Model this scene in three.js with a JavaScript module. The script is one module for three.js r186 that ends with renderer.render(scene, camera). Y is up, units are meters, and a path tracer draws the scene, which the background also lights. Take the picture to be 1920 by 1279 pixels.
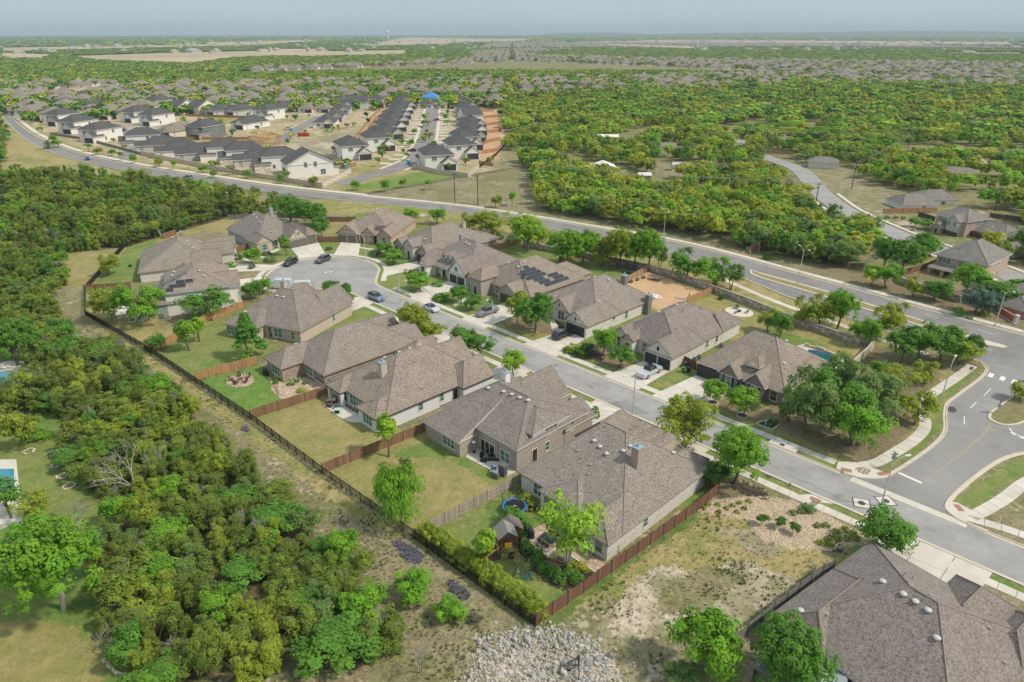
import*as THREE from 'three';
import{mergeGeometries}from 'three/addons/utils/BufferGeometryUtils.js';
import{RoundedBoxGeometry}from 'three/addons/geometries/RoundedBoxGeometry.js';
import{ConvexGeometry}from 'three/addons/geometries/ConvexGeometry.js';
// ---------------------------------------------------------------- camera, sky, sun, exposure
// x runs along the residential street away from the camera, z across it, y up, metres
const scene=new THREE.Scene();
const camera=new THREE.PerspectiveCamera(53.11,1920 / 1279,1,40000);
camera.position.set(0,60,0);
{
const pitch=Math.atan(578.5 / 1280),a=Math.PI*46 / 180;
camera.lookAt(Math.sin(a)*100,60 - Math.tan(pitch)*100,Math.cos(a)*100);
}
const renderer=new THREE.WebGLRenderer({antialias:true});
renderer.toneMapping=THREE.LinearToneMapping;
renderer.toneMappingExposure=1.1;
renderer.shadowMap.enabled=true;
// hazy pale blue sky, nearly even, slightly brighter and whiter high up
{
const W=256,H=128,d=new Float32Array(W*H*4);
for(let y=0;y<H;y++)for(let x=0;x<W;x++){
const el=((y + .5)/ H - .5)*Math.PI,t=Math.max(0,Math.sin(el)),i=(y*W + x)*4;
const k=Math.pow(t,.6),n=.5 + .25*Math.sin(x*.147 + 3*Math.sin(el*9))+ .25*Math.sin(x*.393 + el*31),soft=.985 + .05*n;
d[i]=(.43 + .13*k)*soft;d[i + 1]=(.525 + .10*k)*soft;d[i + 2]=(.58 + .11*k)*soft;d[i + 3]=1;
if(el<-.02){d[i]=.30;d[i + 1]=.31;d[i + 2]=.28;}
}
const sky=new THREE.DataTexture(d,W,H,THREE.RGBAFormat,THREE.FloatType);
sky.mapping=THREE.EquirectangularReflectionMapping;sky.magFilter=THREE.LinearFilter;sky.needsUpdate=true;
scene.background=sky;scene.environment=sky;
}
const sun=new THREE.DirectionalLight(0xfff3e0,3.2);
sun.position.set(-150*.84,165,150*.50);sun.target.position.set(0,0,0);
sun.castShadow=true;sun.shadow.radius=9;
sun.shadow.camera.left=sun.shadow.camera.bottom=-400;sun.shadow.camera.right=sun.shadow.camera.top=400;
sun.shadow.camera.far=1200;sun.shadow.mapSize.set(4096,4096);
scene.add(sun,sun.target);
scene.fog=new THREE.FogExp2(0xb4c6d4,0.000085);
// ---------------------------------------------------------------- helpers
function rng(seed){let s=seed>>>0;return()=>{s=(s + 0x6D2B79F5)|0;let t=Math.imul(s ^ s>>>15,1|s);t=t + Math.imul(t ^ t>>>7,61|t)^ t;return((t ^ t>>>14)>>>0)/ 4294967296;};}
const hash=(x,y)=>{let h=Math.imul(x,374761393)+ Math.imul(y,668265263)|0;h=Math.imul(h ^ h>>>13,1274126177);return((h ^ h>>>16)>>>0)/ 4294967296;};
function noise(x,y){
const xi=Math.floor(x),yi=Math.floor(y),fx=x - xi,fy=y - yi,sx=fx*fx*(3 - 2*fx),sy=fy*fy*(3 - 2*fy);
const a=hash(xi,yi),b=hash(xi + 1,yi),c=hash(xi,yi + 1),e=hash(xi + 1,yi + 1);
return a +(b - a)*sx +(c - a)*sy +(a - b - c + e)*sx*sy;
}
const fbm=(x,y,n=3)=>{let s=0,a=.5,t=0;for(let i=0;i<n;i++){s +=a*noise(x,y);t +=a;x=x*2.03 + 17.1;y=y*2.03 + 5.7;a*=.5;}return s / t;};
const lerp=(a,b,t)=>a +(b - a)*t,clamp=(x,a=0,b=1)=>Math.min(b,Math.max(a,x)),sstep=(a,b,x)=>{const t=clamp((x - a)/(b - a));return t*t*(3 - 2*t);};
const lin2s=(c)=>c<=.0031308?c*12.92:1.055*Math.pow(c,1 / 2.4)- .055;
const S8=new Uint8Array(4097);for(let i=0;i<=4096;i++)S8[i]=Math.round(255*lin2s(i / 4096));
const toS=(c)=>S8[Math.round(clamp(c)*4096)];
const ONES=['first','second','third','fourth','fifth','sixth','seventh','eighth','ninth','tenth','eleventh','twelfth','thirteenth','fourteenth','fifteenth','sixteenth','seventeenth','eighteenth','nineteenth','twentieth'],ORD=[...ONES,...ONES.slice(0,9).map((x)=>'twenty-' + x),'thirtieth',...ONES.slice(0,9).map((x)=>'thirty-' + x)];
const used=new Map();
function numbered(name){const n=used.get(name)??0;used.set(name,n + 1);return n?name + '_' + String(n).padStart(3,'0'):name;}
function tag(o,label,category,group,kind){const d=o.userData={};if(label)d.label=label;if(category)d.category=category;if(group)d.group=group;if(kind)d.kind=kind;return o;}
function top(o,name,label,category,group){o.name=numbered(name);scene.add(o);tag(o,label,category,group);return o;}
function struct(o,name,label){o.name=numbered(name);scene.add(o);o.userData={kind:'structure'};if(label)o.userData.label=label;return o;}
function mesh(geo,mat,name,parent){const m=new THREE.Mesh(geo,mat);m.castShadow=m.receiveShadow=true;if(name)m.name=name;if(parent)parent.add(m);return m;}
function grp(u,v,rot=0,y=0){const g=new THREE.Group();g.position.set(u,y,v);g.rotation.y=rot;return g;}
function cloneOf(src,name,label,category,group){const c=src.clone();top(c,name,label,category,group);return c;}
const std=(r,g,b,rough=.9,extra={})=>{const m=new THREE.MeshStandardMaterial({roughness:rough,...extra});m.color.setRGB(r,g,b);return m;};
// geometry helpers: every geometry is non indexed with position, normal, uv
const ni=(g)=>{const q=g.index?g.toNonIndexed():g;for(const k of Object.keys(q.attributes))if(!['position','normal','uv','color'].includes(k))q.deleteAttribute(k);return q;};
function box(x0,x1,y0,y1,z0,z1){
const g=new THREE.BoxGeometry(x1 - x0,y1 - y0,z1 - z0);g.translate((x0 + x1)/ 2,(y0 + y1)/ 2,(z0 + z1)/ 2);
const q=ni(g),p=q.attributes.position,n=q.attributes.normal,t=q.attributes.uv;
for(let i=0;i<p.count;i++){const ax=Math.abs(n.getX(i)),ay=Math.abs(n.getY(i));if(ay>.5)t.setXY(i,p.getX(i),p.getZ(i));else if(ax>.5)t.setXY(i,p.getZ(i),p.getY(i));else t.setXY(i,p.getX(i),p.getY(i));}
return q;
}
function cyl(r0,r1,y0,y1,x=0,z=0,seg=8){const g=new THREE.CylinderGeometry(r1,r0,y1 - y0,seg);g.translate(x,(y0 + y1)/ 2,z);return ni(g);}
function bar(a,b,r,seg=5,r2=r){
const A=new THREE.Vector3(...a),B=new THREE.Vector3(...b),d=B.clone().sub(A),g=new THREE.CylinderGeometry(r2,r,d.length(),seg);
g.applyQuaternion(new THREE.Quaternion().setFromUnitVectors(new THREE.Vector3(0,1,0),d.clone().normalize()));g.translate((A.x + B.x)/ 2,(A.y + B.y)/ 2,(A.z + B.z)/ 2);
return ni(g);
}
function ball(r,x,y,z,sx=1,sy=1,sz=1,w=10,h=7){const g=new THREE.SphereGeometry(r,w,h);g.scale(sx,sy,sz);g.translate(x,y,z);return ni(g);}
const rot=(g,ax,a)=>{g['rotate' + ax](a);return g;};
const mrg=(a)=>mergeGeometries(a.map(ni));
function polyGeo(tris,uvs){const g=new THREE.BufferGeometry();g.setAttribute('position',new THREE.Float32BufferAttribute(tris,3));g.setAttribute('uv',new THREE.Float32BufferAttribute(uvs,2));g.computeVertexNormals();return g;}
// flat sheet from a list of [u, v] points
function sheet(pts,y,holes){
let c=pts.map((p)=>new THREE.Vector2(p[0],p[1]));if(THREE.ShapeUtils.area(c)<0)c.reverse();
const hs=(holes||[]).map((h)=>{const q=h.map((p)=>new THREE.Vector2(p[0],p[1]));if(THREE.ShapeUtils.area(q)>0)q.reverse();return q;});
const all=[...c,...hs.flat()],pos=[],uv=[];
for(const f of THREE.ShapeUtils.triangulateShape(c,hs))for(const k of[f[0],f[2],f[1]]){pos.push(all[k].x,y,all[k].y);uv.push(all[k].x,all[k].y);}
const g=polyGeo(pos,uv);return g;
}
// prism: a sheet with sides down to y0
function slab(pts,y0,y1){
const g=sheet(pts,y1),pos=[],uv=[];let c=pts.slice();if(THREE.ShapeUtils.area(c.map((p)=>new THREE.Vector2(...p)))<0)c.reverse();
let s=0;for(let i=0;i<c.length;i++){const a=c[i],b=c[(i + 1)% c.length],l=Math.hypot(b[0]- a[0],b[1]- a[1]);
pos.push(a[0],y0,a[1],a[0],y1,a[1],b[0],y1,b[1],a[0],y0,a[1],b[0],y1,b[1],b[0],y0,b[1]);uv.push(s,y0,s,y1,s + l,y1,s,y0,s + l,y1,s + l,y0);s +=l;}
return mrg([g,polyGeo(pos,uv)]);
}
// strip of given half widths along a polyline, [left, right] offsets
function offset(pl,d){
return pl.map((p,i)=>{const a=pl[Math.max(0,i - 1)],b=pl[Math.min(pl.length - 1,i + 1)],dx=b[0]- a[0],dy=b[1]- a[1],l=Math.hypot(dx,dy)||1;return[p[0]- dy / l*d,p[1]+ dx / l*d];});
}
const band=(pl,d0,d1)=>[...offset(pl,d0),...offset(pl,d1).reverse()];
function smooth(pl,n=6){const c=new THREE.CatmullRomCurve3(pl.map((p)=>new THREE.Vector3(p[0],0,p[1])),false,'centripetal');return c.getPoints(n*(pl.length - 1)).map((p)=>[p.x,p.z]);}
function resample(pl,step){const c=new THREE.CurvePath();for(let i=1;i<pl.length;i++)c.add(new THREE.LineCurve3(new THREE.Vector3(pl[i - 1][0],0,pl[i - 1][1]),new THREE.Vector3(pl[i][0],0,pl[i][1])));const L=c.getLength(),n=Math.max(1,Math.round(L / step)),o=[];for(let i=0;i<=n;i++){const p=c.getPointAt(i / n);o.push([p.x,p.z]);}return o;}
const inPoly=(x,y,p)=>{let c=false;for(let i=0,j=p.length - 1;i<p.length;j=i++)if((p[i][1]>y)!==(p[j][1]>y)&&x<(p[j][0]- p[i][0])*(y - p[i][1])/(p[j][1]- p[i][1])+ p[i][0])c=!c;return c;};
function circle(cu,cv,ru,rv=ru,n=20,wob=0,seed=1){const r=rng(seed),o=[];for(let i=0;i<n;i++){const a=i / n*6.2832,k=1 + wob*(r()- .5);o.push([cu + Math.cos(a)*ru*k,cv + Math.sin(a)*rv*k]);}return o;}
function dataTex(W,H,fn,srgb=true,repeat){
const d=new Uint8Array(W*H*4);for(let y=0;y<H;y++)for(let x=0;x<W;x++){const c=fn(x,y),i=(y*W + x)*4;if(srgb){d[i]=toS(c[0]);d[i + 1]=toS(c[1]);d[i + 2]=toS(c[2]);}else{d[i]=d[i + 1]=d[i + 2]=Math.round(255*clamp(c));}d[i + 3]=255;}
const t=new THREE.DataTexture(d,W,H);t.wrapS=t.wrapT=THREE.RepeatWrapping;t.magFilter=THREE.LinearFilter;t.minFilter=THREE.LinearMipmapLinearFilter;t.generateMipmaps=true;if(srgb)t.colorSpace=THREE.SRGBColorSpace;if(repeat)t.repeat.set(...repeat);t.needsUpdate=true;return t;
}
const tnoise=(x,y,p,s)=>{const f=(a,b)=>noise(a + s*31.7,b + s*11.3),u=x*p,v=y*p;const tx=x,ty=y;return(f(u,v)*(1 - tx)*(1 - ty)+ f(u - p,v)*tx*(1 - ty)+ f(u,v - p)*(1 - tx)*ty + f(u - p,v - p)*tx*ty - .5)*1.25 + .5;};
// ---------------------------------------------------------------- ground: what grows where, as painted classes
const CL={scrub:0,green:1,dry:2,litter:3,mulch:4,caliche:5,sand:6,pebble:7,forest:8,bright:9,field:10,flag:11,wood:12,suburb:13,paved:14,meadow:15,clay:16,lush:17,mown:18};
// [colour a, colour b, grain, fleck colour, fleck amount] in linear albedo
const PAL=[
[[.255,.220,.130],[.165,.170,.068],.34,[.44,.38,.29],.15],
[[.128,.205,.040],[.190,.215,.062],.20,[.26,.24,.11],.10],
[[.240,.230,.075],[.310,.255,.110],.18,[.17,.20,.05],.16],
[[.230,.180,.110],[.170,.140,.075],.30,[.20,.19,.08],.2],
[[.040,.030,.024],[.055,.040,.03],.3,[.09,.07,.05],.1],
[[.50,.43,.335],[.27,.24,.15],.34,[.19,.19,.085],.34],
[[.57,.385,.225],[.50,.33,.19],.10,[.4,.28,.17],.08],
[[.50,.40,.285],[.42,.33,.23],.42,[.24,.18,.12],.22],
[[.150,.120,.070],[.115,.110,.048],.3,[.24,.2,.12],.14],
[[.105,.215,.030],[.150,.215,.045],.2,[.22,.24,.07],.08],
[[.46,.37,.24],[.36,.30,.18],.16,[.25,.24,.1],.12],
[[.42,.32,.23],[.35,.26,.19],.2,[.25,.2,.15],.1],
[[.165,.165,.062],[.21,.19,.085],.3,[.3,.25,.15],.15],
[[.45,.355,.235],[.28,.255,.12],.3,[.52,.45,.36],.2],
[[.30,.29,.27],[.27,.26,.245],.12,[.2,.2,.19],.05],
[[.205,.22,.062],[.33,.27,.12],.2,[.36,.29,.16],.14],
[[.50,.30,.17],[.42,.27,.16],.2,[.55,.42,.3],.15],
[[.085,.150,.026],[.125,.170,.040],.2,[.2,.2,.07],.06],
[[.240,.230,.075],[.310,.255,.110],.18,[.17,.20,.05],.16],
];
function classMap(u0,v0,w,h,step,base){
const W=Math.round(w / step),H=Math.round(h / step),m=new Uint8Array(W*H).fill(base);
const o={u0,v0,w,h,step,W,H,m,
paint(c,pts){
let a=1e9,b=-1e9;for(const p of pts){a=Math.min(a,p[1]);b=Math.max(b,p[1]);}
for(let y=Math.max(0,Math.floor((a - v0)/ step));y<=Math.min(H - 1,Math.ceil((b - v0)/ step));y++){
const vv=v0 +(y + .5)*step,xs=[];
for(let i=0,j=pts.length - 1;i<pts.length;j=i++)if((pts[i][1]>vv)!==(pts[j][1]>vv))xs.push((pts[j][0]- pts[i][0])*(vv - pts[i][1])/(pts[j][1]- pts[i][1])+ pts[i][0]);
xs.sort((p,q)=>p - q);
for(let k=0;k + 1<xs.length;k +=2)for(let x=Math.max(0,Math.round((xs[k]- u0)/ step));x<Math.min(W,Math.round((xs[k + 1]- u0)/ step));x++)m[y*W + x]=c;
}
return o;
},
at(u,v){const x=Math.floor((u - u0)/ step),y=Math.floor((v - v0)/ step);return x<0||y<0||x>=W||y>=H?-1:m[y*W + x];},
};
return o;
}
function groundTexture(cm,scale,wob){
const{W,H,m,step}=cm,d=new Uint8Array(W*H*4);
for(let y=0;y<H;y++)for(let x=0;x<W;x++){
const uu=x*step,vv=y*step;
const jx=(noise(uu / wob*1.1,vv / wob*1.1)- .5)*wob*.55 / step,jy=(noise(uu / wob*1.1 + 91,vv / wob*1.1 + 13)- .5)*wob*.55 / step;
const hx=(hash(x>>2,y>>2)- .5 +(noise(uu / wob*4.3,vv / wob*4.3)- .5)*1.6)*wob*.62 / step,hy=(noise(uu / wob*4.3 + 37,vv / wob*4.3 + 71)- .5)*wob*1.3 / step;
const c=PAL[m[clamp(Math.round(y + jy + hy),0,H - 1)*W + clamp(Math.round(x + jx + hx),0,W - 1)]];
const big=fbm(uu /(9*scale),vv /(9*scale),3),mid=noise(uu /(1.6*scale)+ 40,vv /(1.6*scale)),fine=noise(uu /(.42*scale),vv /(.42*scale)+ 77),px=hash(x,y);
const t=clamp(sstep(.3,.7,big*.62 + mid*.38)+(c===PAL[18]?.3*Math.sin((uu*.95 + vv*.3)*5.2 + 2*big):0)),g=1 + c[2]*((fine - .5)*1.5 +(px - .5)*1.15 +(mid - .5)*.5);
const fl=sstep(1 - c[4]*1.15,1.06 - c[4],fine*.5 + noise(uu /(3.1*scale)+ 9,vv /(3.1*scale))*.62)*.8,i=(y*W + x)*4;
for(let k=0;k<3;k++)d[i + k]=toS(lerp(lerp(c[0][k],c[1][k],t)*g,c[3][k],fl));
d[i + 3]=255;
}
const tx=new THREE.DataTexture(d,W,H);tx.magFilter=THREE.LinearFilter;tx.minFilter=THREE.LinearMipmapLinearFilter;tx.generateMipmaps=true;tx.colorSpace=THREE.SRGBColorSpace;tx.needsUpdate=true;return tx;
}
// street edges, measured: kerb lines of the residential street
const vFar=(u)=>95.05 - .0255*u,vNear=(u)=>86.95 - .0245*u;
const far=classMap(-600,-600,17000,17000,8.3,CL.wood);
far.paint(CL.suburb,[[1012.63,156.66],[1006.02,237.42],[963.43,335.88],[856.58,392.18],[933.59,490.17],[1135.29,470.66],[1436.56,809.17],[1551.73,1186.88],[1852.77,1640.76],[2067.6,2114.76],[1358.3,2152.8],[506.56,2532.7],[208.99,1089.41],[440.17,968.23],[539.57,521.05],[568.21,266.13],[721.69,107.19]]);
far.paint(CL.suburb,[[2244.65,1931.42],[3530.21,3312.73],[3901.93,6161.99],[1311.12,6435.06],[710.19,3520.4],[1529.79,3307.96],[2211.54,2261.91]]);
far.paint(CL.wood,[[1527.7,1475.28],[2053.82,2425.23],[1329.88,2878.69],[532.22,2657.17],[351.33,1779.79],[741.06,1614.32],[1069.76,1463.8]]);
far.paint(CL.wood,[[1436.56,809.17],[1815.39,1494.93],[1591.52,1409.19],[1356.75,1166.61],[1266.1,832.52],[1285.5,678.11]]);
far.paint(CL.field,[[942.47,184.47],[1098.61,286.4],[1118.34,369.25],[1177.16,471.08],[1000.4,420.99],[867.81,283.8],[820.1,176.86]]);
far.paint(CL.field,[[2365.73,537.11],[2525.68,849.24],[2582.97,1202.12],[2929.97,1364.91],[2716.52,1585.94],[1856.36,1064.57],[1823.63,789.69],[1521.03,568.52],[1838.78,477.59]]);
far.paint(CL.field,[[3924.74,651.8],[4473.32,1985.74],[3538.16,1622.72],[3067.26,700.62],[2965.33,488.67]]);
far.paint(CL.field,[[3607.49,2277.14],[8937.54,6369.48],[5295.95,5571.9],[3625.77,3603.07],[3151.5,2486.21],[2901.95,1887.05]]);
far.paint(CL.field,[[4974.58,1817.03],[6263.84,3336.84],[4996.2,3108.54],[3325.45,1448.49]]);
far.paint(CL.field,[[2362.16,1213.23],[2345.42,1692.86],[1729.8,1266],[1747.69,924.95]]);
far.paint(CL.field,[[2965.33,488.67],[2551.41,566.23],[2074.21,423.65],[2145.96,349.36]]);
far.paint(CL.caliche,[[3509.7,4647.86],[4253.76,5797.65],[3295.12,6058.81],[2583.95,4681.91]]);
far.paint(CL.caliche,[[1653.73,3574.1],[1840.32,4107.11],[1321.96,4380.76],[1157.1,3693.88]]);
far.paint(CL.field,[[2385.55,2816.28],[2756.53,3446.52],[1870.84,3144.44],[1573.58,2492.12]]);
far.paint(CL.field,[[867.56,837.79],[911.55,946.6],[727.29,983.04],[619.03,850.29],[707.46,724.33]]);
far.paint(CL.clay,[[625.79,998.26],[621.2,1192.91],[511.87,1160],[450.5,990.42],[525.62,879.75]]);
far.paint(CL.field,[[721.87,2460.78],[777.29,2754.45],[591.86,2946.47],[506.56,2532.7]]);
const mid=classMap(-40,-40,1240,1240,.62,CL.wood);
mid.paint(CL.meadow,[[383.56,49.7],[747.43,111.56],[479.46,86.62],[384.04,93.72],[303.8,113.53],[238.16,137.01],[214.65,140.92],[203.92,129.12],[236.76,118.03],[260.51,112.53],[302.61,97.41],[340.96,81.7],[372.34,70.34]]);
mid.paint(CL.meadow,[[564.83,80.52],[1221.38,192.15],[617.74,109.09],[443.01,110.16],[347.6,131.46],[273.51,158.39],[238.02,209.44],[258.86,249.98],[184.75,187.02],[175.6,169.57],[214.65,140.92],[238.16,137.01],[303.8,113.53],[384.04,93.72]]);
mid.paint(CL.suburb,[[798.56,120.26],[1119.04,174.75],[892.7,409.13],[745.2,719.63],[656.07,777.54],[510,1118.17],[286.18,1463.81],[198,1036.13],[411.74,907.18],[456.93,732.1],[503.33,597.49],[517.12,490.59],[335.89,317.59],[260.77,248],[233.77,213.84],[226.03,195.71],[300.96,206.38],[282.23,163.66],[267.68,144.47],[333.53,125.7],[422.81,104.53],[528.55,99.93]]);
mid.paint(CL.field,[[925.18,170.81],[989.63,216.37],[980.54,290.44],[998.57,328.39],[928.06,280.13],[862.43,186.72]]);
mid.paint(CL.meadow,[[260.99,148.23],[263.6,168.64],[274.96,194.29],[252.92,209.17],[225.81,213.05],[197.28,187.55],[229.14,171.97],[251.95,145.35]]);
mid.paint(CL.meadow,[[260.28,142.76],[291.47,169.25],[305.9,196.65],[313.87,222.46],[283.74,224.22],[253.35,184.53],[251.85,160.86]]);
mid.paint(CL.bright,[[257.84,151.49],[263.37,174.15],[266.06,195.56],[226.64,212.18],[201.57,191.64],[227.48,170.69]]);
mid.paint(CL.scrub,[[235.47,212.08],[289.5,269.12],[268.02,264.82],[210.73,211.55],[186.04,188.32],[195.89,186.22]]);
mid.paint(CL.scrub,[[150.33,340],[144.04,368.88],[103.08,314.92],[86.74,316.43],[68.81,282.45],[49.25,314.65],[35.8,249.42],[60.4,223.94],[95.79,254.51],[130.43,303.11]]);
mid.paint(CL.scrub,[[203.64,280.53],[203.36,307.45],[188.57,309.13],[163.2,296.29],[159.22,280.24],[175.36,270.67]]);
mid.paint(CL.caliche,[[352.63,152.87],[367.35,174.94],[402.51,206.54],[409.94,240.9],[418.6,271.29],[351.23,219.41],[311.15,169.2],[295.83,149.57],[324.79,142.69]]);
mid.paint(CL.clay,[[325.84,180.62],[372.6,218.32],[431.23,275.21],[527.61,352.22],[513.97,353.32],[412.98,277.11],[349.09,221.62],[318.19,188.54]]);
mid.paint(CL.clay,[[256.49,225.81],[345.81,307.31],[462.2,406.93],[452.03,417.46],[336.13,317.34],[263.65,245.02]]);
mid.paint(CL.caliche,[[479.88,126.43],[513.15,173.39],[559.64,178.69],[589.76,162.09],[559.3,142.6]]);
mid.paint(CL.green,[[413.21,155.23],[420.71,187.69],[386.62,168.55],[386.41,147.35]]);
mid.paint(CL.meadow,[[605.86,215.3],[548.51,230.33],[504.86,235.41],[513.99,207.31]]);
mid.paint(CL.scrub,[[438.79,87.98],[363.94,102.15],[305.15,118.78],[236.54,136.02],[212.55,139.49],[169.25,148.48],[133.1,161.06],[151.21,155.68],[177.09,143.35],[225.71,129.47],[321.05,97.31]]);
const near=classMap(-24,-46,268,280,.14,CL.forest);
near.paint(CL.scrub,[[-24,6],[60,6],[44,30],[52,36],[62,34],[70,36],[85,34],[112,33],[135,31],[160,24],[185,26],[200,34],[196,60],[176,36],[122,36.5],[38.4,41],[37,84],[-24,84]]);
near.paint(CL.scrub,[[-24,40],[60,36],[122,33],[170,24],[200,30],[240,80],[240,232],[-24,232]]);
near.paint(CL.meadow,[[265.34,128.52],[227.1,144.47],[192.74,158.81],[160.72,165.4],[163.27,143.18],[203.92,129.12],[217.13,124.28],[237.54,118.44],[259.62,112.12],[270.89,108.55]]);
near.paint(CL.dry,[[236.01,35.85],[230.39,47.92],[228.82,55.21],[233.68,67.52],[244.36,94.95],[233.89,98.08],[218.79,85.7],[232.68,80.83],[219.45,67.4],[203.93,53.07],[185.99,43.45],[193.55,35.62],[211.14,32.39]]);
near.paint(CL.green,[[225.43,54.65],[233.02,67.29],[203.93,53.07],[190.13,47.96],[193.08,36.11]]);
near.paint(CL.dry,[[192.24,35.28],[174.32,47.27],[153.51,40.17],[154.42,60.08],[143.1,35.05],[174.69,30.8]]);
near.paint(CL.green,[[143.1,35.05],[153.19,58.87],[133.32,52.86],[126.84,55.66],[122.98,48.01],[123.92,36.84]]);
near.paint(CL.bright,[[123.56,36.9],[122.52,47.8],[114.67,50.57],[102.28,52.59],[103.68,38]]);
near.paint(CL.mown,[[103.21,37.98],[101.74,52.28],[86.61,51.44],[79.35,57.02],[80.3,38.8]]);
near.paint(CL.dry,[[80.19,38.92],[79.09,56.82],[78.57,59.77],[58.43,59.15],[59.07,42.34],[59.37,39.78]]);
near.paint(CL.green,[[77.17,48.11],[77.53,55.63],[69.47,56.71],[59.79,57.74],[60,54.73],[69.83,54.87]]);
near.paint(CL.green,[[59,42.11],[58.24,58.96],[51.45,55.79],[39.31,53.53],[37.08,53.86],[38.52,40.91],[59.11,39.76]]);
// lots on the street side
near.paint(CL.green,[[37,70],[145,62],[150,83],[37,86]]);
near.paint(CL.green,[[27,94],[150,91],[150,150],[60,152],[27,106]]);
near.paint(CL.dry,[[24,97.5],[44,97.5],[62,97.5],[62,100],[42,106],[42,128],[62,132],[62,152],[27,150],[22,128]]);
near.paint(CL.litter,[[24,98.6],[44,98.6],[44,106],[41,118],[40,128],[46,152],[30,150],[24,130]]);
near.paint(CL.litter,[[32,99],[43,100],[42,112],[34,114]]);
near.paint(CL.litter,[[63.5,97],[72,97],[73,103],[63.5,103.5]]);
near.paint(CL.litter,[[27,80],[37,80.5],[44,82.6],[44,79],[37,76]]);
near.paint(CL.green,[[145,62],[160,68],[150,83],[148,92],[165,102],[182,97],[182,75],[215,80],[215,135],[150,140]]);
near.paint(CL.dry,[[231.12,87.4],[235.34,98.75],[197.95,81.5],[202.43,76.87]]);
near.paint(CL.dry,[[193.93,100.66],[213.65,115.82],[205.9,123.85],[186.5,105.76]]);
near.paint(CL.meadow,[[213.2,135.27],[176.01,149.57],[148.98,153.41],[126.38,155.62],[105.47,155.02],[83.1,152.86],[60.54,147.6],[49.19,144.02],[40.64,144.92],[30.31,151.11],[62.68,157.63],[82.59,165.51],[117.44,164.88],[135.88,166.97],[184.23,151.68]]);
near.paint(CL.litter,[[138.38,147.22],[104.58,152.53],[83.1,152.86],[40.44,144.37],[26.64,145.05],[28.06,140.26],[35.94,132.11],[48,141.21],[81.1,152.07],[120.65,146.38]]);
near.paint(CL.dry,[[80.65,139.02],[81,149.35],[40.64,144.92],[39.73,131.5],[51.51,133.66],[60.23,136.77],[63.01,125.66]]);
near.paint(CL.green,[[62.22,126.48],[61.39,139.02],[46.85,138.49],[50.33,131.12],[56.17,128.84]]);
near.paint(CL.sand,[[101.3,136.36],[102.86,151.64],[82.15,148.73],[80.43,127.47],[93.64,132.96]]);
near.paint(CL.scrub,[[115.69,179.09],[91.78,185.21],[74.71,183.47],[46.52,181.76],[30.1,176.81],[21.33,179.21],[29.78,220.2],[49.21,206.53],[69.47,199.37],[99.79,199.9]]);
near.paint(CL.dry,[[55.8,209.96],[53.93,224.39],[37.5,206.01],[41.41,193.17],[50.18,192.88]]);
near.paint(CL.litter,[[74.71,183.47],[46.52,181.76],[30.1,176.81],[20.96,177.44],[25.83,201.04],[48.45,204.05],[69.47,199.37]]);
// vacant lot with the gravel bed
near.paint(CL.scrub,[[-24,36],[38,40.5],[37,82],[14,82],[20,58],[14,50],[-24,50]]);
near.paint(CL.meadow,[[38.32,41.12],[36.7,69.75],[35.83,74.47],[24.57,75.81],[20.01,74.86],[23.9,60.76],[27.3,53.84],[35.11,50.33]]);
near.paint(CL.lush,[[38.32,41.12],[37.09,73.34],[35.55,73.58],[37.15,51.88],[36.98,42.73]]);
near.paint(CL.caliche,[[34.84,53.03],[34.27,58.75],[31.02,60.8],[27.41,67.2],[21.15,68.45],[22.72,58.59],[26.46,52.55],[29.67,47.13],[32.94,44.78]]);
near.paint(CL.scrub,[[32.2,55.76],[30.15,63.02],[26.03,64.66],[26.88,54.28],[30.25,51.9]]);
near.paint(CL.caliche,[[33.89,69.18],[27.96,73.8],[25.08,72.39],[26.49,68.15],[30.36,69.82]]);
near.paint(CL.pebble,[[37.07,71],[36.54,74.94],[33.77,78.85],[31.79,81.26],[27.87,82.89],[25.49,83.49],[17.44,81.74],[19.34,79.77],[20.62,76.3],[23.66,73.86],[27.7,71.84],[31.26,74.26],[34.36,72.67]]);
near.paint(CL.litter,[[38.17,75.53],[33.85,83.66],[31.91,81.49],[36.54,74.94]]);
near.paint(CL.green,[[19.84,72.9],[19.14,79.25],[17.05,80.7],[17.24,74.42]]);
// strip between the wood and the iron fence
near.paint(CL.caliche,[[63.31,32.8],[58.99,33.15],[53.25,31.54],[48.12,30.11],[40,28.86],[41.32,32.07],[48.31,33.2],[58.08,34.1]]);
near.paint(CL.caliche,[[42.63,26.13],[43.07,34.29],[40.48,39.1],[32.48,44.22],[26.85,42.47]]);
near.paint(CL.meadow,[[47.4,38.8],[41.59,40.16],[39.14,40.27],[40.77,37.73],[44.95,36.68]]);
near.paint(CL.bright,[[59.76,39.38],[56.7,39.64],[39.72,40.43],[39.14,40.27],[43.42,39.39],[53.04,39.31]]);
near.paint(CL.dry,[[104.38,35.51],[84.07,36.48],[76.05,37.21],[79.42,37.42],[118.56,35.73],[134.26,33.61],[152.28,33.23],[170.11,31.82],[155.44,29.95],[131.85,32.79]]);
near.paint(CL.scrub,[[174.69,30.8],[122.54,36.11],[80.33,38.38],[59.2,39.66],[38.4,40.61],[37.37,31.58],[35.44,25.2],[40.47,26.52],[46.22,27.49],[51.53,28.2],[57.2,29.87],[62.93,31.79],[67.96,30.59],[75.11,29.33],[82.59,29.54],[94.1,29.74],[103.18,30.69],[115.53,31.26],[132.81,30.18],[153.24,28.32],[169.16,28.31]]);
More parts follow.
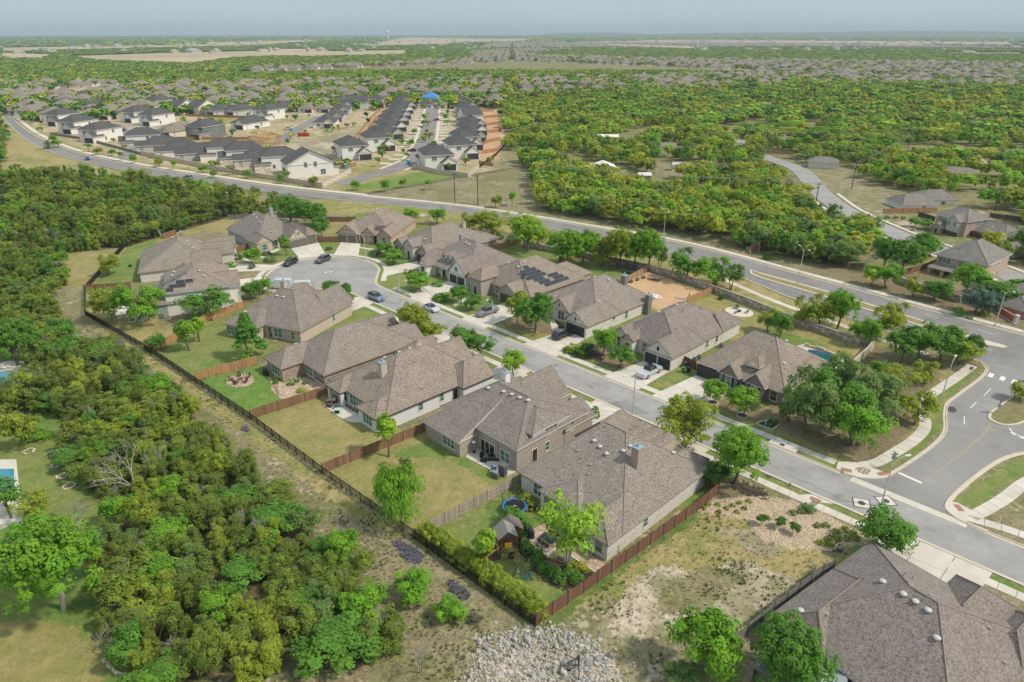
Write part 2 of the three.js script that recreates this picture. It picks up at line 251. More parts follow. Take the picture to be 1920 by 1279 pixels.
near.paint(CL.meadow,[[168.45,30.83],[121.68,35.77],[79.73,38.04],[60.24,38.88],[64.91,37.06],[78.21,35.87],[101.88,34.41],[124.09,32.98],[149.48,30.32]]);
// open lawns of the houses inside the wood, lower left
near.paint(CL.green,[[132.62,2.58],[131.62,15.14],[122.01,14.78],[109.37,12.28],[92.4,13.38],[79.15,8.39],[70.4,7.04],[61.97,6.11],[52.67,4.39],[65.8,-9.2]]);
near.paint(CL.dry,[[82.55,-4.47],[77.65,1.7],[73.06,4.29],[66.41,5.12],[61.12,1.77],[68.99,-6.38]]);
near.paint(CL.lush,[[166.42,12.78],[161.8,17.56],[152.44,14.78],[156.07,11.02]]);
// beds
const BEDS=[
[CL.mulch,circle(74.9,49.3,.95,.8)],[CL.mulch,circle(118.2,43.6,1.5,1.3)],[CL.mulch,circle(34.4,80.6,3,1.4,16,.3,3)],
[CL.mulch,[[49.6,49.3],[48,47.6],[45,46.8],[42.5,46.2],[40.5,46.6],[38.4,48.6],[39,51.9],[43.1,51.6],[45,49.4],[46.5,50]]],
[CL.mulch,[[57,56.5],[52.4,55.7],[52.9,54.4],[55,54.8],[57.2,55.6]]],[CL.mulch,[[19.5,77.5],[21.6,80.6],[22.9,79.5],[21,76]]],
[CL.mulch,[[44.4,104.6],[51,104.9],[51,102.6],[47,101.8],[44.4,102]]],[CL.litter,[[91.4,96.8],[104,96.5],[104,107],[99,107.5],[92,103.5]]],
[CL.dry,[[99.5,96.5],[92,96.6],[92,101]]],[CL.litter,[[71,97.2],[82.6,97],[82.6,105.5],[71,103.5]]],[CL.mulch,[[83,104],[81,98],[76,97.4],[77,101]]],
[CL.litter,[[54,98],[60,98],[54,103]]],[CL.litter,[[44,98],[52,98],[50,104],[44,104]]],
[CL.mulch,[[92,103.4],[98,105.6],[98,107.8],[92,106]]],[CL.litter,[[104,96.6],[106,96.6],[106,108],[103,107]]],
];
for(const[c,p]of BEDS)near.paint(c,p);
near.paint(CL.green,[[27,vFar(27)+ .1],[142,vFar(142)+ .1],[142,vFar(142)+ 1.5],[27,vFar(27)+ 1.5]]);
near.paint(CL.green,[[-20,vNear(-20)- .1],[150,vNear(150)- .1],[150,vNear(150)- 1.6],[-20,vNear(-20)- 1.6]]);
near.paint(CL.green,[[22,100],[23.6,100],[21.6,112],[21.8,117.6],[24.6,128],[23.4,148],[22,148],[23,129],[20.4,118],[20.4,112]]);
near.paint(CL.green,[[12.8,99],[11,112],[9.6,117],[7.6,121],[6.4,118],[8.2,111],[10.4,99.5]]);
const classAt=(u,v)=>{let c=near.at(u,v);if(c>=0)return c;c=mid.at(u,v);return c>=0?c:far.at(u,v);};
{
const gm=(tx,bump)=>{const m=new THREE.MeshStandardMaterial({map:tx,roughness:1});if(bump){m.bumpMap=bump;m.bumpScale=.09;}return m;};
const bumpT=dataTex(512,512,(x,y)=>.55*hash(x,y)+ .45*hash(x>>1,y>>1),false,[268 / 40,280 / 40]);
const plate=(cm,y,mat,hole)=>{
const g=new THREE.PlaneGeometry(cm.w,cm.h);g.rotateX(Math.PI / 2);const q=ni(g);
const p=q.attributes.position,t=q.attributes.uv;for(let i=0;i<p.count;i++)t.setXY(i,p.getX(i)/ cm.w + .5,p.getZ(i)/ cm.h + .5);
for(let i=0;i<p.count;i +=3){const s=[p.getX(i + 1),p.getZ(i + 1),t.getX(i + 1),t.getY(i + 1)];p.setXYZ(i + 1,p.getX(i + 2),0,p.getZ(i + 2));t.setXY(i + 1,t.getX(i + 2),t.getY(i + 2));p.setXYZ(i + 2,s[0],0,s[1]);t.setXY(i + 2,s[2],s[3]);}
q.computeVertexNormals();q.translate(cm.u0 + cm.w / 2,y,cm.v0 + cm.h / 2);
return mesh(q,mat);
};
struct(plate(near,0,gm(groundTexture(near,1,1.1),bumpT)),'ground','lawns, bare soil and scrub around the houses');
struct(plate(mid,-.12,gm(groundTexture(mid,4,4))),'ground_outer','scrub and building land beyond the main road');
struct(plate(far,-.5,gm(groundTexture(far,40,30))),'plain','flat wooded plain reaching the horizon');
}
// ---------------------------------------------------------------- roads, kerbs, walks
const grain=(s,amp,blotch)=>(x,y)=>{const a=x / 512,b=y / 512;return 1 + amp*(hash(x,y)- .5)+ blotch*(tnoise(a,b,5,s)- .5)+ blotch*.6*(tnoise(a,b,23,s + 3)- .5);};
const asphaltTex=(r,g,b,seed,rep)=>{const f=grain(seed,.26,.30);return dataTex(512,512,(x,y)=>{const k=f(x,y)*(tnoise(x / 512,y / 512,9,seed + 7)>.80?.93:1);return[r*k,g*k,b*k];},true,[1 / rep,1 / rep]);};
const matStreet=new THREE.MeshStandardMaterial({map:asphaltTex(.300,.296,.292,1,19),roughness:.95});
const matMain=new THREE.MeshStandardMaterial({map:asphaltTex(.215,.208,.205,2,23),roughness:.95});
const concTex=(r,g,b,s)=>{const f=grain(s,.12,.16);return dataTex(512,512,(x,y)=>{const k=f(x,y);return[r*k,g*k,b*k];},true,[1 / 5,1 / 5]);};
const matConc=[0,1,2].map((i)=>new THREE.MeshStandardMaterial({map:concTex([.60,.565,.55][i],[.565,.53,.515][i],[.51,.475,.46][i],4 + i),roughness:.95}));
const matKerb=new THREE.MeshStandardMaterial({map:concTex(.56,.50,.41,9),roughness:.95});
const matWhite=std(.72,.71,.68,.9),matYellow=std(.40,.34,.21,.9),matTar=std(.06,.06,.062,.9),matIron=std(.09,.075,.07,.7),matStain=std(.19,.187,.184,.9),matRedPad=std(.36,.17,.12,.95);
const matStone=std(.36,.28,.22,1);
const nearStraight=[];for(let u=-24;u<=140;u +=4)nearStraight.push([u,vNear(u)]);
const farStraight=[];for(let u=138;u>=27;u -=3)farStraight.push([u,vFar(u)]);
const bulb=smooth([[140,vNear(140)],[147,82.9],[152,79.8],[156.5,74.4],[163,71.4],[171,73.0],[176.5,78.4],[179,86],[177.3,92.8],[172.5,98.8],[164,101.5],[156.8,99.9],[151,95.4],[146,92.0],[138,vFar(138)]],5);
const streetOutline=[...nearStraight,...bulb.slice(1,-1),...farStraight];
{
const closing=[[24,94.5],[10,94.7],[-24,vFar(-24)]];
struct(mesh(sheet([...streetOutline,...closing],.02),matStreet),'residential_street','pale grey residential street ending in a turning circle');
const left=smooth([[26.5,94.45],[24,95.4],[22,97.6],[21.2,101],[19.6,113],[19.7,118.6],[21.4,124.6],[22.3,129.2],[21.9,134.5],[21.2,149.8],[23.2,152.8],[27,154]],5);
const right=smooth([[8,94.85],[11.4,95],[13.2,96.2],[13.6,98.6],[11.9,112.6],[10.5,117.7],[8.4,121.6],[3.5,127],[0,133],[-4,148],[-8,153]],5);
struct(mesh(sheet([...left,...right.slice().reverse()],.024),new THREE.MeshStandardMaterial({map:asphaltTex(.265,.260,.256,5,31),roughness:.95})),'entrance_road','short entrance road between the residential street and the main road');
struct(mesh(sheet([[25.2,94.6],[10.2,95],[10.2,93.7],[25.2,93.2]],.032),matConc[1]),'valley_gutter','pale concrete gutter strip across the junction mouth');
const S=smooth([[-40,152],[10,153.2],[25.5,154],[37,154.6],[50,157],[65,159.8],[82,165.2],[95,169.6],[110,170.6],[130,169],[159,164],[175,161.5],[192,157],[225,143.5],[260,128],[304,113],[358,98],[423,86.8],[500,85.4],[600,93],[712,105.5],[900,132]],6);
const N=smooth([[-40,172],[0,173.6],[20,174.6],[44,176.4],[56,178],[73,179.3],[93,181.4],[108,182],[122,181],[143,176.8],[167,172],[182,168.6],[200,163.6],[233,149.4],[270,134.4],[319,120],[380,104.6],[451,94.5],[544,95.2],[640,103],[775,116],[900,141]],6);
struct(mesh(sheet([...S,...N.slice().reverse()],.012),matMain),'main_road','grey main road sweeping past the subdivision');
// kerbs: raised strips with a flat gutter pan toward the road
const kerb=(pl,side,name,lab)=>{const q=pl,g=mrg([slab(band(q,0,side*.18),0,.14),slab(band(q,-side*.42,0),0,.032)]);struct(mesh(g,matKerb),name,lab);};
kerb(nearStraight.filter((p)=>p[0]>-22).concat(bulb.slice(1,30)),-1,'kerb','pale concrete kerb on the garden fence side of the street');
kerb(bulb.slice(29,-1).concat(farStraight),-1,'kerb','pale concrete kerb on the far side of the street');
kerb(left,1,'kerb','pale concrete kerb beside the oak grove corner');
kerb(right.slice(0,-6),-1,'kerb','pale concrete kerb on the outer side of the entrance road');
kerb([[-22,vFar(-22)],[0,vFar(0)],[7.5,94.8],[10.5,94.95]],1,'kerb','pale concrete kerb past the junction');
kerb(S.filter((p)=>p[0]>27),-1,'kerb','pale concrete kerb on the near side of the main road');
kerb(N,1,'kerb','pale concrete kerb on the wooded side of the main road');
// entrance island and main road median
const isl=smooth([[16.4,130.4],[15.8,128],[13.9,127.4],[12,129.4],[10.6,136],[10,147],[12,148.6],[14.2,147],[15,141],[16.4,130.4]],4);
struct(mesh(slab(isl,0,.16),matKerb),'traffic_island','kerbed island splitting the entrance road');
struct(mesh(sheet(offset(isl,-.35).length?isl.map(([a,b])=>[13.3 +(a - 13.3)*.86,138 +(b - 138)*.955]):[],.165),new THREE.MeshStandardMaterial({map:dataTex(128,128,(x,y)=>{const k=.8 + .4*hash(x,y),t=noise(x / 14,y / 14);return[lerp(.15,.25,t)*k,lerp(.16,.2,t)*k,lerp(.05,.12,t)*k];},true,[.25,.25]),roughness:1})),'island_turf','patchy turf on the traffic island');
const med=[[84.26,172.9],[80.12,172.55],[62.03,171.25],[52.91,169.82],[42.33,168.34],[27.16,165.2],[21.99,165.01],[21.09,164.4],[21.95,163.13],[27.54,162],[41.87,164.17],[51.81,165.34],[61.47,166.83],[77.97,168.41],[82.23,169.72]];
struct(mesh(slab(med,0,.15),matKerb),'median_kerb','kerb of the long main road median');
const cm_=[[83.39,172.47],[79.68,171.71],[61.69,170.47],[52.63,169.07],[42.1,167.63],[31.41,165.76],[30.79,163.48],[42.09,164.85],[52.09,166.05],[61.8,167.58],[78.39,169.22],[82.05,170.56]];
struct(mesh(sheet(cm_,.156),new THREE.MeshStandardMaterial({map:dataTex(128,128,(x,y)=>{const k=.8 + .4*hash(x,y),t=noise(x / 9,y / 9);return[lerp(.2,.3,t)*k,lerp(.19,.24,t)*k,lerp(.07,.12,t)*k];},true,[.2,.2]),roughness:1})),'median_turf','dry turf along the main road median');
// sidewalks: separate slabs with joints
function walk(pl,d0,d1,step,name,lab){
const g=new THREE.Group();struct(g,name,lab);const q=resample(pl,step),a=offset(q,d0),b=offset(q,d1);
for(let i=0;i + 1<q.length;i++){const cut=(p,r,t)=>[lerp(p[0],r[0],t),lerp(p[1],r[1],t)],k=.016;mesh(slab([cut(a[i],a[i + 1],k),cut(a[i],a[i + 1],1 - k),cut(b[i],b[i + 1],1 - k),cut(b[i],b[i + 1],k)],-.02,.055 + .006*hash(i,name.length)),matConc[Math.floor(hash(i,7)*2.99)],'slab',g);}
}
const nearWalk=[];for(let u=26;u<=150;u +=4)nearWalk.push([u,vNear(u)- 1.55]);
const farWalk=[];for(let u=28.5;u<=142;u +=4)farWalk.push([u,vFar(u)+ 1.35]);
walk(nearWalk,0,-1.45,1.9,'sidewalk','sidewalk in front of the garden side houses');
walk([[27,vNear(27)- 1.55],[20,84.9],[-20,86]],0,1.45,1.9,'sidewalk','sidewalk beside the gravel bed');
walk(farWalk,0,1.45,1.9,'sidewalk','sidewalk on the far side of the street');
const arc=bulb.slice(52).reverse();walk(bulb.slice(18,64),1.1*-1,-2.5,1.9,'sidewalk','curved sidewalk around the turning circle');
const cw=smooth([[25.5,98.4],[24.3,100.5],[23.4,105],[22.4,112],[22.5,117.6],[24.2,122.5],[25.6,128],[25.2,134],[24.4,141],[23.8,149.5]],5);
walk(cw,.9,-.9,1.9,'sidewalk','winding sidewalk past the oak grove');
walk(smooth([[10.4,96.6],[9.5,99.6],[8.2,105],[7.2,111],[5.6,115.4],[1,120.6],[-4,126]],5),.9,-.9,1.9,'sidewalk','sidewalk beside the outer lawn');
walk([[10.6,96.2],[6.2,97.4],[1,97.8],[-16,98.4]],.8,-.8,1.9,'sidewalk','sidewalk leading right past the junction');
walk(N.filter((p)=>p[0]<240&&p[0]>14),1.1,3.0,4.5,'sidewalk','broad path on the wooded side of the main road');
struct(mesh(sheet(band(N.filter((p)=>p[0]>=238),1.6,4.4),.05),matConc[0]),'footpath','pale path along the main road past the new houses');
walk(S.filter((p)=>p[0]<96&&p[0]>30),-4.6,-6.2,3,'sidewalk','path between the stone wall and the main road');
// corner aprons with red tactile pads
struct(mesh(slab([[28.4,96.9],[26.8,98.6],[24.9,98.9],[21.9,99.2],[22.2,97.4],[24.2,95.3],[27.8,94.9]],0,.05),matConc[0]),'corner_apron','concrete corner apron with stone inlay');
struct(mesh(slab([[13.8,98.2],[13.5,96],[11.3,94.9],[9.6,95.9],[10.4,98.2],[12.6,98.9]],0,.05),matConc[1]),'corner_apron','concrete corner apron on the outer corner');
struct(mesh(slab([[27.6,83.9],[29.4,83.9],[27.6,86.1],[24.4,86.2]],0,.05),matConc[0]),'corner_apron','concrete ramp beside the gravel bed');
const pads=[[26.6,95.6,.35],[22.5,98.5,1.1],[26.7,85.2,.1],[12.1,97.7,-.8],[23.9,150.6,.2]];
pads.forEach(([u,v,r],i)=>{const g=box(-.75,.75,.05,.066,-.4,.4);const o=mesh(g,matRedPad);o.position.set(u,0,v);o.rotation.y=r;struct(o,'tactile_paving',['red tactile pad toward the residential street','red tactile pad toward the entrance road','red tactile pad beside the gravel bed','red tactile pad on the outer corner','red tactile pad at the main road corner'][i]);});
const R=rng(5),st=[];for(let i=0;i<60;i++){const u=24.0 + R()*1.7,v=96.5 + R()*1.9;if(inPoly(u,v,[[25.9,96.7],[24.6,96.3],[23.6,96.7],[23.7,98.2],[25.3,98.1]]))st.push(ball(.13 + R()*.1,u,.06,v,1,.6,1,5,3));}
struct(mesh(mrg(st),matStone),'cobble_inlay','brown cobbles set in the corner apron').userData.kind='structure';
struct(mesh(mrg(Array.from({length:90},()=>ball(.14 + R()*.12,23.2 + R()*2.6,.05,150.6 + R()*2.2,1,.6,1,5,3))),matStone),'cobble_inlay','brown cobbles at the main road corner');
// markings
const mark=(pts,mat,name,lab,y=.034)=>struct(mesh(sheet(pts,y),mat),name,lab);
mark([[20.9,100.8],[17.6,100.5],[17.62,100.0],[20.9,100.3]],matWhite,'stop_line','white stop line at the junction');
const yl=smooth([[17.4,100.7],[16.6,108],[15.6,116],[15.1,123],[15.3,126.8]],4);
mark(band(yl,-.13,-.05),matYellow,'centre_line','left stripe of the double yellow line');mark(band(yl,.05,.13),matYellow,'centre_line','right stripe of the double yellow line');
mark(band([[15.2,123.4],[13.2,126.6]],-.06,.06),matYellow,'hatching','yellow hatching at the island nose');
for(let i=0;i<3;i++)mark([[20.4 - i*1.9,146.3],[19.6 - i*1.9,146.2],[19.7 - i*1.9,148.3],[20.5 - i*1.9,148.4]],matWhite,'crossing_bar',['white crossing bar nearest the corner','middle white crossing bar','white crossing bar nearest the island'][i]);
for(const[a,b,l]of[[[18.7,137],[18.6,141],'white lane dash nearest the crossing'],[[19.1,130],[18.95,133.4],'white lane dash beside the island nose'],[[18.2,123.2],[19.0,126.2],'white lane dash farthest from the crossing']])mark(band([a,b],-.07,.07),matWhite,'lane_dash',l);
// turn arrows
const arrow=(u,v,r,lab,s=1)=>{const p=[[-.12,-1.5],[.12,-1.5],[.12,.3],[.55,.3],[0,1.5],[-.55,.3],[-.12,.3]].map(([a,b])=>[u + s*(a*Math.cos(r)- b*Math.sin(r)),v + s*(a*Math.sin(r)+ b*Math.cos(r))]);mark(p,matWhite,'road_arrow',lab);};
{const a1=[10.86,125.6],a2=[12.04,126.26];arrow(a2[0],a2[1],2.6,'white left arrow by the entrance island',.8);arrow(a1[0],a1[1],2.0,'white right arrow by the entrance island',.8);const a3=[28.51,163.39];arrow(a3[0],a3[1],1.6,'white arrow on the main road turn lane',1.1);}
mark([[38.2,165.7],[35.87,164.58],[36.03,162.25],[38.19,163.93]],matWhite,'road_lettering','white painted word block on the main road',.03);
mark(band([[40.46,163.36],[35.69,162.18],[32.4,161.82]],-.07,.07),matWhite,'lane_line','white edge stripe of the turn lane',.03);
mark(band([[32.31,161.5],[27.69,161.44],[22.83,160.34]],-.07,.07),matWhite,'lane_line','white stripe running to the median nose',.03);
for(const[a,b,l]of[[[39.47,172.73],[36.35,171.72],'white lane dash north of the median, left one'],[[28.17,170.83],[25.15,170.15],'white lane dash north of the median, right one']])mark(band([a,b],-.07,.07),matWhite,'lane_dash',l,.03);
const ml=offset(resample(S.filter((p)=>p[0]>118&&p[0]<520),3),4.6);
mark(band(ml,-.18,-.06),matYellow,'centre_line','left yellow stripe of the main road',.026);mark(band(ml,.06,.18),matYellow,'centre_line','right yellow stripe of the main road',.026);
// manholes with pale collars
const manhole=(u,v,r,lab)=>{const g=grp(u,v,r,0);top(g,'manhole',lab,'manhole','manholes in the street');mesh(box(-1.15,1.15,.02,.034,-1.15,1.15),matTar,'seal',g);mesh(box(-1,1,.02,.045,-1,1),matConc[0],'collar',g);mesh(cyl(.5,.5,.02,.058,0,0,18),matIron,'cover',g);};
manhole(163.5,87.8,.3,'round manhole in the turning circle');{const a=[21.86,89.11],b=[19.71,92.03];manhole(a[0],a[1],.5,'manhole with pale collar nearer the gravel bed');manhole(b[0],b[1],.9,'manhole with pale collar behind the lamp post');}
{const a=[33.96,85.82];top(mesh(cyl(.45,.45,.03,.07,a[0],a[1],16),matIron),'manhole','small dark manhole in the kerb beside the bright tree','manhole','manholes in the street');const b=[21.29,127.24];mark(circle(b[0],b[1],.8,1.1,14,.3),matTar,'road_patch','dark tar patch on the entrance road');}
// storm inlet
{const g=grp(36.2,vFar(36.2)+ .2,.025);top(g,'storm_drain','kerb storm drain with pale slab and dark slot','storm drain');mesh(box(-2.2,2.2,.02,.20,0,1.3),matConc[0],'slab',g);mesh(box(-1.9,1.9,.035,.125,-.03,0),matTar,'slot',g);mesh(cyl(.4,.4,.2,.215,.2,.7,14),matIron,'cover',g);}
// asphalt repair patch
mark([[58.6,vNear(58)+ .5],[64.5,vNear(64)+ .5],[62.6,vNear(62)+ 3.4],[56.9,vNear(57)+ 2.6]],new THREE.MeshStandardMaterial({map:asphaltTex(.225,.23,.24,11,9),roughness:.95}),'road_patch','darker asphalt patch in the street',.0245);
{const R2=rng(44);for(let i=0;i<11;i++){const u=20 + i*11.5 + R2()*5,v0=lerp(vNear(u),vFar(u),.12 + .3*R2()),pl=[];let a=u,b=v0;for(let k=0;k<7;k++){pl.push([a,b]);a +=.5 + R2()*1.6;b +=(R2()- .42)*.95;}mark(band(smooth(pl,3),-.03,.03),matTar,'crack_seal','thin dark tar seam wandering along the street',.0235);}for(let i=0;i<9;i++){const u=30 + R2()*115,c=circle(u,lerp(vNear(u),vFar(u),.25 + .5*R2()),.3 + .5*R2(),.2 + .2*R2(),12,.5,i + 3);mark(c,matStain,'oil_stain','small dark oil stain on the street',.0225);}}
// driveways of slabs with joints: quads given as near-garage edge and street edge
function drive(q,n,m,label){
const g=new THREE.Group();struct(g,'driveway',label);const P4=(s,t)=>{const a=[lerp(q[0][0],q[1][0],s),lerp(q[0][1],q[1][1],s)],b=[lerp(q[3][0],q[2][0],s),lerp(q[3][1],q[2][1],s)];return[lerp(a[0],b[0],t),lerp(a[1],b[1],t)];};
for(let i=0;i<n;i++)for(let j=0;j<m;j++){const e=.0035,s0=i / n + e,s1=(i + 1)/ n - e,t0=j / m + e*.6,t1=(j + 1)/ m - e*.6;mesh(slab([P4(s0,t0),P4(s1,t0),P4(s1,t1),P4(s0,t1)],-.02,.068 + .004*hash(i*7 + j,m)),matConc[Math.floor(hash(i*3 + 1,j*5 + n)*2.99)],'slab',g);}
}
drive([[53.9,106.4],[59.4,106.4],[60.6,vFar(60)+ .1],[53.6,vFar(54)+ .1]],2,4,'driveway of the dark brick corner house');
drive([[63.9,104.6],[70.1,104.6],[71.6,vFar(71)+ .1],[63.6,vFar(63)+ .1]],2,4,'driveway with the silver pickup');
drive([[85.4,104.6],[91.3,104.6],[92.8,vFar(92)+ .1],[83.6,vFar(84)+ .1]],2,4,'driveway with the black car');
drive([[106,108.4],[113,108.4],[112.6,vFar(112)+ .1],[104.6,vFar(105)+ .1]],2,4,'driveway with the grey pickup');
drive([[128,107.2],[134.6,107.2],[136,99],[129,97]],2,2,'driveway of the white gabled house');drive([[136.2,98.8],[129,96.9],[123.5,vFar(124)+ .1],[131.5,vFar(131)+ .1]],2,2,'driveway apron of the white gabled house');
drive([[148.4,111.6],[154.6,111.6],[156,101],[150,96.6]],2,3,'driveway beside the three dormer house');
drive([[191.4,91.2],[191.5,100.6],[179.8,96.2],[180.4,88.2]],2,3,'wide driveway of the triple garage house');
drive([[186.9,105.8],[181.3,109.4],[170.4,101.7],[176.2,96.8]],2,3,'driveway of the brick house at the turning circle');
drive([[184,66],[190,72],[178.6,81],[176.2,77]],2,2,'driveway of the house with front shutters');drive([[172.4,57],[176,64],[172.6,72.8],[165.5,70.9]],2,2,'driveway of the solar panel house');
drive([[83,76],[88.4,76],[88.6,vNear(88)- .05],[82.6,vNear(82)- .05]],2,3,'driveway of the white rear porch house');drive([[61,78],[66.4,78],[66.6,vNear(66)- .05],[60.6,vNear(60)- .05]],2,3,'driveway of the brick arch house');
drive([[104.6,76],[110.6,76],[110.8,vNear(110)- .05],[104,vNear(104)- .05]],2,3,'driveway of the fire pit house');drive([[44,79],[52,79.5],[52.3,vNear(52)- .05],[43.8,vNear(43)- .05]],2,2,'driveway of the big chimney house');
drive([[133.6,74],[139.6,72],[141.6,vNear(141)- .05],[135,vNear(135)- .05]],2,3,'driveway of the tan brick house');drive([[5.8,79.4],[17.2,77.2],[17.6,vNear(17)- .05],[5.4,vNear(5)- .05]],3,2,'driveway of the lower right house');
// small front walks
const fw=(pts,lab)=>struct(mesh(slab(pts,-.02,.06),matConc[1]),'front_walk',lab);
fw([[52,98.5],[53.6,98.5],[53,103.9],[51.4,103.9]],'front walk of the dark brick corner house');fw([[72.6,104.4],[75.4,105.2],[75.2,103.9],[70.4,103.2]],'front walk of the silver pickup house');fw([[93,102.2],[98.4,106.8],[97.2,107.4],[91.6,103.4]],'front walk of the black car house');
fw([[119.6,96.6],[121,96.6],[122.8,104],[121.2,104]],'front walk of the tower porch house');fw([[136.4,101],[143,98.4],[143.6,99.8],[137,102.4]],'front walk of the white gabled house');fw([[188.4,80.5],[190,80.2],[194.6,88],[193.2,89]],'front walk of the triple garage house');fw([[177.8,106.4],[179,107],[169.6,110.6],[169,109.2]],'front walk of the brick turning circle house');fw([[187.2,77.4],[188.2,76.4],[195.4,74.8],[195.8,76.2]],'front walk of the shuttered house');
}
// ---------------------------------------------------------------- house kit
function shingleTex(seed,pal){
const N=1024,rows=64,rh=N / rows,cells=[],R=rng(seed);
for(let r=0;r<rows;r++){const c=[];let x=0,col=pal[0];while(x<N){const w=9 + R()*21,q=R();col=q<.42?pal[0]:q<.76?pal[1]:q<.94?pal[2]:pal[3];x +=w;c.push([Math.min(x,N),col,.9 + .2*R()]);}cells.push(c);}
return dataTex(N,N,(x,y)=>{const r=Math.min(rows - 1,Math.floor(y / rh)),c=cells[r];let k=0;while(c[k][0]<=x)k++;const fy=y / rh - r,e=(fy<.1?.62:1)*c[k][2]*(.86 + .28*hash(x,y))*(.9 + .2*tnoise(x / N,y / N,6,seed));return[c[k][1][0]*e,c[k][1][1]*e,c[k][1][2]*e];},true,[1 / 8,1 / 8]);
}
const PALB=[[.292,.258,.226],[.232,.202,.176],[.160,.137,.120],[.250,.198,.170]];
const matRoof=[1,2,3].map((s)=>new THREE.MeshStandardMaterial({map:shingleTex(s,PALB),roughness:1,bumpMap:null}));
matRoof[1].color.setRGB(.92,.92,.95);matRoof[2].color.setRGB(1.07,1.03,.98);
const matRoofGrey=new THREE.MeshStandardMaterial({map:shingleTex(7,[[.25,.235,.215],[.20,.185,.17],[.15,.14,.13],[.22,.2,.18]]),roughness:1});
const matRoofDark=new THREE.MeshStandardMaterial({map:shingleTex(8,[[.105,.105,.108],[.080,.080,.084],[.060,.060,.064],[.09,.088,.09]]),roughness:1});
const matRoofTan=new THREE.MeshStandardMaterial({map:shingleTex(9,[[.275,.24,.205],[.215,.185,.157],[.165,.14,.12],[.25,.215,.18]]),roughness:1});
const matRidge=std(.25,.212,.182,1),matRidgeDark=std(.09,.09,.094,1);
function brickTex(seed,cols,mortar){
const N=512,rows=32,rh=16,bw=42.67;const R=rng(seed),tone=[];for(let i=0;i<500;i++){const c=cols[Math.floor(R()*cols.length)],k=.82 + .36*R();tone.push(c.map((v)=>v*k));}
return dataTex(N,N,(x,y)=>{const r=Math.floor(y / rh),xx=x +(r % 2)*bw / 2,b=Math.floor(xx / bw)% 12,m=(y % rh)<2.4||(xx % bw)<2.4;const c=m?mortar:tone[(r*12 + b)% 500],e=.88 + .24*hash(x,y);return[c[0]*e,c[1]*e,c[2]*e];},true,[1 / 2.6,1 / 2.6]);
}
function stoneTex(seed,cols,mortar,N=512){
const R=rng(seed),rows=[];let y=0;while(y<N){const h=22 + R()*30,c=[];let x=0;while(x<N){const w=34 + R()*70;x +=w;const q=cols[Math.floor(R()*cols.length)],k=.72 + .5*R();c.push([Math.min(N,x),q.map((v)=>v*k)]);}y +=h;rows.push([Math.min(N,y),c]);}
return dataTex(N,N,(x,y)=>{let r=0;while(rows[r][0]<=y)r++;const c=rows[r][1];let k=0;const wx=(x + 6*(noise(x / 19,y / 19)- .5)+ N)% N;while(c[k][0]<=wx)k++;const l=k?c[k - 1][0]:0,t=r?rows[r - 1][0]:0,m=wx - l<4||y - t<4 + 3*(noise(x / 12,3.1)- .5),q=m?mortar:c[k][1],e=.82 + .36*hash(x,y)*.6 + .2*noise(x / 9,y / 9);return[q[0]*e,q[1]*e,q[2]*e];},true,[1 / 4.2,1 / 4.2]);
}
const wallM=(t,r=.95)=>new THREE.MeshStandardMaterial({map:t,roughness:r});
const plaster=(r,g,b,s)=>wallM(dataTex(256,256,(x,y)=>{const k=.94 + .08*hash(x,y)+ .07*(tnoise(x / 256,y / 256,4,s)- .5);return[r*k,g*k,b*k];},true,[1 / 6,1 / 6]));
const WM={
brown:wallM(brickTex(1,[[.30,.20,.15],[.36,.27,.21],[.24,.16,.13],[.40,.32,.26]],[.46,.41,.35])),
grey:wallM(brickTex(2,[[.34,.30,.27],[.26,.23,.21],[.42,.38,.34],[.3,.24,.2]],[.50,.46,.42])),
tan:wallM(brickTex(3,[[.50,.42,.35],[.43,.35,.29],[.56,.49,.42],[.38,.3,.25]],[.58,.53,.47])),
pink:wallM(brickTex(4,[[.46,.32,.25],[.38,.25,.19],[.54,.42,.34],[.33,.22,.18]],[.56,.5,.43])),
white:wallM(brickTex(5,[[.66,.64,.60],[.58,.56,.53],[.70,.68,.64],[.44,.42,.41]],[.68,.66,.62])),
slate:wallM(brickTex(6,[[.19,.175,.17],[.15,.135,.13],[.24,.22,.21],[.2,.16,.14]],[.27,.25,.24])),
ledge:wallM(stoneTex(7,[[.62,.58,.52],[.54,.50,.46],[.66,.62,.58],[.46,.42,.38]],[.38,.35,.31])),
cream:plaster(.66,.62,.54,1),paint:plaster(.66,.68,.71,2),paleGrey:plaster(.47,.47,.46,3),tanStucco:plaster(.50,.44,.36,4),snow:plaster(.74,.73,.70,5),greenGrey:plaster(.17,.20,.20,6),bluegrey:plaster(.34,.37,.41,7),
};
const matTrim=std(.68,.66,.62,.6),matTrimDark=std(.055,.05,.048,.6),matTrimTan=std(.38,.31,.24,.7),matTrimBlue=std(.42,.50,.56,.6);
const matGlass=new THREE.MeshPhysicalMaterial({roughness:.12,metalness:0,clearcoat:.6});matGlass.color.setRGB(.055,.16,.14);
const matGlassDark=new THREE.MeshPhysicalMaterial({roughness:.1,clearcoat:.6});matGlassDark.color.setRGB(.022,.03,.032);
const matGlassBlue=new THREE.MeshPhysicalMaterial({roughness:.1,clearcoat:.6});matGlassBlue.color.setRGB(.05,.10,.13);
const matDoor=std(.06,.035,.024,.5),matShutter=std(.03,.03,.032,.7),matGarDark=std(.042,.042,.045,.6),matGarGreen=std(.14,.145,.12,.6),matGarBrown=std(.075,.055,.045,.6);
const matVent=std(.50,.50,.49,.6),matPipe=std(.30,.27,.24,.7),matMetalBlue=std(.33,.42,.5,.45,{metalness:.3}),matGalv=std(.42,.43,.44,.45,{metalness:.6});
const matSolar=new THREE.MeshPhysicalMaterial({roughness:.22,clearcoat:.5});matSolar.color.setRGB(.016,.018,.026);
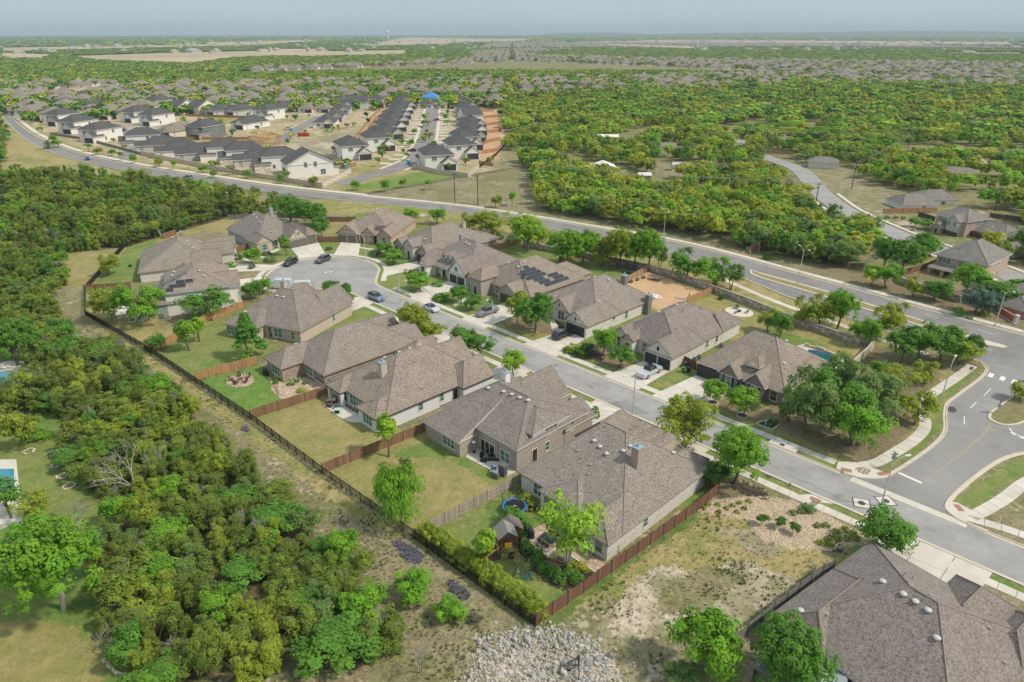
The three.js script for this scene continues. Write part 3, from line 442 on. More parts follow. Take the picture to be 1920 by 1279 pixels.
const matSolarRim=std(.10,.105,.11,.5);
const TURN={'+v':0,'+u':Math.PI / 2,'-v':Math.PI,'-u':-Math.PI / 2};
const geoCache=new Map();const cached=(k,f)=>{if(!geoCache.has(k))geoCache.set(k,f());return geoCache.get(k);};
function windowPart(w,h,mats,sash=true){
const pane=mesh(cached('pane' + w + '_' + h,()=>box(-w / 2,w / 2,0,h,-.06,.03)),mats.glass||matGlass,'window');
const f=cached('frame' + w + '_' + h + sash,()=>{const t=.09,a=[box(-w / 2 - t,-w / 2,-t,h + t,-.06,.08),box(w / 2,w / 2 + t,-t,h + t,-.06,.08),box(-w / 2,w / 2,h,h + t,-.06,.077),box(-w / 2 - .06,w / 2 + .06,-t - .05,0,-.06,.12)];if(sash)a.push(box(-w / 2,w / 2,h*.48,h*.48 + .06,-.05,.055));if(w>1.35){const n=Math.round(w / .95);for(let i=1;i<n;i++)a.push(box(-w / 2 + w*i / n - .05,-w / 2 + w*i / n + .05,0,h,-.05,.065));}return mrg(a);});
mesh(f,mats.trim||matTrim,'frame',pane);
return pane;
}
function garagePart(w,h,mat){
return mesh(cached('garage' + w + '_' + h,()=>{const a=[box(-w / 2,w / 2,0,h,-.05,.012)],n=4,m=Math.max(2,Math.round(w / 1.2));for(let i=0;i<n;i++){a.push(box(-w / 2,w / 2,i*h / n + .01,(i + 1)*h / n - .012,-.05,.02));for(let j=0;j<m;j++)a.push(box(-w / 2 + w*j / m + .1,-w / 2 + w*(j + 1)/ m - .1,i*h / n + .1,(i + 1)*h / n - .1,-.03,.04));}a.push(box(-w / 2 - .12,-w / 2,0,h + .12,-.05,.09),box(w / 2,w / 2 + .12,0,h + .12,-.05,.09),box(-w / 2,w / 2,h,h + .12,-.05,.085));return mrg(a);}),mat,'garage_door');
}
function doorPart(w,h,mat){
const d=mesh(cached('door' + w,()=>mrg([box(-w / 2,w / 2,0,h,-.05,.04),box(-w*.34,w*.34,h*.55,h*.92,.02,.06),box(-w*.34,w*.34,h*.08,h*.46,.02,.06)])),mat,'front_door');
mesh(cached('doorframe' + w,()=>mrg([box(-w / 2 - .1,-w / 2,0,h + .1,-.05,.08),box(w / 2,w / 2 + .1,0,h + .1,-.05,.08),box(-w / 2,w / 2,h,h + .1,-.05,.075)])),matTrim,'frame',d);mesh(cached('knob',()=>ball(.05,w*.4,h*.48,.07)),matGalv,'handle',d);
return d;
}
// H: { name, label, o?: [u, v], r?: turn, wings: [[u0,u1,v0,v1, axis, r0, r1, at, h, {e, m, noWall}]], wall, roof, trim, win, gar, door, chim, vents, solar, shut, cols }
const HOUSES=[];
function makeHouse(H){
const w0=H.wings[0],org=H.r===undefined?[(w0[0]+ w0[1])/ 2,(w0[2]+ w0[3])/ 2]:[0,0];
const g=grp(...(H.r===undefined?org:H.o),H.r||0,H.y||0);
const wings=H.wings.map((w,k)=>{const e=.011*k,x=w[9]||{};return{u0:w[0]- e - org[0],u1:w[1]+ e - org[0],v0:w[2]- e - org[1],v1:w[3]+ e - org[1],ax:w[4],r0:w[5]-(w[4]==='u'?org[0]:org[1]),r1:w[6]-(w[4]==='u'?org[0]:org[1]),at:w[7]-(w[4]==='u'?org[1]:org[0]),h:w[8]+ .004*k,e:(x.e??2.9)+ .005*k,m:x.m||H.wall,noWall:x.noWall,k,ins:x.ins??.4,y0:x.y0??-.15};});
const topT=[],topU=[],fascia=[],caps=[],walls=new Map();
const add=(arr,m,k)=>{const q=m===H.wall?m:m + '#' + k;if(!walls.has(q))walls.set(q,[]);walls.get(q).push(arr);};
for(const w of wings){
const{u0,u1,v0,v1,h,e}=w,V=w.ax==='v';
const lo=V?v0:u0,hi=V?v1:u1;let gl=w.r0<=lo + .25,gh=w.r1>=hi - .25,a0=gl?lo:w.r0,a1=gh?hi:w.r1;
// an end that runs into the main roof but stands higher than it closes as a hip
if(w.k){const m=wings[0],at=(a)=>V?m.H(w.at,a):m.H(a,w.at);for(const s of[0,1])if(s?gh:gl){const e0=s?hi:lo,y=at(e0 +(s?.4:-.4));if(y>0&&y<h - .05){const run=Math.min((hi - lo)*.8,(h - Math.max(e,y - .5))*1.7);if(s){gh=false;a1=hi - run;}else{gl=false;a0=lo + run;}}}if(a0>a1)a0=a1=(a0 + a1)/ 2;}
w.gl=gl;w.gh=gh;w.a0=a0;w.a1=a1;
const pt=(a,c,y)=>V?[c,y,a]:[a,y,c];
const c0=V?u0:v0,c1=V?u1:v1;
w.H=(u,v)=>{const a=V?v:u,c=V?u:v;if(a<lo||a>hi||c<c0||c>c1)return -1;let y=c<w.at?e +(c - c0)/(w.at - c0)*(h - e):e +(c1 - c)/(c1 - w.at)*(h - e);if(a<a0)y=Math.min(y,e +(a - lo)/(a0 - lo)*(h - e));if(a>a1)y=Math.min(y,e +(hi - a)/(hi - a1)*(h - e));return y;};
const face=(P)=>{
const A=new THREE.Vector3(...P[0]),ex=new THREE.Vector3(...P[1]).sub(A).normalize(),nn=new THREE.Vector3().crossVectors(ex,new THREE.Vector3(...P[2]).sub(A));const up=nn.y>0;const ey=new THREE.Vector3().crossVectors(nn.normalize(),ex);if(ey.y<0)ey.negate();
const q=P.map((p)=>{const d=new THREE.Vector3(...p).sub(A);return[p,[d.dot(ex)+ w.k*1.37 +(H.uvo||0),d.dot(ey)+ w.k*.7]];});
for(let i=1;i + 1<q.length;i++){const t=up?[q[0],q[i],q[i + 1]]:[q[0],q[i + 1],q[i]];for(const[p,t2]of t){topT.push(...p);topU.push(...t2);}}
};
face([pt(lo,c0,e),pt(hi,c0,e),pt(a1,w.at,h),pt(a0,w.at,h)]);face([pt(lo,c1,e),pt(hi,c1,e),pt(a1,w.at,h),pt(a0,w.at,h)]);
if(!gl)face([pt(lo,c0,e),pt(lo,c1,e),pt(a0,w.at,h)]);if(!gh)face([pt(hi,c0,e),pt(hi,c1,e),pt(a1,w.at,h)]);
const seg=(A,B,r)=>caps.push(bar(A,B,r,4));
const up=.015,lift=(p)=>[p[0],p[1]+ up,p[2]];
seg(lift(pt(a0,w.at,h)),lift(pt(a1,w.at,h)),.1);
if(!gl){seg(lift(pt(lo,c0,e)),lift(pt(a0,w.at,h)),.085);seg(lift(pt(lo,c1,e)),lift(pt(a0,w.at,h)),.085);}if(!gh){seg(lift(pt(hi,c0,e)),lift(pt(a1,w.at,h)),.085);seg(lift(pt(hi,c1,e)),lift(pt(a1,w.at,h)),.085);}
// fascia boards and soffit
const fb=(A,B)=>{const dx=B[0]- A[0],dz=B[2]- A[2],l=Math.hypot(dx,dz),nx=dz / l*.03,nz=-dx / l*.03,t=[],n=[];for(const s of[1,-1]){const q=[[A[0]+ s*nx,A[1]- .01,A[2]+ s*nz],[B[0]+ s*nx,B[1]- .01,B[2]+ s*nz],[B[0]+ s*nx,B[1]- .2,B[2]+ s*nz],[A[0]+ s*nx,A[1]- .2,A[2]+ s*nz]];t.push(...q[0],...q[1],...q[2],...q[0],...q[2],...q[3]);for(let i=0;i<6;i++)n.push(0,0);}const qq=[[A[0]- nx,A[1]- .2,A[2]- nz],[B[0]- nx,B[1]- .2,B[2]- nz],[B[0]+ nx,B[1]- .2,B[2]+ nz],[A[0]+ nx,A[1]- .2,A[2]+ nz]];t.push(...qq[0],...qq[1],...qq[2],...qq[0],...qq[2],...qq[3]);for(let i=0;i<6;i++)n.push(0,0);fascia.push(polyGeo(t,n));};
fb(pt(lo,c0,e),pt(hi,c0,e));fb(pt(lo,c1,e),pt(hi,c1,e));
if(gl){fb(pt(lo,c0,e),pt(lo,w.at,h));fb(pt(lo,c1,e),pt(lo,w.at,h));}else fb(pt(lo,c0,e),pt(lo,c1,e));
if(gh){fb(pt(hi,c0,e),pt(hi,w.at,h));fb(pt(hi,c1,e),pt(hi,w.at,h));}else fb(pt(hi,c0,e),pt(hi,c1,e));
fascia.push(box(u0 + .06,u1 - .06,e - .14 - .004*w.k,e - .1 - .004*w.k,v0 + .06,v1 - .06));
// walls
const I=w.ins - .006*w.k,g0=gl?.25:I,g1=gh?.25:I;
w.wall=V?{'-u':u0 + I,'+u':u1 - I,'-v':v0 +(gl?g0:I),'+v':v1 -(gh?g1:I)}:{'-v':v0 + I,'+v':v1 - I,'-u':u0 +(gl?g0:I),'+u':u1 -(gh?g1:I)};
if(!w.noWall){
const W=w.wall,y1=e - .05,y0=w.y0,t=[],n=[];
const quad=(x0,z0,x1,z1,ridge)=>{const l=Math.hypot(x1 - x0,z1 - z0);t.push(x0,y0,z0,x1,y0,z1,x1,y1,z1,x0,y0,z0,x1,y1,z1,x0,y1,z0);n.push(0,y0,l,y0,l,y1,0,y0,l,y1,0,y1);if(ridge!==null){const f=Math.abs((V?ridge - x0:ridge - z0)/((V?x1 - x0:z1 - z0)||1)),rx=V?ridge:x0,rz=V?z0:ridge;t.push(x0,y1,z0,x1,y1,z1,rx,h - .12,rz);n.push(0,y1,l,y1,f*l,h - .12);}};
quad(W['-u'],W['-v'],W['+u'],W['-v'],V&&gl?w.at:null);quad(W['+u'],W['+v'],W['-u'],W['+v'],V&&gh?w.at:null);
quad(W['-u'],W['+v'],W['-u'],W['-v'],!V&&gl?w.at:null);quad(W['+u'],W['-v'],W['+u'],W['+v'],!V&&gh?w.at:null);
add(polyGeo(t,n),w.m,w.k);
}
}
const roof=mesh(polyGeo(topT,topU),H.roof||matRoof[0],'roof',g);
mesh(mrg(caps),H.cap||matRidge,'ridge_cap',roof);mesh(mrg(fascia),H.trim||matTrim,'fascia',roof);
for(const[m,a]of walls)mesh(mrg(a),WM[m.split('#')[0]],'wall',g);
const roofY=(u,v)=>Math.max(...wings.map((w)=>w.H(u,v)));
const L=(u,v)=>[u - org[0],v - org[1]];
const put=(o,k,side,along,y)=>{const W=wings[k].wall;o.rotation.y=TURN[side];if(side[1]==='u')o.position.set(W[side],y,along - org[1]);else o.position.set(along - org[0],y,W[side]);g.add(o);return o;};
for(const[k,side,along,y,w,h,opt]of H.win||[]){const o=put(windowPart(w,h,{glass:opt?.glass||H.glass,trim:opt?.trim||H.wtrim||matTrim},!(opt?.plain)),k,side,along,y);if(opt?.shut)for(const s of[-1,1])mesh(cached('shut' + h,()=>{const a=[box(-.22,.22,-.05,h + .05,0,.06)];for(let i=0;i<5;i++)a.push(box(-.17,.17,h*(i + .12)/ 5,h*(i + .88)/ 5,.06,.08));return mrg(a);}),opt.shut===true?matShutter:opt.shut,'shutter',o).position.x=s*(w / 2 + .34);}
for(const[k,side,along,w,mat]of H.gar||[])put(garagePart(w,2.15,mat||matGarDark),k,side,along,.02);
for(const[k,side,along,mat]of H.door||[])put(doorPart(1.05,2.3,mat||matDoor),k,side,along,.05);
for(const[u,v,a,b,y1,m,y0,cap]of H.chim||[]){const[x,z]=L(u,v),c=mesh(box(x - a / 2,x + a / 2,y0??roofY(x,z)- 1.2,y1,z - b / 2,z + b / 2),m==='dark'?matTrimTan:m==='slab'?matSlabGrey:WM[m],'chimney',g);mesh(box(x - a / 2 - .08,x + a / 2 + .08,y1,y1 + .14,z - b / 2 - .08,z + b / 2 + .08),matMetalBlue,'chimney_cap',c);mesh(cyl(.16,.16,y1 + .14,y1 + .55,x,z,10),matGalv,'flue',c);mesh(cyl(.24,.2,y1 + .55,y1 + .66,x,z,10),matGalv,'flue_cap',c);}
const lay=(o,u,v,up)=>{const[x,z]=L(u,v),d=.05,y=roofY(x,z),gx=(roofY(x + d,z)- roofY(x - d,z))/(2*d),gz=(roofY(x,z + d)- roofY(x,z - d))/(2*d);const n=new THREE.Vector3(-gx,1,-gz).normalize();o.position.set(x + n.x*up,y + n.y*up,z + n.z*up);return n;};
for(const[u,v]of H.vents||[]){const o=mesh(cached('vent',()=>mrg([cyl(.2,.2,-.1,.16,0,0,12),ball(.33,0,.2,0,1,.45,1,14,6),cyl(.36,.36,.14,.2,0,0,14)])),matVent,'roof_vent',roof);lay(o,u,v,.02);}
const R=rng(H.seed||Math.round(w0[0]*7 + w0[2]));for(let i=0;i<(H.pipes??6);i++){const u=lerp(w0[0]+ 1.5,w0[1]- 1.5,R()),v=lerp(w0[2]+ 1.5,w0[3]- 1.5,R());const o=mesh(i % 3?cached('pipe',()=>cyl(.06,.06,-.15,.38,0,0,7)):cached('hood',()=>mrg([box(-.14,.14,-.1,.14,-.16,.16),box(-.17,.17,.12,.17,-.2,.2)])),matPipe,'vent_pipe',roof);lay(o,u,v,0);}
for(const[u,v,a,b]of H.solar||[]){const o=mesh(cached('solar' + a + b,()=>{const q=[box(-a / 2,a / 2,.06,.1,-b / 2,b / 2)];return mrg(q);}),matSolar,'solar_panel',g);mesh(cached('solrim' + a + b,()=>mrg([box(-a / 2 - .02,a / 2 + .02,.05,.108,-b / 2 - .02,-b / 2 + .02),box(-a / 2 - .02,a / 2 + .02,.05,.108,b / 2 - .02,b / 2 + .02),box(-a / 2 - .02,-a / 2 + .02,.05,.107,-b / 2,b / 2),box(a / 2 - .02,a / 2 + .02,.05,.107,-b / 2,b / 2)])),matSolarRim,'rim',o);const n=lay(o,u,v,.03);o.quaternion.setFromUnitVectors(new THREE.Vector3(0,1,0),n);}
for(const[u,v,s,y1,m]of H.cols||[]){const[x,z]=L(u,v);mesh(box(x - s / 2,x + s / 2,-.1,y1,z - s / 2,z + s / 2),m?WM[m]:matTrim,'porch_column',g);}
g.userData.roofY=undefined;return g;
}
const matSlabGrey=std(.20,.19,.18,.9);
const houseAt=(H)=>top(makeHouse(H),H.name,H.label,'house',H.group);
// ---------------------------------------------------------------- the houses of the street
const G={plain:true};
// wing: [u0, u1, v0, v1, ridge axis, ridge from, ridge to, ridge at, ridge height, { e: eave, m: wall }]
houseAt({name:'brick_house',label:'large house with tall brown chimney beside the red-brown fence and vacant lot',wall:'white',roof:matRoof[0],trim:matTrimTan,uvo:.4,
wings:[[39,57.8,56.9,77.3,'u',48.6,52.6,69.6,8.05],[39,45.9,54,66,'v',57,62.5,42.5,4.7],[45.5,52.7,55.9,64,'v',59.8,64,49,4.55,{noWall:true}],[51.4,58.4,70,80.4,'v',66,76.9,54.9,6.2,{m:'grey'}],[40.4,45.6,70,79.3,'v',66,76.3,43,4.85],
[49.6,51.2,71,77.5,'v',71,77.5,50.4,5.5,{e:5.3,m:'tanStucco',ins:.15}],[47.5,49.1,71,77.7,'v',71,77.7,48.3,5.4,{e:5.2,m:'tanStucco',ins:.15}],[45.4,47,71,77.9,'v',71,77.9,46.2,5.3,{e:5.1,m:'tanStucco',ins:.15}],[46,50.5,76,80.2,'v',72,78,48,4.3]],
win:[[0,'-u',62.3,.9,.9,1.5],[1,'-v',40.7,.7,1.1,1.9],[0,'-v',54.1,.6,1.5,1.9],[0,'-v',50.6,.5,1.8,2,{glass:matGlassDark}],[0,'-v',47.6,.3,1.6,2.2,{glass:matGlassDark}],[1,'-v',43.6,.7,1.2,1.8]],
chim:[[44.6,66.8,1.15,1.15,8.7,'dark',3.6]],vents:[[51.6,66.2],[50.2,65.8],[48.6,65.3],[46.9,66.8],[46.8,68.2],[43.2,73.8]],cols:[[52.1,56.4,.62,2.9,'white'],[45.9,56.4,.5,2.9,'white']],pipes:12});
houseAt({name:'brick_house',label:'grey brick house with arched rear porch and white chimney, next to the big chimney house',wall:'grey',roof:matRoof[1],trim:matTrim,uvo:2.1,
wings:[[60.3,78.4,59.2,75.5,'u',65.6,72.3,67,8,{e:4.2}],[69.3,78.45,55.6,67.2,'u',69.3,72.4,66.9,7.9],[60.35,66.4,62.6,71,'u',63.6,66.4,66.8,7.1,{e:5.4,m:'paint'}],[68,77.4,70,79.8,'v',66,79.8,72.6,6.7],[60.3,66.6,70,77.2,'v',67,77.2,63.5,5.2]],
win:[[2,'-u',67,3.6,2.5,1.35],[0,'-u',71.9,2.1,.8,1.9],[0,'-u',66.2,.9,.8,1.5],[1,'-v',72.2,.8,2.8,1.7],[0,'-v',63.2,.6,1.9,1.9],[0,'-v',67.2,.05,3.2,2.3,{glass:matGlassDark,plain:true}]],
door:[[0,'-u',63.4]],chim:[[73.6,69.6,1.1,1.1,8.5,'snow']],vents:[[73.2,65.3],[70.2,65.9],[68.5,66.1],[66.8,66.2],[65.2,66.4]],cols:[[68.9,59.8,.5,3.4,'grey'],[65,59.7,.5,3.4,'grey']]});
houseAt({name:'white_house',label:'white painted house with curved rear patio and tan chimney',wall:'paint',roof:matRoof[2],trim:matTrimDark,uvo:3.7,
wings:[[83.6,102,52.2,74.2,'v',61.4,67.8,93,8],[95.7,100.6,50.8,58,'v',53.4,57,98.2,4.5,{noWall:true}],[84,90,50.3,57,'v',53.2,57,87,4.55],[82.2,90,67.4,75,'v',65,75,86.1,5.9],[90.4,98.4,69,77,'v',65,77,94.2,6.3],[98,103,68,75,'v',66,75,100.5,5.2,{m:'ledge'}]],
win:[[0,'-v',93.1,.5,4.4,2.1],[0,'-v',97.4,.3,1.9,2.2,{glass:matGlassDark}],[2,'-v',86.9,.7,2.6,1.7],[2,'-u',52.8,.7,1.2,1.6],[0,'-u',59.4,1.1,.9,1.3],[0,'-u',64,1.1,.8,1.5]],door:[[0,'-u',67]],
chim:[[91.8,57.4,1.15,1.15,8.1,'tanStucco']],vents:[[95.2,60.2],[94.9,63.2],[94.7,65.4],[94.4,67.4],[87.4,72.2]],cols:[[100,51.3,.55,2.8],[96.2,51.4,.6,2.8]],gar:[[3,'+v',86,4.9]]});
houseAt({name:'brick_house',label:'brown brick house with paved fire pit garden',wall:'brown',roof:matRoof[0],trim:matTrimTan,uvo:5.2,
wings:[[103.8,118.6,52.3,74,'v',59.6,66.4,111.2,7.7],[111.7,118.7,47.9,58,'v',51,57,115.1,5.2],[111.6,118.5,68,75.4,'v',65,75.4,115.2,5.7],[104.4,112,68,76,'v',65,76,108.4,5.7]],
win:[[1,'-v',114.6,.6,3.2,1.8],[0,'-v',110,.6,2.6,1.9],[0,'-v',106.4,.5,3.4,2.1,{glass:matGlassDark}],[0,'-u',68.4,1.2,1.5,1.2]],vents:[[113.2,60.2],[113,62.6],[112.8,65.2],[115.9,53.6]],cols:[[104.5,52.9,.45,2.9,'brown']],gar:[[3,'+v',108.2,4.9]]});
houseAt({name:'brick_house',label:'tan brick house behind the conical tree, nearest the turning circle',o:[125,59],r:.383,wall:'tan',roof:matRoof[1],trim:matTrimTan,uvo:1.3,
wings:[[0,18,0,18.5,'u',8.6,12,9,8],[9.6,18.1,-3.1,8,'u',12.5,14.6,2.6,5.6],[1.2,9,11,20.4,'v',8,20.4,5.2,6.3],[11,17,12,21,'v',9,18.4,14,6]],
win:[[1,'-v',16.2,.5,2.9,1.8],[0,'-v',6.4,.5,2.2,1.9],[0,'-v',2.4,.6,.9,1.7],[0,'-u',11.6,.9,.7,1.7],[0,'-v',8.9,.1,1.6,2.3,{glass:matGlassDark}]],cols:[[9.3,.3,.5,2.9,'tan']],vents:[[13.6,8.2],[11.4,6.8],[9.6,6.8],[15,.6]],chim:[[12.6,10.6,1,1,8.9,'tan']],gar:[[2,'+v',5,4.9]]});
houseAt({name:'white_house',label:'two-storey white stone house with stepped solar panels on the roof',o:[162,41.9],r:-.364,wall:'snow',roof:matRoof[2],trim:matTrimBlue,uvo:2.9,
wings:[[-.4,17,2.6,17.4,'u',6.6,10.5,9.6,9.1,{e:5.5}],[-.35,12,-.4,10,'u',6,9,9.2,8.6,{e:3.2,m:'bluegrey'}],[11,22,1,14,'u',12,17,7.5,7.4],[3,10,12,19.4,'v',8,19.4,6.5,7.2,{e:4.2}]],
win:[[0,'-u',8.6,3.3,.9,1.2],[0,'-u',13,3.5,.9,1.4],[0,'-u',14.2,.9,.9,1.4],[1,'-v',3,.6,2.2,1.8],[1,'-v',8,.6,1.6,1.8]],
solar:[[7.6,1.9,1.7,1.05],[7.2,3.2,1.7,1.05],[6.8,4.5,1.7,1.05],[6.2,5.6,1.7,1.05],[5.8,6.8,1.7,1.05],[5.4,7.8,1.7,1.05],[2.6,6.6,1.05,1.7],[2.6,8.5,1.05,1.7],[1.5,5,1.05,1.7],[1.5,6.8,1.05,1.7],[.6,4.2,1.05,1.5],[10.4,1.2,1.7,1.05],[10.3,2.4,1.7,1.05]],vents:[[12,5],[10,4.6],[5,11],[3.4,11.8]]});
houseAt({name:'white_house',label:'white brick house with brick chimney and row of low dormers behind the solar panel house',o:[186,46],r:-.364,wall:'white',roof:matRoof[0],trim:matTrimTan,uvo:4.4,
wings:[[4,26,0,20,'u',13,18.5,10.2,8],[20,28,2,10,'u',22,24.5,6,5.2],[5,11.5,12,20.8,'v',9,20.8,8.3,6],[13.6,20,15,24.2,'v',10,24.2,17,5.6],[20,25.4,16,25,'v',10,25,22.8,5.4],[11.6,13,14,20.6,'v',14,20.6,12.3,5.2,{e:5}],[13.4,14.8,14,20.8,'v',14,20.8,14.1,5.2,{e:5}]],
win:[[0,'-v',8,.6,1.2,1.8],[1,'-v',24,.8,1.2,1.4],[4,'+v',22.8,.8,1.2,1.8],[2,'+v',8.3,3.2,.8,1]],chim:[[22,11,1,1,8,'brown']],vents:[[20.6,8.4],[19.4,8.8],[11,14],[16,12.5]]});
houseAt({name:'brick_house',label:'pale brick house with three olive garage doors on the turning circle',wall:'tan',roof:matRoof[1],trim:matTrimTan,uvo:.9,
wings:[[195.4,217,82.4,99.5,'u',205,211.6,91,8.2,{m:'bluegrey'}],[193.7,202,81.6,87,'u',193.7,200,84.3,5],[197.5,206,85.6,91.4,'u',197.5,204,88.4,5.9,{m:'ledge'}],[191.5,206,91,97.4,'u',191.5,204,94.2,6],[192,206,96.8,101,'u',194.4,204,98.9,4.9],[194.4,199,86,91.4,'v',86,91.4,199,4.1,{noWall:true}]],
win:[[1,'-u',84.2,.5,1.3,1.8,{shut:matTrimTan}],[2,'-u',88.4,3.6,.8,.9,{shut:matTrimTan,glass:matGlassDark}],[3,'-u',94.2,3.6,.8,1,{shut:matTrimTan}],[0,'-u',89.6,.6,2.2,1.8]],gar:[[3,'-u',92.7,2.5,matGarGreen],[3,'-u',95.6,2.5,matGarGreen],[4,'-u',98.9,2.6,matGarGreen]],door:[[2,'-u',87]],chim:[[209,94.6,1,1,8.8,'bluegrey']],vents:[[210,89.4],[207.5,89],[203,88]],cols:[[194.8,89,.3,2.8],[194.8,91,.3,2.8]]});
houseAt({name:'brick_house',label:'pink brick house with two olive garage doors at the head of the turning circle',o:[188.1,105.2],r:.58,wall:'pink',roof:matRoof[2],trim:matTrimTan,uvo:3.1,
wings:[[-18.6,.2,1.5,22,'v',9,14,-9.4,8.2],[-7.4,.2,-.2,9,'v',-.2,9,-3.6,5.9],[-12.4,-8.2,.4,8,'v',.4,8,-10.3,5.3,{e:3.3}],[-18.6,-13.4,-.6,9,'v',-.6,9,-16,5.2],[-14,-7,.1,4,'u',-13,-8,4,4.6,{noWall:true}],[-15.4,-12.8,2.4,9,'v',2.4,9,-14.1,6.4,{e:5.4}]],
win:[[1,'-v',-3.6,3.6,1.2,.8,{shut:matTrimTan}],[3,'-v',-16,.6,1.1,1.9],[0,'-v',-9.6,.8,1.2,1.4],[5,'-v',-14.1,4.9,.7,.8],[0,'-u',8,.8,.8,1.5],[0,'-u',11,.8,.8,1.5]],gar:[[1,'-v',-2,2.5,matGarGreen],[1,'-v',-5.2,2.5,matGarGreen]],door:[[0,'-v',-12]],vents:[[-7.6,9.4],[-8,11.4],[-8.4,13.4]],cols:[[-7.6,.5,.35,2.9,'ledge'],[-11,.5,.35,2.9,'ledge']]});
// far side of the street
houseAt({name:'stone_house',label:'grey stone house with arched entry where the turning circle begins',wall:'grey',roof:matRoof[0],trim:matTrimTan,uvo:1.9,
wings:[[148.1,167,112,137,'v',119.6,127,158.1,8],[148.1,154.6,111,121,'v',111,119,151.4,5.4],[155.6,160.6,110.8,118,'v',110.8,117,158.1,5.9,{e:4.1,m:'ledge'}],[161,166.4,111.4,118,'v',111.4,117,163.8,5],[149,158,130,138.6,'u',151.6,155,134.5,4.9]],
win:[[3,'-v',165,.6,.9,1.8],[3,'-v',162.6,.6,.9,1.8],[1,'-v',151.4,3.4,.5,.9,{plain:true,glass:matGlassDark}],[4,'-u',135.2,.6,1.8,1.5]],gar:[[1,'-v',152.9,2.5,matGarDark],[1,'-v',149.8,2.5,matGarDark]],door:[[2,'-v',158.1]],chim:[[155.2,129.6,1,1,8.1,'tan']],vents:[[160.2,121],[160,124],[159.6,127],[156,115.6],[152,116.8]]});
houseAt({name:'white_house',label:'white gabled house with three narrow dormers and navy door',wall:'snow',roof:matRoof[1],trim:matTrimTan,uvo:4.1,
wings:[[127.6,148,108.4,127,'u',136.8,141.6,118.4,8.1],[127.5,135.1,106.7,119,'v',106.7,117,131.4,6.6,{e:3}],[141.4,145.1,104.6,111,'v',104.6,110,143.2,5,{e:3.1}],[142.4,147,107,113,'v',107,112,144.7,5.9,{e:3.4}],[135,142,107,111.5,'u',135.2,141.6,111.5,4.3,{noWall:true}],
[139.4,140.6,109.6,115,'v',109.6,115,140,5.9,{e:5.5,m:'bluegrey',ins:.12}],[137.5,138.7,109.6,115,'v',109.6,115,138.1,5.9,{e:5.5,m:'bluegrey',ins:.12}],[135.6,136.8,109.6,115,'v',109.6,115,136.2,5.9,{e:5.5,m:'bluegrey',ins:.12}]],
win:[[1,'-v',131.6,3.5,1.1,1.1,{glass:matGlassDark}],[2,'-v',143.2,.6,1.4,2,{glass:matGlassDark}],[0,'-v',137,.5,1.1,2,{glass:matGlassDark}],[5,'-v',140,4.5,.7,.8,{glass:matGlassDark}],[6,'-v',138.1,4.5,.7,.8,{glass:matGlassDark}],[7,'-v',136.2,4.5,.7,.8,{glass:matGlassDark}]],gar:[[1,'-v',132.9,2.5,matGarDark],[1,'-v',129.8,2.5,matGarDark]],door:[[0,'-v',139,std(.02,.035,.08,.4)]],chim:[[144.4,119.6,1,1,8.2,'grey']],vents:[[139.2,117],[137.8,116.8]],cols:[[135.6,107.4,.3,2.9],[138.4,107.4,.3,2.9],[141.2,107.4,.3,2.9]]});
{
const sp=[];const rows=[[114.3,[115.2]],[113.2,[113.2,114.9,116.6]],[112.1,[112.2,113.9,115.6,117.3]],[111,[112.8,114.5,116.2,117.9]],[109.9,[114.5,116.2,119.6,121.3]],[108.8,[115.3,117,120.4,122.1]],[107.7,[116.1,117.8,119.5,121.2,122.9]]];
for(const[u,vs]of rows)for(const v of vs)sp.push([u,v,1.04,1.66]);
houseAt({name:'stone_house',label:'grey stone house with arched tower porch and large dark solar array',wall:'grey',roof:matRoof[2],trim:matTrimTan,uvo:.2,
wings:[[106,128,108.4,128.6,'v',115.4,121.8,117,8],[107.6,118.4,122,133.2,'v',124,129,113,5.6],[119.6,124.6,104.8,113,'v',107.4,112,122.1,6.6,{e:4.5}],[108.2,115.6,106.4,114,'v',106.4,113,112,5.2],[124.4,128,106.6,113,'v',106.6,112,126.2,4.8]],
win:[[0,'-u',118.8,.6,.9,1.9],[2,'-v',122.1,3.2,.5,.9,{glass:matGlassDark,plain:true}],[4,'-v',126.2,.6,1.1,1.9],[0,'-v',117.6,.6,1.6,1.9]],gar:[[3,'-v',111.9,4.9,matGarBrown]],door:[[2,'-v',122.1]],solar:sp,vents:[[115.6,113.8],[115.7,116],[115.6,124],[119.5,114]]});
}
houseAt({name:'white_house',label:'whitewashed brick house with two tall chimneys and one wide dark garage door',wall:'white',roof:matRoof[0],trim:matTrimTan,uvo:3.3,
wings:[[85,105,107.8,129,'v',118,122.4,95.2,8.05],[85,91.7,104.2,116,'v',104.2,114,88.4,5.5],[92.8,99.1,107.4,116,'v',107.4,115,96,5.6],[98.4,101.4,106.8,114,'v',106.8,113,99.9,4.9,{m:'tanStucco'}]],
win:[[0,'-u',118.6,.7,.9,1.9],[2,'-v',95.4,.6,1.8,1.9,{glass:matGlassBlue}],[1,'-v',88.4,3.3,.5,.8,{glass:matGlassDark,plain:true}],[2,'-v',96,3.5,.4,.8,{glass:matGlassDark,plain:true}],[0,'-u',114,1.7,.9,.9,{glass:matGlassDark}]],gar:[[1,'-v',88.4,4.9,matGarDark]],door:[[3,'-v',99.9]],chim:[[91.3,125,1.2,1.2,8,'slab',4],[84.7,125.9,1.1,1.4,4.7,'slab',-.1]],vents:[[93.4,121.6],[96.6,120.4],[88.6,112.6]],pipes:12});
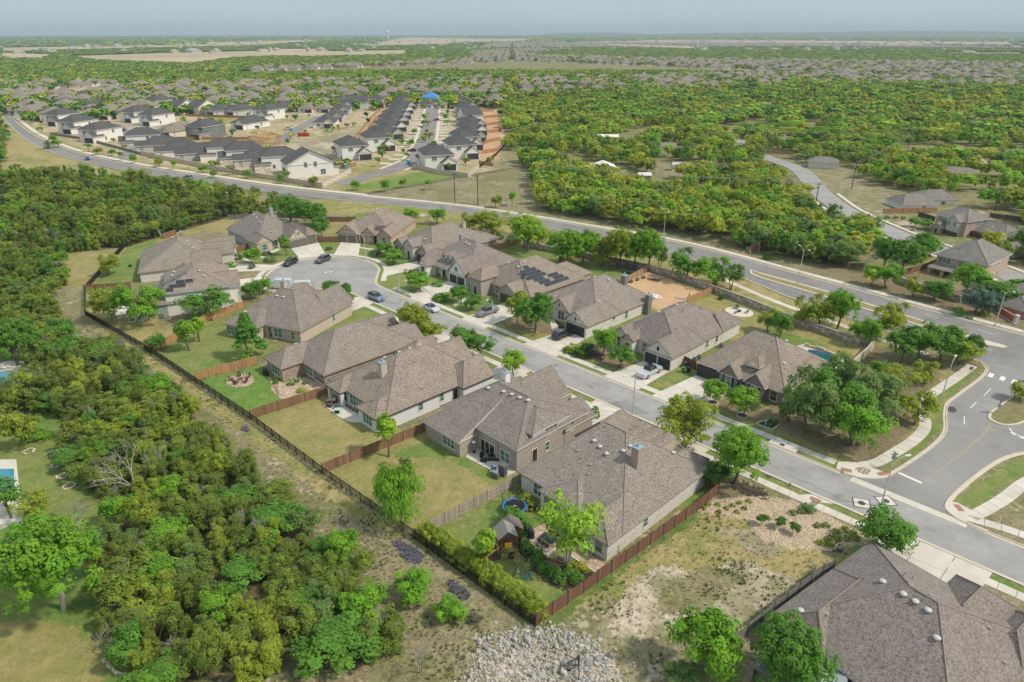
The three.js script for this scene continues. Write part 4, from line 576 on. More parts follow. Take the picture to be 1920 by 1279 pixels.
houseAt({name:'white_house',label:'whitewashed brick house with arched door behind the silver pickup',wall:'white',roof:matRoof[1],trim:matTrimTan,uvo:5.6,
wings:[[63.6,79.9,106.6,130,'v',113,121,72,7.8],[63.5,70.5,104.1,116,'v',104.1,114,67,5.6],[74.6,79.9,105.4,114,'v',105.4,113,77,5.1],[73.2,76.2,104.7,112,'v',104.7,111,74.7,4.5,{e:3.3}],[63.6,70,123,131,'v',119,128,67,5.4]],
win:[[2,'-v',78,.5,1.9,2.1,{glass:matGlassBlue}],[0,'-v',71.9,.7,1.1,1.8],[1,'-v',67,3.4,.6,.9,{glass:matGlassDark,plain:true}],[0,'-u',112.8,1.2,.7,1],[0,'-u',117.6,.8,.8,1.7],[0,'-u',121.4,.9,.9,1.5,{glass:matGlassDark}],[0,'-u',126,1.8,.5,.7]],gar:[[1,'-v',68.5,2.5,matGarDark],[1,'-v',65.4,2.5,matGarDark]],door:[[3,'-v',74.7]],vents:[[73.4,119.8],[74.2,114.6]],pipes:14});
houseAt({name:'brick_house',label:'dark grey brick house with black shutters and gabled dormer beside the oak grove',wall:'slate',roof:matRoof[2],trim:matTrim,uvo:2.4,
wings:[[42,59.6,106.5,124.6,'u',49.8,54,117,8],[50.4,54.7,105.7,115,'v',105.7,114,52.5,5.3],[45.2,49.4,105.5,115,'v',105.5,114,47.3,5.3],[48.2,51,108.4,115,'v',108.4,115,49.6,6.1,{e:4.9}],[42,46,112,124,'v',115,121,44,4.4,{m:'tan'}]],
win:[[1,'-v',52.5,.6,1.1,2,{shut:true}],[2,'-v',47.3,.6,1.1,2,{shut:true}],[3,'-v',49.6,4.1,.6,1,{glass:matGlassDark}],[0,'-v',44.1,.6,1.2,1.8,{glass:matGlassDark}],[0,'-u',109.6,.7,1,1.7],[4,'-u',119,.7,1.2,1.8]],gar:[[0,'-v',57,4.9,matGarDark]],door:[[0,'-v',49.8]],vents:[[55.2,119.2],[53.4,119.4],[48.4,118.6],[45.6,112.6]],pipes:8});
houseAt({name:'brick_house',label:'large roof with row of round white vents in the lower right corner',o:[19.7,58],r:-.15,wall:'slate',roof:matRoof[1],trim:matTrimBlue,uvo:6.1,
wings:[[-18.6,.4,-.4,20.4,'u',-11,-8.3,10,8.1],[-6.2,.4,-.6,12,'v',2.2,10,-3.4,5.3],[-16,-8.4,14,22.6,'v',12,18.4,-12,6.3],[-18.4,-14,14,22,'v',12,19.6,-16.4,5.2]],
win:[[0,'-v',-9,.6,3,2,{glass:matGlassDark}],[1,'-v',-2.8,.6,1.8,1.8,{glass:matGlassDark}],[0,'+u',6,1,1,1.2]],gar:[[0,'+v',-4.2,4.9]],vents:[[-1.9,1.6],[-5.6,10.2],[-8.2,8.9],[-9.4,8.9],[-10.7,8.8],[-12.6,7]],pipes:14});
{
const g=grp(14.6,53.6,.10);top(g,'porch_roof','blue-grey standing seam metal porch roof behind the lower right house','porch roof');
const W=7.6,D=5,y0=2.6,h=1.5,t=[],n=[];const P={a:[-W / 2,y0,-D / 2],b:[W / 2,y0,-D / 2],c:[W / 2,y0,D / 2],d:[-W / 2,y0,D / 2],e:[-1.2,y0 + h,0],f:[1.2,y0 + h,0]};
for(const f of[['a','e','f','b'],['c','f','e','d'],['d','e','a'],['b','f','c']])for(let i=1;i + 1<f.length;i++)for(const k of[f[0],f[i],f[i + 1]]){t.push(...P[k]);n.push(0,0);}
const mt=std(.20,.245,.27,.4,{metalness:.35});const r=mesh(polyGeo(t,n),mt,'roof',g);const seams=[];
for(let x=-W / 2 + .2;x<W / 2;x +=.4){const k=Math.abs(x)<1.2?1:(W / 2 - Math.abs(x))/(W / 2 - 1.2);seams.push(bar([x,y0 + .02,-D / 2],[x,y0 + h*k + .02,-D / 2*(1 - k)],.025,4),bar([x,y0 + .02,D / 2],[x,y0 + h*k + .02,D / 2*(1 - k)],.025,4));}
mesh(mrg(seams),mt,'seams',r);for(const[x,z]of[[-3.6,-2.3],[3.6,-2.3],[-3.6,2.3],[3.6,2.3]])mesh(box(x - .12,x + .12,0,y0,z - .12,z + .12),matTrimDark,'post',g);
}
// across the main road
houseAt({name:'brick_house',label:'two-storey pink brick house with columned patio across the main road',o:[36.4,207.2],r:-.10,wall:'pink',roof:matRoofGrey,trim:matTrim,uvo:1,y:-1,
wings:[[-.5,12.5,-.5,16.5,'v',6,9.5,5.6,10,{e:5.9}],[5.5,12.6,-3.6,3,'u',6,11.8,3,4.2,{e:3,noWall:true}],[-.5,3.4,1.4,8,'v',4,8,1.5,6.6,{e:5.7}]],
win:[[0,'-v',10,3.9,3,1.3],[0,'-v',5.2,3.9,2.6,1.4],[0,'-v',8.6,.3,3,2.1,{glass:matGlassDark}],[0,'-u',8.6,4.2,.9,1],[0,'-u',3.2,1,.6,1.1],[0,'-u',5,1,.6,1.1],[0,'-u',7,1,.8,1.3],[0,'-u',9.6,1,.8,1.3]],cols:[[12.1,-3.1,.7,3,'pink'],[8.8,-3.1,.7,3,'pink'],[5.9,-3.1,.7,3,'pink']]});
houseAt({name:'brick_house',label:'two-storey tan brick house with arched entry and dark garage door across the main road',o:[55.2,252.5],r:-.38,wall:'pink',roof:matRoofGrey,trim:matTrim,uvo:2,y:-1,
wings:[[-2,9.5,1.4,13,'u',2.4,5.2,6.5,9,{e:6}],[-12,0,6,17,'u',-8,-2,11,5.8,{m:'tan'}],[-.6,4,-.5,6,'v',-.5,5,1.7,7.8,{e:5.9,m:'paleGrey'}],[4,8,-1.5,5,'v',-1.5,4,6,4.3,{m:'brown'}]],
win:[[2,'-v',2.9,4,.9,1.4],[2,'-v',.9,4,.9,1.4],[0,'-v',6.6,4.2,2.6,1],[0,'-u',3.8,4.2,.8,1.2],[0,'-u',7.4,4.2,2.2,1.1],[0,'-u',8,1.2,.6,.9]],gar:[[2,'-v',1.6,4.4,matGarBrown]],door:[[3,'-v',6]]});
houseAt({name:'grey_house',label:'single-storey grey gabled house on the right edge across the main road',o:[42.59,243.99],r:-.32,wall:'paleGrey',roof:matRoofGrey,trim:matTrim,uvo:3,y:-1,
wings:[[-14,3,1,16,'u',-8,-2,8.5,7.2],[-3,3.6,-1.4,8,'v',-1.4,7,.3,5.4],[-8,-3,-3,6,'v',-3,5,-5.5,4.9]],win:[[1,'-v',.3,3.2,.5,.7],[2,'-v',-5.5,.6,1,1.8]],gar:[[0,'-v',-11,3]]});
houseAt({name:'brick_house',label:'brown roofed brick house at the right edge beside the blue-green firs',o:[31.03,189.38],r:-.2,wall:'brown',roof:matRoofGrey,trim:matTrimTan,uvo:4,y:-1,wings:[[-18,2,0,16,'u',-11,-5,8,7.4],[-10,-3,-3,8,'v',0,8,-6.5,5.2]],win:[[0,'-v',-1.4,.7,1.6,1.6]]});
houseAt({name:'cottage',label:'grey roofed white house half hidden by trees behind the orange fence',o:[70.67,290.02],r:.9,wall:'snow',roof:matRoofGrey,trim:matTrim,y:-1,wings:[[0,15,0,11,'u',4,11,5.5,5.8]],win:[[0,'-v',6,.8,1.4,1.3]]});
houseAt({name:'cottage',label:'grey roofed house behind the tan brick house',o:[67.52,303.25],r:.7,wall:'snow',roof:matRoofGrey,trim:matTrim,y:-1,wings:[[0,15,0,11,'u',5,10,5.5,5.6]],win:[[0,'-v',6,.8,1.4,1.3]]});
// buildings in the wood beyond the main road
houseAt({name:'trailer_home',label:'long white trailer home in the wood clearing',o:[261.74,339.39],r:.75,wall:'cream',roof:WM.snow,cap:matTrim,trim:matTrim,wings:[[-2,20,0,6,'u',-2,20,3,4]],win:[[0,'-v',3,1,1,1.2],[0,'-v',9,1,1,1.2],[0,'-v',15,1,1,1.2]],pipes:0});
houseAt({name:'metal_shed',label:'tan roofed white shed in the wood',o:[216.89,333.41],r:.75,wall:'snow',roof:matRoofTan,trim:matTrim,wings:[[-2,14,0,7,'u',-2,14,3.5,4.2]],pipes:0});
houseAt({name:'metal_shed',label:'white metal roofed barn among the trees',o:[194.49,254.51],r:.8,wall:'paleGrey',roof:WM.snow,cap:matTrim,trim:matTrim,wings:[[0,11,0,10,'v',0,10,5.5,5.6,{e:3.6}],[7,15,1,8,'v',1,8,11,4.8]],pipes:0});
houseAt({name:'metal_shed',label:'small red walled shed with white roof in the wood',o:[176,255.92],r:.8,wall:'brown',roof:WM.snow,cap:matTrim,trim:matTrim,wings:[[0,6,0,5,'u',0,6,2.5,3.4,{e:2.6}]],pipes:0});
houseAt({name:'metal_shed',label:'small white shed right of the barn',o:[179.44,289.2],r:.8,wall:'snow',roof:WM.paleGrey,cap:matTrim,trim:matTrim,wings:[[0,7,0,5,'u',0,7,2.5,3.6,{e:2.6}]],pipes:0});
houseAt({name:'ranch_house',label:'low tan roofed ranch house behind the slat fence',o:[175.97,400.9],r:.7,wall:'cream',roof:matRoofTan,trim:matTrim,wings:[[0,20,0,10,'u',4,16,5,5]],chim:[[8,5,1,1,6,'cream']]});
houseAt({name:'ranch_house',label:'grey roofed ranch house in the trees at the bend',o:[130.45,343.94],r:.4,wall:'cream',roof:matRoofGrey,trim:matTrim,wings:[[0,14,0,10,'u',4,10,5,5]]});
houseAt({name:'ranch_house',label:'low grey roof among trees near the right edge',o:[75.51,359.98],r:.3,wall:'cream',roof:matRoofTan,trim:matTrim,wings:[[0,18,0,10,'u',4,14,5,4.8]]});
houseAt({name:'ranch_house',label:'orange roofed cottage near the right edge',o:[80.97,395.17],r:.3,wall:'brown',roof:WM.pink,cap:matTrimTan,trim:matTrimTan,wings:[[0,8,0,7,'u',2,6,3.5,4.4]]});
// ---------------------------------------------------------------- fences and walls
const fenceTones={red:[.165,.070,.042],brown:[.23,.125,.070],orange:[.42,.235,.105],grey:[.36,.315,.27],dark:[.085,.045,.035],slate:[.17,.165,.165],tan:[.36,.25,.155]};
const matFence=new THREE.MeshStandardMaterial({vertexColors:true,roughness:.95});
const fenceGeo={};
function panelGeo(tone,L,v,rails){
const key=tone + L.toFixed(2)+ v + rails;if(fenceGeo[key])return fenceGeo[key];
const R=rng(v*77 + tone.length*13 + 5),a=[],n=Math.max(3,Math.round(L / .145)),c=fenceTones[tone];
const colour=(g,k,gr)=>{const m=g.attributes.position.count,d=new Float32Array(m*3);for(let i=0;i<m;i++){d[i*3]=lerp(c[0],fenceTones.grey[0]*.8,gr)*k;d[i*3 + 1]=lerp(c[1],fenceTones.grey[1]*.8,gr)*k;d[i*3 + 2]=lerp(c[2],fenceTones.grey[2]*.8,gr)*k;}g.setAttribute('color',new THREE.BufferAttribute(d,3));return g;};
const wear=tone==='grey'?.35:.12;
for(let i=0;i<n;i++){const w=L / n,k=.78 + .44*R();a.push(colour(box(i*w + .006,(i + 1)*w - .006,.05,1.80 + .03*R(),-.012 - .006*R(),.008),k,R()<.2?wear*2:wear*R()));}
for(const y of[.25,.9,1.5])a.push(colour(box(0,L,y,y + .09,.008,.05),1.15,.1));
return fenceGeo[key]=mergeGeometries(a);
}
function postGeo(tone){const key='post' + tone;if(fenceGeo[key])return fenceGeo[key];const g=box(-.06,.06,-.05,1.9,-.06,.06),c=fenceTones[tone],d=new Float32Array(g.attributes.position.count*3);for(let i=0;i<d.length;i +=3){d[i]=c[0]*.7;d[i + 1]=c[1]*.7;d[i + 2]=c[2]*.7;}g.setAttribute('color',new THREE.BufferAttribute(d,3));return fenceGeo[key]=g;}
// flip: which side shows the rails; 0 none alternates as good-neighbour fences do
function woodFence(pl,tone,label,alt=1,scaleY=1){
const g=grp(pl[0][0],pl[0][1]);top(g,'wooden_fence',label,'fence','wooden garden fences');let k=0;
for(let s=0;s + 1<pl.length;s++){
const[a,b]=[pl[s],pl[s + 1]],dx=b[0]- a[0],dz=b[1]- a[1],L=Math.hypot(dx,dz),n=Math.max(1,Math.round(L / 2.44)),st=L / n,turn=Math.atan2(-dz,dx);
for(let i=0;i<n;i++){const flip=alt===1?k % 2:alt===2?1:0,m=mesh(panelGeo(tone,st,k % 3,1),matFence,'panel',g),t=flip?(i + 1)/ n:i / n;m.position.set(a[0]- pl[0][0]+ dx*t,0,a[1]- pl[0][1]+ dz*t);m.rotation.y=turn +(flip?Math.PI:0);m.scale.y=scaleY;const p=mesh(postGeo(tone),matFence,'post',g);p.position.set(a[0]- pl[0][0]+ dx*i / n,0,a[1]- pl[0][1]+ dz*i / n);p.rotation.y=turn;p.scale.y=scaleY;k++;}
}
const p=mesh(postGeo(tone),matFence,'post',g),e=pl[pl.length - 1];p.position.set(e[0]- pl[0][0],0,e[1]- pl[0][1]);return g;
}
woodFence([[38.32,40.7],[36.89,70.86],[37,76.6],[39.2,76.8]],'red','red-brown picket fence along the vacant lot',2,1.06);
woodFence([[59.1,42.01],[58.19,59.02]],'grey','weathered grey fence between the trampoline yard and its neighbour');
woodFence([[80.57,38.52],[79.23,57.15]],'brown','brown fence behind the slim bright tree');
woodFence([[103.17,37.77],[101.74,52.28]],'brown','brown fence between fire pit garden and dry lawn');
woodFence([[123.84,36.61],[122.69,48.32]],'orange','orange fence behind the fire pit');
woodFence([[142.64,34.79],[145.67,41.66],[150.93,48.52],[153.92,59.59]],'orange','orange fence between the two upper back gardens');
woodFence([[192.86,35.2],[187.13,44.56]],'brown','brown fence behind the solar panel house');
woodFence([[101.44,140.4],[103.13,152.02]],'tan','tan fence at the sand yard beside the trampoline');
woodFence([[81.73,137.91],[81.49,149.41]],'orange','orange fence on the right of the sand yard');
woodFence([[147.18,134.08],[146.53,145.44]],'orange','orange fence behind the white gabled house');
woodFence([[125.52,139.9],[125.3,148.97]],'orange','orange fence below the trees behind the solar array');
woodFence([[213,115.44],[205.52,123.18]],'brown','brown fence behind the pink brick house');
woodFence([[192.84,100.05],[187.84,105.23]],'brown','brown fence between the two turning circle houses');
woodFence([[198.23,76.51],[200.01,81.78]],'brown','short brown fence left of the triple garage house');
woodFence([[239.36,92.42],[235.6,98.48]],'slate','grey fence behind the triple garage house');woodFence([[230.22,106.26],[216.17,116.43]],'slate','long grey fence below the wood behind the turning circle');
woodFence([[229.7,67.13],[232.06,71.95]],'brown','short brown fence behind the brick chimney');
woodFence([[63.98,109.1],[60.74,108.4]],'red','short red fence beside the rubbish bins',2);
woodFence([[23.09,47.91],[21.6,56.53],[19.78,71.39],[19.14,73.1]],'slate','dark grey fence along the lower right house',0,.92);
woodFence([[82.98,267.78],[69.88,283.68]],'orange','bright orange fence along the side street across the main road');
woodFence([[72.44,271.86],[65.86,267.81]],'dark','dark red fence beside the tan brick house');woodFence([[55.45,258.58],[45.17,251.25]],'dark','dark fence between the two houses across the main road');
woodFence([[54.25,288.48],[43.86,288.49]],'dark','dark red fence at the right edge');woodFence([[53.39,195.74],[50.5,208.54],[49.84,214.02]],'brown','brown fence of the columned patio garden');
woodFence([[178.47,362.67],[165.56,370.92]],'tan','tan fence in front of the ranch house');
// black iron fence
const matBlack=std(.018,.018,.02,.5,{metalness:.3});
function ironFence(pl,label,mat=matBlack){
const g=grp(pl[0][0],pl[0][1]);top(g,'iron_fence',label,'fence','black metal fences');const o=pl[0];
const pgeo=cached('ironpost',()=>box(-.05,.05,-.05,1.6,-.05,.05));
for(let s=0;s + 1<pl.length;s++){const a=pl[s],b=pl[s + 1],dx=b[0]- a[0],dz=b[1]- a[1],L=Math.hypot(dx,dz),n=Math.max(1,Math.round(L / 2.4)),st=L / n;
const pg=cached('iron' + st.toFixed(2),()=>{const q=[box(0,st,.12,.16,-.02,.02),box(0,st,1.32,1.36,-.02,.02),box(0,st,1.46,1.5,-.02,.02)],m=Math.round(st / .1);for(let i=1;i<m;i++){const x=i*st / m;q.push(box(x - .011,x + .011,.16,1.5,-.011,.011));}return mrg(q);});
for(let i=0;i<n;i++){const m=mesh(pg,mat,'panel',g);m.position.set(a[0]- o[0]+ dx*i / n,0,a[1]- o[1]+ dz*i / n);m.rotation.y=Math.atan2(-dz,dx);const p=mesh(pgeo,mat,'post',g);p.position.copy(m.position);p.rotation.y=m.rotation.y;}}
}
ironFence([[192.24,35.28],[174.69,30.8],[142.02,34.69]],'black iron fence behind the solar panel house garden');
ironFence([[142.02,34.69],[122.54,36.11]],'black iron fence behind the conical tree garden');
ironFence([[122.54,36.11],[102.83,37.61]],'black iron fence behind the fire pit garden');
ironFence([[102.83,37.61],[80.33,38.38]],'black iron fence behind the striped dry lawn');
ironFence([[80.33,38.38],[59.2,39.66]],'black iron fence behind the weeping tree garden');
ironFence([[59.2,39.66],[38.4,40.61]],'black iron fence hidden behind the long hedge');
ironFence([[193.11,35.51],[226.98,54.66]],'black iron fence beside the leaning tree');ironFence([[226.98,54.66],[233.02,67.29],[242.08,93.97]],'black iron fence at the edge of the upper wood');
ironFence([[30.42,38.77],[31.64,40.18],[32,38.68]],'small black railing at the rock pile');
// stone walls
const matWall=new THREE.MeshStandardMaterial({map:stoneTex(11,[[.44,.40,.34],[.34,.31,.27],[.50,.45,.38],[.27,.25,.22],[.40,.33,.25]],[.20,.18,.16]),roughness:1}),matWallCap=std(.42,.39,.34,1),matWallTan=new THREE.MeshStandardMaterial({map:stoneTex(12,[[.58,.50,.38],[.50,.43,.33],[.63,.56,.45]],[.36,.31,.24]),roughness:1});
function stoneWall(pl,h,label,mat=matWall,t=.35){
const g=grp(pl[0][0],pl[0][1]);top(g,'stone_wall',label,'wall');const R=rng(3);
for(let s=0;s + 1<pl.length;s++){const a=pl[s],b=pl[s + 1],dx=b[0]- a[0],dz=b[1]- a[1],L=Math.hypot(dx,dz),n=Math.max(1,Math.round(L / 6));for(let i=0;i<n;i++){const st=L / n,q=box(0,st,-.1,h - .1 + .02*(i % 2),-t / 2,t / 2),m=mesh(q,mat,'wall_section',g);m.position.set(a[0]- pl[0][0]+ dx*i / n,0,a[1]- pl[0][1]+ dz*i / n);m.rotation.y=Math.atan2(-dz,dx);const c=[];for(let x=0;x<st - .05;){const w=Math.min(st - x,.45 + .4*R());c.push(box(x + .012,x + w - .012,h - .1 + .02*(i % 2),h + .02 + .05*R(),-t / 2 - .04,t / 2 + .04));x +=w;}mesh(mrg(c),matWallCap,'coping',m);}}
}
stoneWall([[144.42,144.27],[136.67,144.96],[124.6,147.44]],1.8,'rough stone wall behind the solar array house');
stoneWall([[124.6,147.44],[114.07,150.32],[103.03,152.12]],1.8,'shaded stone wall below the tree row');
stoneWall([[103.03,152.12],[92.73,151.88],[81.79,149.66]],1.8,'rough stone wall behind the sand yard');
stoneWall([[81.79,149.66],[71.48,148],[58.67,144.5],[48.95,143.45],[42.92,142.95],[40.77,144.4]],1.8,'long rough stone wall behind the pool garden');
stoneWall([[40.77,144.4],[40.11,139.5],[39.78,131.11]],1.9,'pale stone wall closing the pool garden',matWallTan);
stoneWall([[52.66,193.99],[50.36,190.29],[45.05,188.83]],1.8,'curved stone wall of the columned patio garden');stoneWall([[45.05,188.83],[35.94,186.36]],1.8,'stone wall half hidden by trees across the main road');
stoneWall([[106.94,196.95],[100.01,195.32],[93.39,189.78],[91.65,186.88]],.7,'low curved stone wall beside the entrance sign across the main road',matWallTan);
stoneWall([[409.83,117.97],[388.58,120.35],[339.03,127.95],[304.96,134.65],[279.17,140.68],[264.92,144.16]],2,'long tan stone wall below the new dark roofed houses',matWallTan);stoneWall([[264.92,144.16],[285.98,171.06]],2,'white stone wall at the white gabled new house',WM.ledge);
stoneWall([[276.9,200.47],[255.71,198.58],[238.88,203.09],[252.52,221.6]],2,'stone wall around the corner of the new street',matWallTan);
stoneWall([[535.96,103.03],[493.53,112.29],[409.83,117.97]],1.4,'low dark wall bordering the new houses at left',WM.slate);
ironFence([[252.52,221.6],[274.44,253.14],[311.94,300.33]],'dark fence behind the right row of new houses',matTrimDark);
// ---------------------------------------------------------------- trees
function crownGeo(o){
const r=rng(o.seed),pos=[],nor=[],col=[],R=o.R,y0=o.base*o.H,hh=(o.H - y0)/ 2,cy=y0 + hh;
const dir=()=>{const z=r()*2 - 1,a=r()*6.2832,s=Math.sqrt(1 - z*z);return[s*Math.cos(a),z,s*Math.sin(a)];};
const lobes=[];for(let i=0;i<o.lobes;i++){const d=dir(),k=o.spread??.5;lobes.push([d[0]*R*k,cy + d[1]*hh*k*.8 + hh*.05,d[2]*R*k,(.55 + .3*r())*(1 - k*.35)]);}if(!lobes.length)lobes.push([0,cy,0,1]);
const put=(c,out,s,k,tint)=>{
const n=new THREE.Vector3(out[0]+(r()- .5)*1.3,out[1]+(r()- .5)*1.3 +(o.up??.25),out[2]+(r()- .5)*1.3).normalize(),t=new THREE.Vector3(r()- .5,r()- .5 +(o.droop??0),r()- .5).cross(n).normalize(),b=new THREE.Vector3().crossVectors(n,t);
if(o.droop){t.set(out[0]*.4 +(r()- .5)*.5,-1,out[2]*.4 +(r()- .5)*.5).normalize();b.crossVectors(n,t).normalize();}
const w=s*(o.thin??.62)*(.7 + .6*r()),l=s*(.75 + .5*r())*(o.long??1),p=[[-l,0],[0,w],[l,0],[0,-w]].map(([x,y],i)=>[c[0]+ t.x*x + b.x*y +(i % 2?n.x*s*.18:0),c[1]+ t.y*x + b.y*y +(i % 2?n.y*s*.18:0),c[2]+ t.z*x + b.z*y +(i % 2?n.z*s*.18:0)]);
const sn=new THREE.Vector3(out[0]*.55 + n.x*.6,out[1]*.55 + n.y*.6 + .1,out[2]*.55 + n.z*.6).normalize();
const A=p[0],B=p[1],D=p[2],ex=B[0]- A[0],ey=B[1]- A[1],ez=B[2]- A[2],fx=D[0]- A[0],fy=D[1]- A[1],fz=D[2]- A[2],fl=(ey*fz - ez*fy)*sn.x +(ez*fx - ex*fz)*sn.y +(ex*fy - ey*fx)*sn.z<0;
for(const q of fl?[p[0],p[2],p[1],p[0],p[3],p[2]]:[p[0],p[1],p[2],p[0],p[2],p[3]]){pos.push(...q);nor.push(sn.x,sn.y,sn.z);col.push(tint[0]*k,tint[1]*k,tint[2]*k);}
};
for(let i=0;i<o.clumps;i++){
let c,out;
if(o.kind==='cone'){const t=Math.pow(r(),.75),a=r()*6.2832,rr=R*(1 - t)*(.62 + .42*r())+ .1;c=[Math.cos(a)*rr,y0 + t*(o.H - y0)*.97,Math.sin(a)*rr];out=[Math.cos(a)*.8,.5,Math.sin(a)*.8];}
else if(o.kind==='dome'){const d=dir();d[1]=Math.abs(d[1]);const k=o.tight?.88 + .05*r():.72 + .3*r();c=[d[0]*R*k,y0 + d[1]*(o.H - y0)*k,d[2]*R*k];out=d;}
else if(o.kind==='spire'){const L=lobes[i % lobes.length],t=r(),a=r()*6.2832,rr=R*.46*L[3]*(1 - t*.8)*(.7 + .4*r());c=[L[0]+ Math.cos(a)*rr,y0 +(.02 + t)*(o.H - y0)*(.62 + .36*L[3])*.98,L[2]+ Math.sin(a)*rr];out=[Math.cos(a)*.7,.65,Math.sin(a)*.7];}
else{const L=lobes[i % lobes.length],d=dir();if(d[1]<-.35)d[1]*=-.6;const k=(.55 + .5*Math.pow(r(),.6))*L[3];c=[L[0]+ d[0]*R*k*.92,L[1]+ d[1]*hh*k*1.12,L[2]+ d[2]*R*k*.92];out=d;}
const cr=(o.cr??.2)*R*(.7 + .6*r()),k0=.78 + .44*r(),tw=r(),tint=[1 + .16*(tw - .5),1,1 - .2*(tw - .5)];
for(let j=0;j<o.leaves;j++){const d=dir();if(d[1]<-.3&&r()<.6)d[1]*=-1;const q=.55 + .5*r();put([c[0]+ d[0]*cr*q,c[1]+ d[1]*cr*q*.8,c[2]+ d[2]*cr*q],[d[0]*.6 + out[0]*.6,d[1]*.6 + out[1]*.6 + .1,d[2]*.6 + out[2]*.6],o.size,k0*(.85 + .3*r()),tint);}
}
const g=new THREE.BufferGeometry();g.setAttribute('position',new THREE.Float32BufferAttribute(pos,3));g.setAttribute('normal',new THREE.Float32BufferAttribute(nor,3));g.setAttribute('color',new THREE.Float32BufferAttribute(col,3));return g;
}
function trunkGeo(o){
const r=rng(o.seed + 99),a=[],n=o.trunks??1,tr=o.tr??.021*o.H;
for(let k=0;k<n;k++){
const lean=n>1?.12*o.H:.05*o.H,an=r()*6.28,fork=o.H*(o.base*.6 + .22),p1=[Math.cos(an)*lean*.5,fork*.55,Math.sin(an)*lean*.5],p2=[Math.cos(an)*lean +(r()- .5)*.3,fork,Math.sin(an)*lean +(r()- .5)*.3];
a.push(bar([Math.cos(an)*.1*(n - 1),-.1,Math.sin(an)*.1*(n - 1)],p1,tr*1.25,7,tr),bar(p1,p2,tr,7,tr*.8));
for(let i=0;i<(o.limbs??5);i++){const b=r()*6.28,rr=o.R*(.35 + .4*r()),y=fork +(o.H - fork)*(.25 + .5*r()),m=[p2[0]+ Math.cos(b)*rr*.45,lerp(fork,y,.6),p2[2]+ Math.sin(b)*rr*.45],e=[p2[0]+ Math.cos(b)*rr,y,p2[2]+ Math.sin(b)*rr];a.push(bar(p2,m,tr*.55,5,tr*.4),bar(m,e,tr*.4,4,tr*.12));}
}
return mrg(a);
}
function bareGeo(seed,H,R){const r=rng(seed),a=[];const grow=(p,d,l,rad,n)=>{const e=[p[0]+ d[0]*l,p[1]+ d[1]*l,p[2]+ d[2]*l];a.push(bar(p,e,rad,n>2?6:4,rad*.62));if(n<=0)return;const m=n>2?3:2 +(r()<.6);for(let i=0;i<m;i++){const q=new THREE.Vector3(d[0]+(r()- .5)*1.7*R,d[1]+(r()- .35)*.9,d[2]+(r()- .5)*1.7*R).normalize();grow(e,[q.x,q.y,q.z],l*(.62 + .3*r()),rad*.62,n - 1);}};grow([0,-.1,0],[(r()- .5)*.3,1,(r()- .5)*.3],H*.3,H*.02,4);return mrg(a);}
const leafMat=(r,g,b)=>{const m=new THREE.MeshPhysicalMaterial({vertexColors:true,roughness:.95,side:THREE.DoubleSide,transmission:.5,thickness:0,specularIntensity:.3});m.color.setRGB(r,g,b);return m;};
const TINT={bright:[.215,.440,.036],lime:[.340,.540,.052],green:[.150,.340,.046],deep:[.10,.225,.04],olive:[.345,.430,.050],yellow:[.470,.510,.057],juniper:[.198,.275,.046],juniper2:[.255,.345,.052],sage:[.220,.340,.095],blue:[.150,.240,.185],rust:[.31,.26,.10],grey:[.20,.20,.14]};
const LEAF={};for(const k in TINT)LEAF[k]=leafMat(...TINT[k]);
const matBark=std(.16,.125,.095,1),matBarkPale=std(.34,.30,.26,1),matDead=std(.34,.31,.28,1);
